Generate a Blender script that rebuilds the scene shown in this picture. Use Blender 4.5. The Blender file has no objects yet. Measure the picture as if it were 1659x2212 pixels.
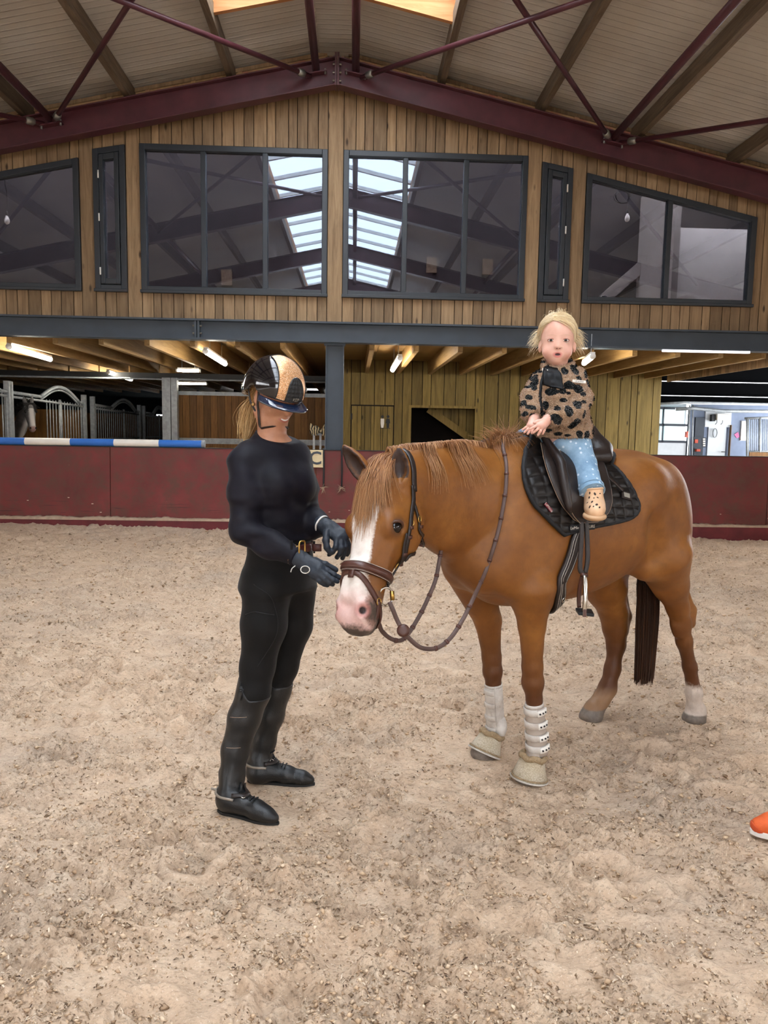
import bpy, bmesh, math, random
import numpy as np
from mathutils import Vector, Matrix
random.seed(7); rng = np.random.default_rng(7)
sc = bpy.context.scene
COL = sc.collection
# ---------------------------------------------------------------- camera
FPX, WPX, HPX = 1620.0, 1659.0, 2212.0
CAM = np.array([0.0, 0.0, 1.5])
_p, _y, _r = [math.radians(a) for a in (6.25, 2.4, 0.96)]
_f = np.array([math.sin(_y)*math.cos(_p), math.cos(_y)*math.cos(_p), -math.sin(_p)])
_rt = np.array([math.cos(_y), -math.sin(_y), 0.0]); _up = np.cross(_rt, _f)
AXR = math.cos(_r)*_rt + math.sin(_r)*_up
AXU = -math.sin(_r)*_rt + math.cos(_r)*_up
AXF = _f
cd = bpy.data.cameras.new('camera'); cam = bpy.data.objects.new('camera', cd); COL.objects.link(cam)
cd.sensor_fit = 'VERTICAL'; cd.sensor_height = 36.0; cd.lens = 36.0*FPX/HPX
cd.clip_start = 0.05; cd.clip_end = 300
cam.matrix_world = Matrix(((AXR[0], AXU[0], -AXF[0], CAM[0]), (AXR[1], AXU[1], -AXF[1], CAM[1]),
                           (AXR[2], AXU[2], -AXF[2], CAM[2]), (0, 0, 0, 1)))
sc.camera = cam
# ---------------------------------------------------------------- world, exposure
sc.view_settings.view_transform = 'Standard'; sc.view_settings.look = 'None'
sc.view_settings.gamma = 1.0; sc.view_settings.use_curve_mapping = False
sc.view_settings.exposure = 3.35
wd = bpy.data.worlds.new('overcast_sky'); sc.world = wd; wd.use_nodes = True
wd.node_tree.nodes['Background'].inputs[0].default_value = (0.97, 0.975, 1.0, 1)
wd.node_tree.nodes['Background'].inputs[1].default_value = 1.0
sc.cycles.max_bounces = 5; sc.cycles.diffuse_bounces = 3; sc.cycles.glossy_bounces = 3
sc.cycles.transmission_bounces = 2; sc.cycles.transparent_max_bounces = 8
sc.cycles.use_adaptive_sampling = True; sc.cycles.adaptive_threshold = 0.06; sc.cycles.adaptive_min_samples = 12
sc.cycles.sample_clamp_indirect = 6.0; sc.cycles.caustics_reflective = False; sc.cycles.caustics_refractive = False
def portal(name, loc, sx, sy, direction):
    """daylight opening: guides sky sampling through the roof lights and the added wall openings, adds no light of its own"""
    ld = bpy.data.lights.new(name, 'AREA'); ld.shape = 'RECTANGLE'; ld.size = sx; ld.size_y = sy
    ld.cycles.is_portal = True
    o = bpy.data.objects.new(name, ld); COL.objects.link(o); o.location = loc
    o.rotation_euler = Vector(direction).to_track_quat('-Z', 'Y').to_euler()
    return o
# ---------------------------------------------------------------- pixel -> world helpers
def ray(px, py):
    return AXF + AXR*((px-WPX/2)/FPX) - AXU*((py-HPX/2)/FPX)
def GR(px, py, z=0.0):
    d = ray(px, py); return CAM + d*((z-CAM[2])/d[2])
def WL(px, py, Y):
    d = ray(px, py); return CAM + d*(Y/d[1])
def DP(px, py, dep):
    return CAM + ray(px, py)*dep
def PXM(p):
    return FPX/float(np.dot(np.asarray(p)-CAM, AXF))
# ---------------------------------------------------------------- materials
def lin(hexs):
    hexs = hexs.lstrip('#'); c = [int(hexs[i:i+2], 16)/255 for i in (0, 2, 4)]
    return tuple([(v/12.92 if v <= 0.04045 else ((v+0.055)/1.055)**2.4) for v in c]) + (1.0,)
MATS = {}
class NT:
    def __init__(s, name):
        s.m = bpy.data.materials.new(name); s.m.use_nodes = True; s.t = s.m.node_tree
        s.b = s.t.nodes['Principled BSDF']; s.out = s.t.nodes['Material Output']; MATS[name] = s.m
    def n(s, kind, **kw):
        nd = s.t.nodes.new(kind)
        for k, v in kw.items():
            if k.startswith('i_'):
                key = k[2:]
                nd.inputs[int(key) if key.isdigit() else key.replace('_', ' ')].default_value = v
            else: setattr(nd, k, v)
        return nd
    def l(s, a, b): s.t.links.new(a, b)
    def coord(s, scale=(1, 1, 1), out='Object', rot=(0, 0, 0)):
        tc = s.n('ShaderNodeTexCoord'); mp = s.n('ShaderNodeMapping')
        mp.inputs['Scale'].default_value = scale; mp.inputs['Rotation'].default_value = rot
        s.l(tc.outputs[out], mp.inputs[0]); return mp.outputs[0]
    def noise(s, vec, scale, detail=4, rough=0.55, dist=0.0):
        nd = s.n('ShaderNodeTexNoise'); nd.inputs['Scale'].default_value = scale; nd.inputs['Detail'].default_value = detail
        nd.inputs['Roughness'].default_value = rough; nd.inputs['Distortion'].default_value = dist
        s.l(vec, nd.inputs['Vector']); return nd.outputs['Fac']
    def ramp(s, fac, stops, interp='LINEAR'):
        r = s.n('ShaderNodeValToRGB'); r.color_ramp.interpolation = interp; e = r.color_ramp.elements
        while len(e) < len(stops): e.new(0.5)
        for k, (pos, col) in enumerate(stops):
            e[k].position = pos; e[k].color = col if len(col) == 4 else (*col, 1)
        s.l(fac, r.inputs[0]); return r.outputs[0]
    def mix(s, fac, a, b, mode='MIX'):
        m = s.n('ShaderNodeMix', data_type='RGBA', blend_type=mode)
        for k, v in ((0, fac), (6, a), (7, b)):
            if hasattr(v, 'is_linked') or hasattr(v, 'links'): s.l(v, m.inputs[k])
            else: m.inputs[k].default_value = v
        return m.outputs[2]
    def math(s, op, a, b=0.5):
        m = s.n('ShaderNodeMath', operation=op)
        for k, v in ((0, a), (1, b)):
            if hasattr(v, 'links'): s.l(v, m.inputs[k])
            else: m.inputs[k].default_value = v
        return m.outputs[0]
    def attr(s, name):
        a = s.n('ShaderNodeAttribute', attribute_name=name); return a
    def bump(s, h, strength=0.3, dist=0.01, nrm=None):
        b = s.n('ShaderNodeBump'); b.inputs['Strength'].default_value = strength; b.inputs['Distance'].default_value = dist
        s.l(h, b.inputs['Height'])
        if nrm is not None: s.l(nrm, b.inputs['Normal'])
        return b.outputs[0]
    def set(s, base=None, rough=None, metal=None, normal=None, spec=None, emit=None, estr=None, **kw):
        def put(key, v):
            if v is None: return
            if hasattr(v, 'links'): s.l(v, s.b.inputs[key])
            else: s.b.inputs[key].default_value = v
        put('Base Color', base); put('Roughness', rough); put('Metallic', metal); put('Normal', normal)
        put('Specular IOR Level', spec); put('Emission Color', emit); put('Emission Strength', estr)
        for k, v in kw.items(): put(k.replace('_', ' '), v)
        return s.m
def plain(name, hexc, rough=0.6, metal=0.0, var=0.12, scale=6.0, bump=0.0, bscale=60.0, spec=None, **kw):
    """painted/plain surface with slight tonal variation"""
    if name in MATS: return MATS[name]
    t = NT(name); v = t.coord(); c = lin(hexc)
    nz = t.noise(v, scale, 5)
    dk = tuple(x*(1-var) for x in c[:3])+(1,); lt = tuple(min(1, x*(1+var)) for x in c[:3])+(1,)
    col = t.ramp(nz, [(0.3, dk), (0.7, lt)])
    nr = t.bump(t.noise(v, bscale, 4), bump, 0.01) if bump else None
    return t.set(base=col, rough=rough, metal=metal, normal=nr, spec=spec, **kw)
# ---------------------------------------------------------------- mesh builders
class MB:
    def __init__(s): s.v = []; s.f = []; s.uv = None
    def add(s, vs, fs):
        o = len(s.v); s.v += [tuple(map(float, p)) for p in vs]; s.f += [tuple(i+o for i in f) for f in fs]; return s
    def box(s, lo, hi):
        (a, b, c), (d, e, f) = lo, hi
        return s.add([(a,b,c),(d,b,c),(d,e,c),(a,e,c),(a,b,f),(d,b,f),(d,e,f),(a,e,f)],
                     [(0,3,2,1),(4,5,6,7),(0,1,5,4),(1,2,6,5),(2,3,7,6),(3,0,4,7)])
    def hexa(s, q0, q1):
        """two matching quads (lists of four points)"""
        return s.add(list(q0)+list(q1), [(3,2,1,0),(4,5,6,7),(0,1,5,4),(1,2,6,5),(2,3,7,6),(3,0,4,7)])
    def prism(s, poly, off):
        """planar polygon extruded by the vector off"""
        n = len(poly); off = np.asarray(off, float)
        vs = [np.asarray(p, float) for p in poly]; vs = vs+[p+off for p in vs]
        return s.add(vs, [tuple(range(n))[::-1], tuple(range(n, 2*n))]+[(i, (i+1) % n, n+(i+1) % n, n+i) for i in range(n)])
    def bar(s, a, b, w, d, up=(0, 0, 1)):
        """rectangular bar from a to b, width w (across), depth d (along up)"""
        a = np.asarray(a, float); b = np.asarray(b, float); t = b-a; t /= np.linalg.norm(t)
        up = np.asarray(up, float); sd = np.cross(t, up); sd /= np.linalg.norm(sd); u = np.cross(sd, t)
        q = [(-w/2, -d/2), (w/2, -d/2), (w/2, d/2), (-w/2, d/2)]
        return s.hexa([a+sd*x+u*y for x, y in q], [b+sd*x+u*y for x, y in q])
    def tube(s, pts, rad, seg=8, closed=False, caps=True):
        P = np.asarray(pts, float); n = len(P)
        r = np.full(n, rad, float) if np.isscalar(rad) else np.asarray(rad, float)
        T = np.gradient(P, axis=0)
        if closed: T = np.roll(P, -1, 0)-np.roll(P, 1, 0)
        T /= np.linalg.norm(T, axis=1)[:, None]+1e-12
        ref = np.array([0, 0, 1.0]) if abs(T[0][2]) < 0.9 else np.array([1.0, 0, 0])
        N = np.cross(T[0], ref); N /= np.linalg.norm(N)
        vs = []; ang = np.linspace(0, 2*np.pi, seg, endpoint=False)
        for i in range(n):
            N = N-T[i]*np.dot(N, T[i]); N /= np.linalg.norm(N)+1e-12; B = np.cross(T[i], N)
            for a in ang: vs.append(P[i]+r[i]*(math.cos(a)*N+math.sin(a)*B))
        fs = []
        m = n if closed else n-1
        for i in range(m):
            j = (i+1) % n
            for k in range(seg):
                k2 = (k+1) % seg
                fs.append((i*seg+k, i*seg+k2, j*seg+k2, j*seg+k))
        if caps and not closed:
            fs.append(tuple(range(seg))[::-1]); fs.append(tuple((n-1)*seg+k for k in range(seg)))
        return s.add(vs, fs)
    def strap(s, pts, nrm, w, th, closed=False):
        """flat strap along pts; nrm = outward normals; w width, th thickness"""
        P = np.asarray(pts, float); N = np.asarray(nrm, float); n = len(P)
        w = np.full(n, w, float) if np.isscalar(w) else np.asarray(w, float)
        T = np.gradient(P, axis=0)
        if closed: T = np.roll(P, -1, 0)-np.roll(P, 1, 0)
        vs = []
        for i in range(n):
            t = T[i]/(np.linalg.norm(T[i])+1e-12); nn = N[i]-t*np.dot(N[i], t); nn /= np.linalg.norm(nn)+1e-12; b = np.cross(t, nn)
            h = w[i]/2
            for (x, y) in ((-h, 0), (-h*0.8, th), (h*0.8, th), (h, 0), (h*0.8, -th*0.2), (-h*0.8, -th*0.2)): vs.append(P[i]+b*x+nn*y)
        fs = []; m = n if closed else n-1
        for i in range(m):
            j = (i+1) % n
            for k in range(6): fs.append((i*6+k, i*6+(k+1) % 6, j*6+(k+1) % 6, j*6+k))
        if not closed: fs += [tuple(range(6))[::-1], tuple((n-1)*6+k for k in range(6))]
        return s.add(vs, fs)
    def lathe(s, prof, seg=24, origin=(0, 0, 0), axis=(0, 0, 1)):
        """prof = [(r,h)...] about axis through origin"""
        ax = np.asarray(axis, float); ax /= np.linalg.norm(ax)
        e = np.cross(ax, [0, 0, 1.0] if abs(ax[2]) < 0.9 else [1.0, 0, 0]); e /= np.linalg.norm(e); g = np.cross(ax, e)
        vs = []; o = np.asarray(origin, float)
        for r, h in prof:
            for k in range(seg):
                a = 2*math.pi*k/seg; vs.append(o+ax*h+r*(math.cos(a)*e+math.sin(a)*g))
        fs = []
        for i in range(len(prof)-1):
            for k in range(seg):
                k2 = (k+1) % seg; fs.append((i*seg+k, i*seg+k2, (i+1)*seg+k2, (i+1)*seg+k))
        fs.append(tuple(range(seg))[::-1]); fs.append(tuple((len(prof)-1)*seg+k for k in range(seg)))
        return s.add(vs, fs)
    def build(s, name, mat, parent=None, smooth=False, bevel=0.0, kind=None, label=None, sub=0):
        me = bpy.data.meshes.new(name); off = world_loc(parent)
        vs = np.asarray(s.v, float)-off
        me.from_pydata(vs.tolist(), [], s.f); me.validate(); 
        if smooth: me.polygons.foreach_set('use_smooth', [True]*len(me.polygons))
        return finish(name, me, mat, parent, bevel, kind, label, smooth, sub)
def world_loc(o):
    v = np.zeros(3)
    while o is not None:
        v = v+np.array(o.location); o = o.parent
    return v
def finish(name, me, mat, parent=None, bevel=0.0, kind=None, label=None, smooth=False, sub=0):
    o = bpy.data.objects.new(name, me); COL.objects.link(o)
    if mat is not None: me.materials.append(MATS[mat] if isinstance(mat, str) else mat)
    if parent is not None: o.parent = parent
    if kind: o['kind'] = kind
    if label: o['label'] = label
    if bevel:
        b = o.modifiers.new('bevel', 'BEVEL'); b.width = bevel; b.segments = 2; b.limit_method = 'ANGLE'; b.angle_limit = 0.6
    if sub:
        b = o.modifiers.new('sub', 'SUBSURF'); b.levels = sub; b.render_levels = sub
    return o
def root(name, loc, label=None, cat=None, group=None, kind=None):
    o = bpy.data.objects.new(name, None); COL.objects.link(o); o.location = tuple(map(float, loc)); o.empty_display_size = 0.1
    return tag(o, label, cat, group, kind)
def tag(o, label=None, cat=None, group=None, kind=None):
    if label: o['label'] = label
    if cat: o['category'] = cat
    if group: o['group'] = group
    if kind: o['kind'] = kind
    return o
def obox(name, lo, hi, mat, parent=None, bevel=0.0, **kw):
    lo2 = [min(a, b) for a, b in zip(lo, hi)]; hi2 = [max(a, b) for a, b in zip(lo, hi)]
    return MB().box(lo2, hi2).build(name, mat, parent, bevel=bevel, **kw)
def spline(pts, n=24, closed=False):
    """Catmull-Rom through pts (any dimension)"""
    P = np.asarray(pts, float); m = len(P)
    if m < 3 and not closed:
        t = np.linspace(0, 1, n)[:, None]; return P[0]*(1-t)+P[-1]*t
    if closed: Q = np.vstack([P[-1], P, P[0], P[1]]); segs = m
    else: Q = np.vstack([2*P[0]-P[1], P, 2*P[-1]-P[-2]]); segs = m-1
    u = np.linspace(0, segs, n, endpoint=not closed); out = []
    for x in u:
        i = min(int(x), segs-1); t = x-i
        a, b, c, d = Q[i], Q[i+1], Q[i+2], Q[i+3]
        out.append(0.5*((2*b)+(-a+c)*t+(2*a-5*b+4*c-d)*t*t+(-a+3*b-3*c+d)*t**3))
    return np.array(out)
def text_mesh(name, txt, mat, size, M, parent, extrude=0.0008, align='CENTER', bold=0.0, font_shear=0.0, bend=None):
    """flat lettering as mesh; M = 4x4 placing local x (right), y (up), z (out)"""
    cu = bpy.data.curves.new(name, 'FONT'); cu.body = txt; cu.size = size; cu.align_x = align; cu.align_y = 'CENTER'
    cu.extrude = extrude; cu.offset = bold; cu.shear = font_shear; cu.resolution_u = 3
    tmp = bpy.data.objects.new(name, cu); COL.objects.link(tmp)
    dg = bpy.context.evaluated_depsgraph_get(); me = bpy.data.meshes.new_from_object(tmp.evaluated_get(dg))
    bpy.data.objects.remove(tmp); bpy.data.curves.remove(cu)
    off = world_loc(parent)
    for v in me.vertices:
        c = v.co.copy()
        p = np.array((M @ c)) - off
        v.co = p
    me.name = name; me.materials.clear()
    return finish(name, me, mat, parent)
def frame_matrix(o, x, z):
    """4x4 with origin o, x axis x, z axis z"""
    x = np.asarray(x, float); z = np.asarray(z, float); x = x/np.linalg.norm(x); z = z-x*np.dot(x, z); z /= np.linalg.norm(z); y = np.cross(z, x)
    return Matrix(((x[0], y[0], z[0], o[0]), (x[1], y[1], z[1], o[1]), (x[2], y[2], z[2], o[2]), (0, 0, 0, 1)))
# ================================================================ FIELD MODELLING (smooth blended solids -> one continuous mesh)
def unit(v): v = np.asarray(v, float); return v/(np.linalg.norm(v)+1e-12)
class Field:
    def __init__(s, lo, hi, h):
        s.lo = np.asarray(lo, float); s.h = h; s.n = np.ceil((np.asarray(hi, float)-s.lo)/h).astype(int)+1
        s.ax = [(s.lo[i]+h*np.arange(s.n[i])).astype(np.float32) for i in range(3)]
        s.g = np.full(tuple(s.n), 1.0, np.float32)
    def copy(s):
        o = Field.__new__(Field); o.lo, o.h, o.n, o.ax = s.lo, s.h, s.n, s.ax; o.g = s.g.copy(); return o
    def sub(s, lo, hi):
        i0 = np.clip(np.floor((np.asarray(lo)-s.lo)/s.h).astype(int), 0, s.n-1); i1 = np.clip(np.ceil((np.asarray(hi)-s.lo)/s.h).astype(int)+1, 1, s.n)
        i1 = np.maximum(i1, i0+1)
        sl = tuple(slice(a, b) for a, b in zip(i0, i1))
        return sl, s.ax[0][sl[0]][:, None, None], s.ax[1][sl[1]][None, :, None], s.ax[2][sl[2]][None, None, :]
    def op(s, sl, d, k, mode):
        a = s.g[sl]
        if mode == 'cut': d = -d
        if mode == 'add':
            if k > 0:
                h = np.maximum(k-np.abs(a-d), 0)/k; s.g[sl] = np.minimum(a, d)-h*h*k*0.25
            else: s.g[sl] = np.minimum(a, d)
        else:
            if k > 0:
                h = np.maximum(k-np.abs(a-d), 0)/k; s.g[sl] = np.maximum(a, d)+h*h*k*0.25
            else: s.g[sl] = np.maximum(a, d)
        return s
    def cone(s, a, b, ra, rb=None, k=0.02, n=None, q=1.0, mode='add'):
        rb = ra if rb is None else rb; a = np.asarray(a, float); b = np.asarray(b, float)
        m = max(ra, rb)*max(1, q)+k+3*s.h
        sl, X, Y, Z = s.sub(np.minimum(a, b)-m, np.maximum(a, b)+m); ba = b-a; L2 = max(float(ba@ba), 1e-9)
        x, y, z = X-a[0], Y-a[1], Z-a[2]
        t = np.clip((x*ba[0]+y*ba[1]+z*ba[2])/L2, 0, 1); x = x-t*ba[0]; y = y-t*ba[1]; z = z-t*ba[2]
        if n is not None:
            n = unit(n); dn = (x*n[0]+y*n[1]+z*n[2])*(1/q-1); x = x+n[0]*dn; y = y+n[1]*dn; z = z+n[2]*dn
        d = np.sqrt(x*x+y*y+z*z)-(ra+(rb-ra)*t)
        if n is not None and q < 1: d = d*q**0.5
        return s.op(sl, d.astype(np.float32), k, mode)
    def chain(s, pts, rad, k=0.02, n=None, q=1.0, mode='add'):
        for i in range(len(pts)-1):
            nn = n[i] if (n is not None and np.ndim(n) == 2) else n
            s.cone(pts[i], pts[i+1], rad[i], rad[i+1], k, nn, q, mode)
        return s
    def ell(s, c, r, R=None, k=0.02, mode='add'):
        c = np.asarray(c, float); r = np.asarray(r, float); m = r.max()+k+3*s.h
        if R is None:
            sl, X, Y, Z = s.sub(c-r-k-3*s.h, c+r+k+3*s.h)
            x, y, z = X-c[0], Y-c[1], Z-c[2]
        else:
            sl, X, Y, Z = s.sub(c-m, c+m); x0, y0, z0 = X-c[0], Y-c[1], Z-c[2]; R = np.asarray(R, float)   # rows = axes
            x = x0*R[0, 0]+y0*R[0, 1]+z0*R[0, 2]; y = x0*R[1, 0]+y0*R[1, 1]+z0*R[1, 2]; z = x0*R[2, 0]+y0*R[2, 1]+z0*R[2, 2]
        k0 = np.sqrt((x/r[0])**2+(y/r[1])**2+(z/r[2])**2); k1 = np.sqrt((x/r[0]**2)**2+(y/r[1]**2)**2+(z/r[2]**2)**2)+1e-9
        return s.op(sl, (k0*(k0-1)/k1).astype(np.float32), k, mode)
    def loft(s, st, o=(0, 0, 0), F=np.eye(3), k=0.02, ex=2.0, mode='add', ns=60):
        """st rows: (s, lateral centre, vertical centre, half lateral, half vertical); F rows = axis, lateral, vertical"""
        S = spline(np.asarray(st, float), ns*3); S[:, 3:] = np.maximum(S[:, 3:], 0.002); order = np.argsort(S[:, 0]); S = S[order]
        o = np.asarray(o, float); F = np.asarray(F, float)
        cs = o+S[:, :1]*F[0]+S[:, 1:2]*F[1]+S[:, 2:3]*F[2]; m = np.maximum(S[:, 3], S[:, 4])[:, None]+k+3*s.h
        sl, X, Y, Z = s.sub((cs-m).min(0), (cs+m).max(0)); x, y, z = X-o[0], Y-o[1], Z-o[2]
        u = x*F[0, 0]+y*F[0, 1]+z*F[0, 2]; v = x*F[1, 0]+y*F[1, 1]+z*F[1, 2]; w = x*F[2, 0]+y*F[2, 1]+z*F[2, 2]
        u, v, w = np.broadcast_arrays(u, v, w); sh = u.shape; uf = u.ravel(); uc = np.clip(uf, S[0, 0], S[-1, 0])
        I = lambda j: np.interp(uc, S[:, 0], S[:, j]).reshape(sh).astype(np.float32)
        hv, hw = I(3), I(4)
        a = np.abs(v-I(1))/hv; b = np.abs(w-I(2))/hw
        q = (a**ex+b**ex)**(1/ex)
        d = (q-1)*np.minimum(hv, hw)*0.9+0.0
        du = np.abs(uf-uc).reshape(sh); d = np.where(du > 0, np.sqrt(np.maximum(d, 0)**2+du**2)+np.minimum(d, 0)*0.0, d)
        return s.op(sl, d.astype(np.float32), k, mode)
    def at(s, P):
        P = np.atleast_2d(np.asarray(P, float)); f = np.clip((P-s.lo)/s.h, 0, s.n-1.001); i = f.astype(int); t = f-i; out = 0
        for a in (0, 1):
            for b in (0, 1):
                for c in (0, 1):
                    wgt = (t[:, 0] if a else 1-t[:, 0])*(t[:, 1] if b else 1-t[:, 1])*(t[:, 2] if c else 1-t[:, 2])
                    out = out+wgt*s.g[i[:, 0]+a, i[:, 1]+b, i[:, 2]+c]
        return out
    def nrm(s, P, e=None):
        P = np.atleast_2d(np.asarray(P, float)); e = e or s.h*1.5; g = np.zeros_like(P)
        for j in range(3):
            d = np.zeros(3); d[j] = e; g[:, j] = s.at(P+d)-s.at(P-d)
        return g/(np.linalg.norm(g, axis=1)[:, None]+1e-9)
    def cast(s, o, d, t0=0.0, t1=3.0, iso=0.0, step=0.004):
        o = np.asarray(o, float); d = unit(d); T = np.arange(t0, t1, step); v = s.at(o+T[:, None]*d)-iso
        P = o+T[:, None]*d; inside = np.all((P > s.lo) & (P < s.lo+s.h*(s.n-1)), axis=1); v = np.where(inside, v, 1.0)
        j = np.where(v <= 0)[0]
        if len(j) == 0:
            return None
        j = j[0]
        if j == 0: return o+d*T[0]
        f = v[j-1]/(v[j-1]-v[j]+1e-12); return o+d*(T[j-1]+f*step)
    def project(s, P, iso=0.0, it=6):
        P = np.atleast_2d(np.asarray(P, float)).copy()
        for _ in range(it): P -= s.nrm(P)*(s.at(P)-iso)[:, None]*0.9
        return P
    def mesh(s, smooth=2):
        g = s.g; sg = g < 0; n = g.shape
        # active cells
        c = np.zeros(tuple(k-1 for k in n), np.uint8)
        for a in (0, 1):
            for b in (0, 1):
                for d in (0, 1): c += sg[a:n[0]-1+a, b:n[1]-1+b, d:n[2]-1+d]
        act = (c > 0) & (c < 8); idx = np.argwhere(act); N = len(idx)
        lut = np.full(act.shape, -1, np.int64); lut[act] = np.arange(N)
        acc = np.zeros((N, 3)); cnt = np.zeros(N)
        corner = [(a, b, d) for a in (0, 1) for b in (0, 1) for d in (0, 1)]
        val = {q: g[idx[:, 0]+q[0], idx[:, 1]+q[1], idx[:, 2]+q[2]].astype(float) for q in corner}
        for q in corner:
            for ax in range(3):
                if q[ax]: continue
                q2 = list(q); q2[ax] = 1; q2 = tuple(q2); v0, v1 = val[q], val[q2]; m = (v0 < 0) != (v1 < 0)
                t = v0[m]/(v0[m]-v1[m]); p = np.tile(np.array(q, float), (m.sum(), 1)); p[:, ax] = t; acc[m] += p; cnt[m] += 1
        V = (idx+acc/np.maximum(cnt, 1)[:, None])*s.h+s.lo
        Q = []
        for ax in range(3):
            b, d = (ax+1) % 3, (ax+2) % 3
            sl0 = [slice(None)]*3; sl1 = [slice(None)]*3; sl0[ax] = slice(0, n[ax]-1); sl1[ax] = slice(1, n[ax])
            for q in (b, d): sl0[q] = slice(1, n[q]-1); sl1[q] = slice(1, n[q]-1)
            A = sg[tuple(sl0)]; B = sg[tuple(sl1)]; e = np.argwhere(A != B)
            if len(e) == 0: continue
            flip = A[e[:, 0], e[:, 1], e[:, 2]]; base = e.copy(); base[:, b] += 1; base[:, d] += 1
            def cell(ob, od):
                w = base.copy(); w[:, b] += ob; w[:, d] += od; return lut[w[:, 0], w[:, 1], w[:, 2]]
            q = np.stack([cell(-1, -1), cell(0, -1), cell(0, 0), cell(-1, 0)], 1); q[~flip] = q[~flip][:, ::-1]; Q.append(q)
        Q = np.vstack(Q)
        if smooth:
            ed = np.vstack([Q[:, [0, 1]], Q[:, [1, 2]], Q[:, [2, 3]], Q[:, [3, 0]]]); ed = np.vstack([ed, ed[:, ::-1]])
            deg = np.bincount(ed[:, 0], minlength=N)
            for it in range(smooth):
                for lam in (0.5, -0.35):
                    avg = np.stack([np.bincount(ed[:, 0], weights=V[ed[:, 1], j], minlength=N) for j in range(3)], 1)/np.maximum(deg, 1)[:, None]
                    V = V+lam*(avg-V)
        return V, Q
def np_mesh(name, V, Q, mat, parent=None, offset=None, attrs=None, smooth=True, label=None, kind=None, mats=None, midx=None):
    me = bpy.data.meshes.new(name); off = world_loc(parent) if offset is None else np.asarray(offset)
    V = np.asarray(V)-off; Q = np.asarray(Q); k = Q.shape[1]
    me.vertices.add(len(V)); me.vertices.foreach_set('co', V.astype(np.float32).ravel())
    me.loops.add(Q.size); me.loops.foreach_set('vertex_index', Q.astype(np.int32).ravel())
    me.polygons.add(len(Q)); me.polygons.foreach_set('loop_start', np.arange(0, Q.size, k, dtype=np.int32)); 
    me.polygons.foreach_set('use_smooth', np.full(len(Q), smooth))
    me.update(calc_edges=True); me.validate()
    for an, arr in (attrs or {}).items():
        a = me.attributes.new(an, 'FLOAT', 'POINT'); a.data.foreach_set('value', np.asarray(arr, np.float32))
    return finish(name, me, mat, parent, label=label, kind=kind)
def vnoise(P, scale, seed=0):
    """cheap smooth value noise for numpy points"""
    P = np.asarray(P, float)*scale+seed*17.31; i = np.floor(P).astype(int); f = P-i; f = f*f*(3-2*f); out = 0
    def hsh(a, b, c):
        n_ = (a*374761393+b*668265263+c*2147483647+seed*1274126177) & 0xffffffff; n_ = ((n_ ^ (n_ >> 13))*1274126177) & 0xffffffff
        return ((n_ ^ (n_ >> 16)) & 0xffff)/65535.0
    for a in (0, 1):
        for b in (0, 1):
            for c in (0, 1):
                w = (f[..., 0] if a else 1-f[..., 0])*(f[..., 1] if b else 1-f[..., 1])*(f[..., 2] if c else 1-f[..., 2]); out = out+w*hsh(i[..., 0]+a, i[..., 1]+b, i[..., 2]+c)
    return out
def strands(name, curves, r0, mat, parent, taper=0.25, sides=3, label=None, kind=None, offset=None):
    """many tapered hairs joined in one mesh; curves: list of (n,3)"""
    groups = {}
    for c in curves: groups.setdefault(len(c), []).append(c)
    VS = []; QS = []; A = []; base = 0; ang = np.arange(sides)*2*np.pi/sides
    for n, L in groups.items():
        C = np.asarray(L, float); M = len(C); T = np.gradient(C, axis=1); T /= np.linalg.norm(T, axis=2)[..., None]+1e-12
        N_ = np.cross(T, np.array([0.31, 0.52, 0.79])); N_ /= np.linalg.norm(N_, axis=2)[..., None]+1e-12; B = np.cross(T, N_)
        s_ = np.linspace(0, 1, n); r = r0*(1-(1-taper)*s_**1.5)
        ring = C[:, :, None, :]+r[None, :, None, None]*(np.cos(ang)[None, None, :, None]*N_[:, :, None, :]+np.sin(ang)[None, None, :, None]*B[:, :, None, :])
        VS.append(ring.reshape(-1, 3)); i = np.arange(n-1)[:, None]*sides+np.arange(sides)[None, :]; j = np.arange(n-1)[:, None]*sides+(np.arange(sides)[None, :]+1) % sides
        q = np.stack([i, j, j+sides, i+sides], -1).reshape(1, -1, 4)+(np.arange(M)*n*sides)[:, None, None]; QS.append(q.reshape(-1, 4)+base); base += M*n*sides
        A.append(np.stack([np.tile(np.repeat(s_, sides), M), np.repeat(rng.random(M), n*sides)], 1))
    A = np.vstack(A)
    return np_mesh(name, np.vstack(VS), np.vstack(QS), mat, parent, offset, {'along': A[:, 0], 'rnd': A[:, 1]}, True, label, kind)
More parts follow.
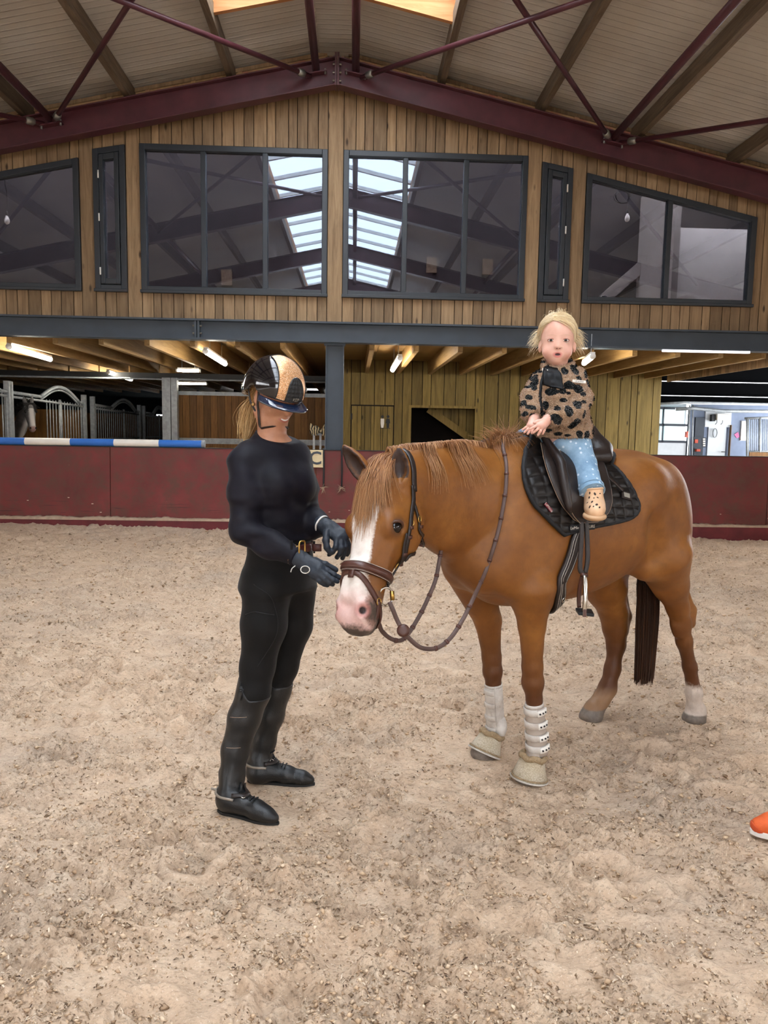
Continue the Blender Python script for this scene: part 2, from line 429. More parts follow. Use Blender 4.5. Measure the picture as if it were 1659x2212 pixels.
# ================================================================ BUILDING
D = 10.6; XC = -0.27; SL = 0.218
ZR_RAF, ZR_PUR, ZR_CEIL = 6.24, 6.30, 6.50
def roofz(x, zr): return zr - SL*abs(x-XC)
def wood_mat(name, c1, c2, c3, rough=0.62, axis='z', knots=True, gscale=1.0):
    t = NT(name); oi = t.n('ShaderNodeObjectInfo')
    tc = t.n('ShaderNodeTexCoord'); ad = t.n('ShaderNodeVectorMath', operation='ADD')
    mul = t.n('ShaderNodeVectorMath', operation='SCALE'); mul.inputs['Scale'].default_value = 37.0
    cx = t.n('ShaderNodeCombineXYZ')
    t.l(oi.outputs['Random'], cx.inputs[0]); t.l(oi.outputs['Random'], cx.inputs[1]); t.l(cx.outputs[0], mul.inputs[0])
    t.l(tc.outputs['Object'], ad.inputs[0]); t.l(mul.outputs[0], ad.inputs[1])
    mp = t.n('ShaderNodeMapping'); s = {'z': (9, 9, 0.7), 'y': (9, 0.7, 9), 'x': (0.7, 9, 9)}[axis]
    mp.inputs['Scale'].default_value = tuple(k*gscale for k in s); t.l(ad.outputs[0], mp.inputs[0])
    g = t.noise(mp.outputs[0], 2.2, 8, 0.65, 0.8)
    col = t.ramp(g, [(0.28, lin(c1)), (0.5, lin(c2)), (0.75, lin(c3))])
    hs = t.n('ShaderNodeHueSaturation'); t.l(col, hs.inputs['Color'])
    v = t.math('MULTIPLY', oi.outputs['Random'], 0.55); v2 = t.math('ADD', v, 0.70); t.l(v2, hs.inputs['Value'])
    out = hs.outputs[0]
    if knots:
        mk = t.n('ShaderNodeMapping'); mk.inputs['Scale'].default_value = {'z': (5.5, 5.5, 2.0), 'y': (5, 2, 5), 'x': (2, 5, 5)}[axis]
        t.l(ad.outputs[0], mk.inputs[0])
        vo = t.n('ShaderNodeTexVoronoi'); vo.inputs['Scale'].default_value = 1.0; t.l(mk.outputs[0], vo.inputs['Vector'])
        k = t.ramp(vo.outputs['Distance'], [(0.05, (1, 1, 1, 1)), (0.13, (0, 0, 0, 1))])
        dk = tuple(x*0.38 for x in lin(c1)[:3])+(1,)
        out = t.mix(k, out, dk)
    nr = t.bump(g, 0.25, 0.006)
    return t.set(base=out, rough=rough, normal=nr, spec=0.3)
wood_mat('cladding_brown', '#6f583f', '#8f7556', '#a68b6a')
wood_mat('cladding_olive', '#615229', '#7d6a38', '#917d48')
wood_mat('stall_wood', '#55391b', '#714e27', '#866234', knots=False)
wood_mat('joist_wood', '#826339', '#997848', '#ab8c5c', axis='y', knots=False)
wood_mat('deck_wood', '#6d5229', '#84673a', '#957849', axis='x', knots=False)
wood_mat('purlin_wood', '#4c4033', '#675847', '#7d6d59', axis='y', knots=False)
wood_mat('trim_wood', '#9a6236', '#b07a4a', '#c08e60', axis='x')
plain('sheathing_dark', '#1b1511', 0.9)
plain('frame_grey', '#262b30', 0.42, var=0.06)
plain('beam_grey', '#363f48', 0.5, var=0.14, scale=3)
plain('steel_red', '#4c2329', 0.42, var=0.25, scale=4, bump=0.08, bscale=25)
plain('steel_black', '#15171a', 0.55)
plain('galvanised', '#9ba1a5', 0.5, 0.25, var=0.22, scale=14)
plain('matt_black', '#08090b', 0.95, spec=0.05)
plain('bolt_steel', '#8d8a80', 0.4, 0.8)
plain('plaster', '#8f8b86', 0.9)
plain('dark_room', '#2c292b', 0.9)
plain('white_plastic', '#e6e4dd', 0.4, var=0.04)
plain('concrete', '#77726a', 0.9)
# ribbed white roof panels
t = NT('roof_panel'); v = t.coord((1, 1, 1))
sp = t.n('ShaderNodeSeparateXYZ'); t.l(v, sp.inputs[0])
w = t.math('FRACT', t.math('MULTIPLY', sp.outputs[1], 9.0), 0)
rib = t.ramp(w, [(0.0, (0, 0, 0, 1)), (0.06, (1, 1, 1, 1)), (0.22, (1, 1, 1, 1)), (0.3, (0, 0, 0, 1))])
t.set(base=t.ramp(t.noise(v, 1.3, 4), [(0.3, lin('#b9b2a6')), (0.7, lin('#cac4b9'))]), rough=0.55, normal=t.bump(rib, 0.9, 0.006), spec=0.35)
# glass of the upper windows: clear thin pane with a real Fresnel reflection, slightly smeared
t = NT('window_glass'); fr = t.n('ShaderNodeFresnel'); fr.inputs['IOR'].default_value = 1.62
k = t.math('MINIMUM', t.math('MULTIPLY', fr.outputs[0], 2.0), 0.95)
gl = t.n('ShaderNodeBsdfGlossy'); gl.inputs['Roughness'].default_value = 0.012; gl.inputs['Color'].default_value = (0.74, 0.85, 1, 1)
v = t.coord(); sm = t.ramp(t.noise(v, 1.4, 6, 0.7, 1.5), [(0.60, (0, 0, 0, 1)), (0.85, (0.05, 0.05, 0.05, 1))])
df = t.n('ShaderNodeBsdfDiffuse'); df.inputs['Color'].default_value = (0.75, 0.77, 0.85, 1)
tr = t.n('ShaderNodeBsdfTransparent'); tr.inputs['Color'].default_value = (0.50, 0.49, 0.53, 1)
m1 = t.n('ShaderNodeMixShader'); t.l(sm, m1.inputs[0]); t.l(tr.outputs[0], m1.inputs[1]); t.l(df.outputs[0], m1.inputs[2])
m2 = t.n('ShaderNodeMixShader'); t.l(k, m2.inputs[0]); t.l(m1.outputs[0], m2.inputs[1]); t.l(gl.outputs[0], m2.inputs[2])
t.l(m2.outputs[0], t.out.inputs[0])
t = NT('rooflight_pane'); tr = t.n('ShaderNodeBsdfTransparent'); tr.inputs['Color'].default_value = (0.90, 0.94, 0.98, 1)
t.l(tr.outputs[0], t.out.inputs[0])
def emit_mat(name, hexc, strength):
    t = NT(name); t.set(base=lin(hexc), rough=0.5, emit=lin(hexc), estr=strength)
emit_mat('led_tube', '#fff6e4', 5.5)
emit_mat('led_strip', '#f2f6ff', 0.22)
emit_mat('daylit_pane', '#cfeef0', 0.09)
emit_mat('bulb_glass', '#e8e4da', 0.05)

# ---------------------------------------------------------------- floor of the hall beyond the arena
obox('floor', (-14, 10.75, -0.12), (14, 40, -0.02), 'concrete', kind='structure')
# ---------------------------------------------------------------- back wall: cladding boards around the upper windows
wall = root('wall_back', (0, D, 0), kind='structure')
def pz(*pts): return [WL(x, y, D) for x, y in pts]
WIN = []   # name, x0,x1,z0, ztop at x0, ztop at x1, mullion fractions
def addwin(x0, x1, z0, t0, t1, mull=()): WIN.append((x0, x1, z0, t0, t1, mull))
q = pz((172, 335), (178, 623)); addwin(-6.3, (q[0][0]+q[1][0])/2, 3.31, 5.02-0.218*2.45, 5.02, ())
q = pz((201, 325), (272, 315), (277, 628), (210, 628)); addwin((q[0][0]+q[3][0])/2, (q[1][0]+q[2][0])/2, 3.31, q[0][2], q[1][2], ())
q = pz((303, 310), (710, 326), (705, 638), (308, 629)); addwin((q[0][0]+q[3][0])/2, (q[1][0]+q[2][0])/2, 3.31, 5.225, 5.225, (0.335, 0.665))
q = pz((743, 329), (1141, 341), (1128, 649), (739, 641)); addwin((q[0][0]+q[3][0])/2, (q[1][0]+q[2][0])/2, 3.31, 5.225, 5.225, (0.335, 0.665))
q = pz((1170, 352), (1237, 367), (1224, 651), (1159, 652)); addwin((q[0][0]+q[3][0])/2, (q[1][0]+q[2][0])/2, 3.31, q[0][2], q[1][2], ())
q = pz((1266, 376), (1633, 472), (1618, 662), (1254, 655)); addwin((q[0][0]+q[3][0])/2, (q[1][0]+q[2][0])/2, 3.31, q[0][2], q[1][2], (0.49,))
br = [-6.6]
for w in WIN: br += [w[0], w[1]]
br.append(6.9)
ZB = 2.95
for i in range(len(br)-1):
    a, b = br[i], br[i+1]
    if b-a < 0.02: continue
    n = max(1, int(round((b-a)/0.142))); e = np.linspace(a, b, n+1)
    if n > 1: e[1:-1] += rng.uniform(-0.028, 0.028, n-1)
    win = WIN[(i-1)//2] if i % 2 == 1 else None
    for j in range(n):
        x0, x1 = e[j]+0.004, e[j+1]-0.004; yf = D-0.022-rng.uniform(0, 0.005)
        def piece(z0a, z0b, z1a, z1b):
            MB().hexa([(x0, yf, z0a), (x1, yf, z0b), (x1, D, z0b), (x0, D, z0a)],
                      [(x0, yf, z1a), (x1, yf, z1b), (x1, D, z1b), (x0, D, z1a)]).build('board', 'cladding_brown', wall, bevel=0.004)
        ta, tb = roofz(x0, ZR_CEIL-0.02), roofz(x1, ZR_CEIL-0.02)
        if win is None: piece(ZB, ZB, ta, tb)
        else:
            piece(ZB, ZB, win[2], win[2])
            f = lambda x: win[3]+(win[4]-win[3])*(x-win[0])/(win[1]-win[0])
            piece(f(x0), f(x1), ta, tb)
# dark sheathing behind the boards (one sheet with the window openings left free)
mb = MB()
for i in range(len(br)-1):
    a, b = br[i], br[i+1]; win = WIN[(i-1)//2] if i % 2 == 1 else None
    cuts = [a]+([XC] if a < XC < b else [])+[b]
    for a2, b2 in zip(cuts[:-1], cuts[1:]):
        def pc(za, zb, ta, tb): mb.hexa([(a2, D+0.001, za), (b2, D+0.001, zb), (b2, D+0.08, zb), (a2, D+0.08, za)], [(a2, D+0.001, ta), (b2, D+0.001, tb), (b2, D+0.08, tb), (a2, D+0.08, ta)])
        if win is None: pc(ZB, ZB, roofz(a2, ZR_CEIL), roofz(b2, ZR_CEIL))
        else:
            pc(ZB, ZB, win[2], win[2]); f = lambda x: win[3]+(win[4]-win[3])*(x-win[0])/(win[1]-win[0])
            pc(f(a2), f(b2), roofz(a2, ZR_CEIL), roofz(b2, ZR_CEIL))
mb.build('sheathing', 'sheathing_dark', wall)
# cover battens either side of the narrow windows
# insulation blocking above the rafter with red print
t = NT('printed_board'); v = t.coord((1, 1, 1)); g = t.noise(v, 9, 3)
base = t.ramp(g, [(0.3, lin('#a8895f')), (0.7, lin('#c3a577'))])
b2 = t.n('ShaderNodeTexBrick'); b2.inputs['Scale'].default_value = 5.0; b2.inputs['Color1'].default_value = (1, 1, 1, 1); b2.inputs['Color2'].default_value = (0, 0, 0, 1); b2.inputs['Mortar'].default_value = (0, 0, 0, 1)
mp = t.n('ShaderNodeMapping'); mp.inputs['Rotation'].default_value = (math.radians(90), 0, 0); t.l(v, mp.inputs[0]); t.l(mp.outputs[0], b2.inputs['Vector'])
fac = t.math('MULTIPLY', b2.outputs['Color'], t.ramp(t.noise(v, 3.1, 2), [(0.5, (0, 0, 0, 1)), (0.56, (0.75, 0.75, 0.75, 1))]))
t.set(base=t.mix(fac, base, lin('#b0605e')), rough=0.8)
xs = list(np.arange(XC-0.12, -6.4, -0.62))+[-6.6]
for sgn in (-1, 1):
    x = XC+sgn*0.14
    while abs(x-XC) < 6.8:
        w_ = 0.56+rng.uniform(-0.08, 0.08); x2 = x+sgn*w_
        a, b = sorted((x+sgn*0.02, x2-sgn*0.02))
        MB().hexa([(a, D-0.05, roofz(a, ZR_RAF-0.05)), (b, D-0.05, roofz(b, ZR_RAF-0.05)), (b, D-0.03, roofz(b, ZR_RAF-0.05)), (a, D-0.03, roofz(a, ZR_RAF-0.05))],
                  [(a, D-0.05, roofz(a, ZR_CEIL-0.06)), (b, D-0.05, roofz(b, ZR_CEIL-0.06)), (b, D-0.03, roofz(b, ZR_CEIL-0.06)), (a, D-0.03, roofz(a, ZR_CEIL-0.06))]).build('blocking_panel', 'printed_board', wall)
        MB().hexa([(x2-0.03, D-0.07, roofz(x2-0.03, ZR_RAF-0.05)), (x2+0.03, D-0.07, roofz(x2+0.03, ZR_RAF-0.05)), (x2+0.03, D-0.03, roofz(x2+0.03, ZR_RAF-0.05)), (x2-0.03, D-0.03, roofz(x2-0.03, ZR_RAF-0.05))],
                  [(x2-0.03, D-0.07, roofz(x2-0.03, ZR_CEIL-0.03)), (x2+0.03, D-0.07, roofz(x2+0.03, ZR_CEIL-0.03)), (x2+0.03, D-0.03, roofz(x2+0.03, ZR_CEIL-0.03)), (x2-0.03, D-0.03, roofz(x2-0.03, ZR_CEIL-0.03))]).build('batten', 'printed_board', wall)
        x = x2
    a, b = sorted((XC+sgn*0.14, XC+sgn*6.9))
    MB().hexa([(a, D-0.08, roofz(a, ZR_CEIL-0.06)), (b, D-0.08, roofz(b, ZR_CEIL-0.06)), (b, D-0.03, roofz(b, ZR_CEIL-0.06)), (a, D-0.03, roofz(a, ZR_CEIL-0.06))],
              [(a, D-0.08, roofz(a, ZR_CEIL-0.015)), (b, D-0.08, roofz(b, ZR_CEIL-0.015)), (b, D-0.03, roofz(b, ZR_CEIL-0.015)), (a, D-0.03, roofz(a, ZR_CEIL-0.015))]).build('top_batten', 'cladding_brown', wall)

# ---------------------------------------------------------------- upper windows
WL_TXT = ['', '', '', '', '', '']
for i, (x0, x1, z0, t0, t1, mull) in enumerate(WIN):
    wr = root('window_%d' % (i+1), (x0, D, z0), kind='structure')
    fw = 0.075; yf, yb = D-0.065, D+0.06
    def top(x): return t0+(t1-t0)*(x-x0)/(x1-x0)
    def seg(xa, xb, za, zb, zc, zd, nm='frame_rail', yy=(yf, yb), mat='frame_grey'):
        MB().hexa([(xa, yy[0], za), (xb, yy[0], zb), (xb, yy[1], zb), (xa, yy[1], za)], [(xa, yy[0], zc), (xb, yy[0], zd), (xb, yy[1], zd), (xa, yy[1], zc)]).build(nm, mat, wr, bevel=0.006)
    seg(x0, x0+fw, z0, z0, top(x0), top(x0+fw), 'frame_stile'); seg(x1-fw, x1, z0, z0, top(x1-fw), top(x1), 'frame_stile')
    seg(x0+fw, x1-fw, z0, z0, z0+fw, z0+fw); seg(x0+fw, x1-fw, top(x0+fw)-fw, top(x1-fw)-fw, top(x0+fw), top(x1-fw))
    xs_ = [x0+fw]
    for m in mull:
        xm = x0+(x1-x0)*m; seg(xm-0.034, xm+0.034, z0+fw, z0+fw, top(xm-0.034)-fw, top(xm+0.034)-fw, 'mullion', (yf+0.01, yb)); xs_ += [xm-0.034, xm+0.034]
    xs_.append(x1-fw)
    # sill
    seg(x0-0.01, x1+0.01, z0-0.02, z0-0.02, z0+0.02, z0+0.02, 'sill', (yf-0.035, yf+0.02))
    narrow = (x1-x0) < 0.6
    for k in range(0, len(xs_), 2):
        xa, xb = xs_[k], xs_[k+1]
        if narrow:
            s = 0.065
            for (u0, u1) in ((xa+0.008, xa+s), (xb-s, xb-0.008)): seg(u0, u1, z0+fw+0.01, z0+fw+0.01, top(u0)-fw-0.01, top(u1)-fw-0.01, 'sash_stile', (yf-0.012, yb-0.03))
            seg(xa+s, xb-s, z0+fw+0.01, z0+fw+0.01, z0+fw+0.085, z0+fw+0.085, 'sash_rail', (yf-0.012, yb-0.03))
            seg(xa+s, xb-s, top(xa+s)-fw-0.085, top(xb-s)-fw-0.085, top(xa+s)-fw-0.01, top(xb-s)-fw-0.01, 'sash_rail', (yf-0.012, yb-0.03))
            hx = xa+0.004 if i < 3 else xb-0.004
            for zz in (z0+0.25, z0+0.95, z0+1.5): MB().tube([(hx, yf-0.016, zz-0.05), (hx, yf-0.016, zz+0.05)], 0.011, 8).build('hinge', 'white_plastic', wr, smooth=True)
            xa, xb = xa+s, xb-s; zb_, tt = z0+fw+0.085, 0.085
        else: zb_, tt = z0+fw, 0.0
        # glazing bead + pane
        MB().hexa([(xa, D-0.004, zb_), (xb, D-0.004, zb_), (xb, D+0.004, zb_), (xa, D+0.004, zb_)],
                  [(xa, D-0.004, top(xa)-fw-tt), (xb, D-0.004, top(xb)-fw-tt), (xb, D+0.004, top(xb)-fw-tt), (xa, D+0.004, top(xa)-fw-tt)]).build('pane', 'window_glass', wr)
# dim loft room behind the windows
loft = root('wall_loft', (0, 13.4, 3.0), kind='structure')
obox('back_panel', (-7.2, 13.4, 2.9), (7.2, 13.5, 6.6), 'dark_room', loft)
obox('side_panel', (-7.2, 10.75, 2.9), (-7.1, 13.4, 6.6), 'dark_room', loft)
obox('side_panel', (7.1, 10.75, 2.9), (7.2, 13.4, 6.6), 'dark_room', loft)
obox('partition', (4.95, 11.9, 3.0), (5.05, 13.4, 5.6), 'plaster', loft)
obox('partition', (5.05, 11.95, 3.0), (7.1, 12.05, 4.72), 'white_plastic', loft)
MB().prism([(3.6, 13.3, 3.05), (5.0, 13.3, 4.3), (5.0, 13.3, 4.55), (3.6, 13.3, 3.3)], (0, -0.06, 0)).build('stair_stringer', 'plaster', loft)
for px, py in ((932, 573), (1053, 577), (720, 585), (490, 600)):
    p = WL(px, py, 13.38); obox('wall_box', p-[0.09, 0.03, 0.13], p+[0.09, 0.02, 0.13], 'purlin_wood', loft)
def bulb(px, py, Y, ztop, label):
    p = WL(px, py, Y); r = root('pendant_bulb', (p[0], p[1], p[2]-0.07), label, 'light bulb')
    MB().lathe([(0.004, -0.065), (0.028, -0.05), (0.038, -0.02), (0.034, 0.012), (0.018, 0.045), (0.014, 0.06)], 16, p).build('glass_bulb', 'bulb_glass', r, smooth=True)
    MB().lathe([(0.016, 0.058), (0.019, 0.075), (0.019, 0.11), (0.008, 0.125)], 14, p).build('socket', 'steel_black', r, smooth=True)
    a = rng.uniform(0, 6); pts = [p+[0.03*math.sin(k*1.1+a)*(k/9), 0.02*math.cos(k+a), 0.12+k*(ztop-p[2]-0.12)/9] for k in range(10)]
    MB().tube(spline(pts, 30), 0.006, 6).build('cable', 'steel_black', r, smooth=True)
    return r
bulb(15, 475, 11.6, 5.4, 'bare bulb on a drooping cable behind the left sloping window')
b = bulb(1355, 470, 11.6, 5.3, 'bare bulb under a coil of cable behind the right sloping window')
p = WL(1345, 425, 11.6)
MB().tube([p+[0.11*math.cos(a)*(1+0.15*math.sin(a*0.37)), 0.02*math.sin(a*0.7), 0.09*math.sin(a)*(1+0.2*math.cos(a*0.29))] for a in np.linspace(0, 6*math.pi, 70)], 0.006, 5).build('cable_coil', 'steel_black', b, smooth=True)
for n_, (px, wpx, hh, lab) in enumerate(((1305, 13, 0.10, 'white square socket box on the sill of the right sloping window'), (1327, 20, 0.04, 'left of two white handles lying on the sill inside the window'), (1356, 20, 0.04, 'right of two white handles lying on the sill inside the window'))):
    p = WL(px, 648, 10.78); w_ = wpx/152.0/2
    if n_ == 0:
        r = root('socket_box', (p[0], 10.80, 3.325), lab, 'box')
        obox('housing', (p[0]-w_, 10.76, 3.325), (p[0]+w_, 10.83, 3.445), 'white_plastic', r, bevel=0.006); obox('insert', (p[0]-w_*0.6, 10.75, 3.35), (p[0]+w_*0.6, 10.76, 3.42), 'galvanised', r)
    else:
        o = MB().tube(spline([(p[0]-w_, 10.79, 3.37), (p[0]-w_*0.9, 10.79, 3.40), (p[0], 10.79, 3.412), (p[0]+w_*0.9, 10.79, 3.40), (p[0]+w_, 10.79, 3.37)], 14), 0.016, 8).build('window_handle', 'white_plastic', smooth=True)
        tag(o, lab, 'handle', 'handles on the loft sill')
obox('trim_1', (-6.6, 10.68, 3.20), (6.9, 10.98, 3.37), 'frame_grey', kind='structure')    # inner sill board

# ---------------------------------------------------------------- grey steel beam and post carrying the loft
bm_ = root('steel_beam', (0.2, 10.5, 2.6), 'long blue-grey steel beam running below the timber-clad loft wall', 'beam')
obox('web', (-6.6, 10.52, 2.70), (6.9, 10.54, 2.93), 'beam_grey', bm_)
obox('top_flange', (-6.6, 10.42, 2.925), (6.9, 10.62, 2.95), 'beam_grey', bm_)
obox('bottom_flange', (-6.6, 10.42, 2.675), (6.9, 10.62, 2.70), 'beam_grey', bm_)
jx = WL(427, 705, 10.5)[0]
obox('joint_plate', (jx-0.035, 10.44, 2.70), (jx-0.006, 10.53, 2.925), 'beam_grey', bm_); obox('joint_plate', (jx+0.006, 10.44, 2.70), (jx+0.035, 10.53, 2.925), 'beam_grey', bm_)
for zz in (2.76, 2.86):
    for s in (-1, 1): MB().tube([(jx+s*0.03, 10.47, zz), (jx+s*0.062, 10.47, zz)], 0.014, 6).build('bolt', 'bolt_steel', bm_)
xa, xb = WL(703, 850, 10.6)[0], WL(742, 850, 10.6)[0]
ps = root('steel_post', ((xa+xb)/2, 10.62, 0.0), 'blue-grey steel post standing behind the red kickboard beside the letter plate', 'post')
obox('web', (xa+0.012, 10.615, 0.0), (xb-0.012, 10.63, 2.67), 'beam_grey', ps)
obox('flange', (xa, 10.56, 0.0), (xa+0.016, 10.70, 2.67), 'beam_grey', ps); obox('flange', (xb-0.016, 10.56, 0.0), (xb, 10.70, 2.67), 'beam_grey', ps)
obox('head_plate', (xa-0.02, 10.55, 2.645), (xb+0.02, 10.68, 2.672), 'beam_grey', ps)

# ---------------------------------------------------------------- roof: panels, rooflight, frames, purlins, struts, braces
XL, XRr = -10.6, 10.1; YB = -15.0
PX = [XC-1.385, XC-2.70, XC-4.01, XC-5.33, XC-6.65, XC-8.0]; PR = [XC+1.37, XC+2.70, XC+4.02, XC+5.36, XC+6.7, XC+8.0]
SKY0 = 9.02
ce = root('ceiling', (XC, 0, ZR_CEIL), kind='structure')
def slab(x0, x1, y0, y1, nm='roof_panel'):
    a, b = roofz(x0, ZR_CEIL), roofz(x1, ZR_CEIL)
    MB().hexa([(x0, y0, a), (x1, y0, b), (x1, y1, b), (x0, y1, a)], [(x0, y0, a+0.1), (x1, y0, b+0.1), (x1, y1, b+0.1), (x0, y1, a+0.1)]).build(nm, 'roof_panel', ce)
for y0 in np.arange(YB, 10.7, 1.0):
    y1 = min(y0+0.996, 10.72)
    slab(XL, PX[0]-0.02, y0, y1); slab(PR[0]+0.02, XRr, y0, y1)
slab(PX[0]-0.02, XC-0.16, SKY0, 10.72); slab(XC+0.16, PR[0]+0.02, SKY0, 10.72)
MB().hexa([(XC-0.24, SKY0, ZR_CEIL-0.075), (XC+0.24, SKY0, ZR_CEIL-0.075), (XC+0.24, 10.7, ZR_CEIL-0.075), (XC-0.24, 10.7, ZR_CEIL-0.075)], [(XC-0.24, SKY0, ZR_CEIL+0.08), (XC+0.24, SKY0, ZR_CEIL+0.08), (XC+0.24, 10.7, ZR_CEIL+0.08), (XC-0.24, 10.7, ZR_CEIL+0.08)]).build('ridge_panel', 'roof_panel', ce)
rl = root('window_7', (XC, 0, 6.5), kind='structure')
for sgn, xe in ((-1, PX[0]), (1, PR[0])):
    def rp(x, y, dz): return (x, y, roofz(x, ZR_CEIL)+dz)
    # wooden upstand at the near end and along the long side
    MB().hexa([rp(XC, SKY0-0.06, -0.13), rp(xe, SKY0-0.06, -0.13), rp(xe, SKY0, -0.13), rp(XC, SKY0, -0.13)], [rp(XC, SKY0-0.06, 0.2), rp(xe, SKY0-0.06, 0.2), rp(xe, SKY0, 0.2), rp(XC, SKY0, 0.2)]).build('upstand', 'trim_wood', rl)
    MB().hexa([rp(xe-0.02*sgn, YB, 0.0), rp(xe+0.03*sgn, YB, 0.0), rp(xe+0.03*sgn, SKY0, 0.0), rp(xe-0.02*sgn, SKY0, 0.0)], [rp(xe-0.02*sgn, YB, 0.2), rp(xe+0.03*sgn, YB, 0.2), rp(xe+0.03*sgn, SKY0, 0.2), rp(xe-0.02*sgn, SKY0, 0.2)]).build('side_upstand', 'trim_wood', rl)
    for yy in np.arange(SKY0-0.06, YB, -1.1):
        MB().bar(rp(XC, yy, 0.19), rp(xe, yy, 0.19), 0.06, 0.07).build('glazing_bar', 'white_plastic', rl)
        y2 = max(yy-1.1, YB)
        MB().hexa([rp(XC+0.02*sgn, y2, 0.2), rp(xe, y2, 0.2), rp(xe, yy, 0.2), rp(XC+0.02*sgn, yy, 0.2)], [rp(XC+0.02*sgn, y2, 0.204), rp(xe, y2, 0.204), rp(xe, yy, 0.204), rp(XC+0.02*sgn, yy, 0.204)]).build('pane', 'rooflight_pane', rl)
MB().bar((XC, SKY0, ZR_CEIL+0.17), (XC, YB, ZR_CEIL+0.17), 0.10, 0.10).build('ridge_bar', 'white_plastic', rl)
_sl = math.atan(SL)
portal('rooflight_portal_left', (XC-0.70, (SKY0+YB)/2, roofz(XC-0.70, ZR_CEIL)+0.18), 24.0, 1.42, (-SL, 0, -1)) if False else None
# frames
FY = [10.25, 5.75, 1.25, -3.25, -7.75, -12.25]
for k, fy in enumerate(FY):
    lab = ['dark red steel roof frame spanning the gable in front of the timber wall', 'dark red steel roof frame, second from the gable wall', 'dark red steel roof frame, third from the gable wall', 'dark red steel roof frame, fourth from the gable wall', 'dark red steel roof frame, fifth from the gable wall', 'dark red steel roof frame, farthest from the gable wall'][k]
    fr_ = root('roof_frame', (XC, fy, 5.9), lab, 'roof frame', 'steel roof frames')
    for sgn, xe in ((-1, XL+0.1), (1, XRr-0.1)):
        def rq(x, y, dz): return (x, y, roofz(x, ZR_RAF)+dz)
        def band(nm, ya, yb, z0, z1):
            MB().hexa([rq(XC+sgn*0.012, ya, z0), rq(xe, ya, z0), rq(xe, yb, z0), rq(XC+sgn*0.012, yb, z0)], [rq(XC+sgn*0.012, ya, z1), rq(xe, ya, z1), rq(xe, yb, z1), rq(XC+sgn*0.012, yb, z1)]).build(nm, 'steel_red', fr_, bevel=0.004)
        band('rafter_web', fy-0.008, fy+0.008, -0.33, -0.016); band('top_flange', fy-0.085, fy+0.085, -0.016, 0.0); band('bottom_flange', fy-0.085, fy+0.085, -0.346, -0.33)
    obox('apex_plate', (XC-0.028, fy-0.09, 5.88), (XC-0.004, fy+0.09, 6.28), 'steel_red', fr_); obox('apex_plate', (XC+0.004, fy-0.09, 5.88), (XC+0.028, fy+0.09, 6.28), 'steel_red', fr_)
    if k == 0:
        for zz in (5.95, 6.05, 6.15, 6.24):
            for s in (-1, 1): MB().tube([(XC+s*0.028, fy-0.05, zz), (XC+s*0.055, fy-0.05, zz)], 0.014, 6).build('bolt', 'bolt_steel', fr_)
        for px, py in ((1210+300, 0),): pass
ORD = ['first', 'second', 'third', 'fourth', 'fifth', 'sixth']
for side, L in (('left', PX), ('right', PR)):
    for k, x in enumerate(L):
        z = roofz(x, ZR_PUR)
        o = MB().bar((x, 10.58, z+0.095), (x, YB, z+0.095), 0.085, 0.19).build('roof_purlin', 'purlin_wood', bevel=0.004)
        tag(o, 'dark timber roof purlin, %s %s of the ridge' % (ORD[k], side), 'roof beam', 'timber purlins')
NODEL, NODER = XC-3.62, XC+3.62
ZT = ZR_RAF-0.10
def ztub(x): return roofz(x, ZT)
tubes = [('slim dark red tube beside the ridge, left one', XC-0.27), ('slim dark red tube beside the ridge, right one', XC+0.24), ('dark red strut tube between roof frames on the left slope', NODEL), ('dark red strut tube between roof frames on the right slope', NODER)]
for lab, x in tubes:
    st = root('strut_tube', (x, 10.2, ztub(x)), lab, 'steel tube', 'strut tubes')
    for k in range(len(FY)-1):
        MB().tube([(x, FY[k]-0.01, ztub(x)), (x, FY[k+1]+0.01, ztub(x))], 0.048, 12).build('tube', 'steel_red', st, smooth=True)
    a, b = ztub(x-0.13), ztub(x+0.13)
    MB().bar((x-0.14, 10.19, a-0.06), (x+0.14, 10.19, b-0.06), 0.10, 0.014).build('seat_plate', 'steel_red', st)
    for s in (-1, 1): MB().tube([(x+s*0.12, 10.17, ztub(x+s*0.12)-0.10), (x+s*0.12, 10.17, ztub(x+s*0.12)-0.03)], 0.014, 6).build('bolt', 'bolt_steel', st)
def rod(a, b, lab):
    a = np.array(a, float); b = np.array(b, float); r = root('brace_rod', a, lab, 'brace rod', 'roof brace rods')
    MB().tube([a, b], 0.030, 10).build('rod', 'steel_red', r, smooth=True)
    d = (b-a)/np.linalg.norm(b-a)
    MB().tube([a+d*0.12, a+d*0.14, a+d*0.22, a+d*0.24], [0.03, 0.045, 0.045, 0.03], 10).build('turnbuckle', 'bolt_steel', r, smooth=True)
dz = -0.03
for nm, node, rid in (('left', NODEL, XC-0.34), ('right', NODER, XC+0.31)):
    s = -1 if nm == 'left' else 1
    rod((node-0.02*s, FY[0]-0.06, ztub(node)+dz), (rid, FY[1]+0.06, ztub(rid)+dz), 'dark red brace rod rising from the %s strut towards the ridge' % nm)
    rod((rid, FY[0]-0.06, ztub(rid)-0.05+dz), (node, FY[1]+0.06, ztub(node)-0.05+dz), 'dark red brace rod falling from the ridge plate towards the %s eave' % nm)
    far = XC+s*7.2
    rod((node+0.1*s, FY[0]-0.06, ztub(node+0.1*s)+dz), (far, FY[1]+0.06, ztub(far)+dz), 'dark red brace rod running from the %s strut out to the eave' % nm)
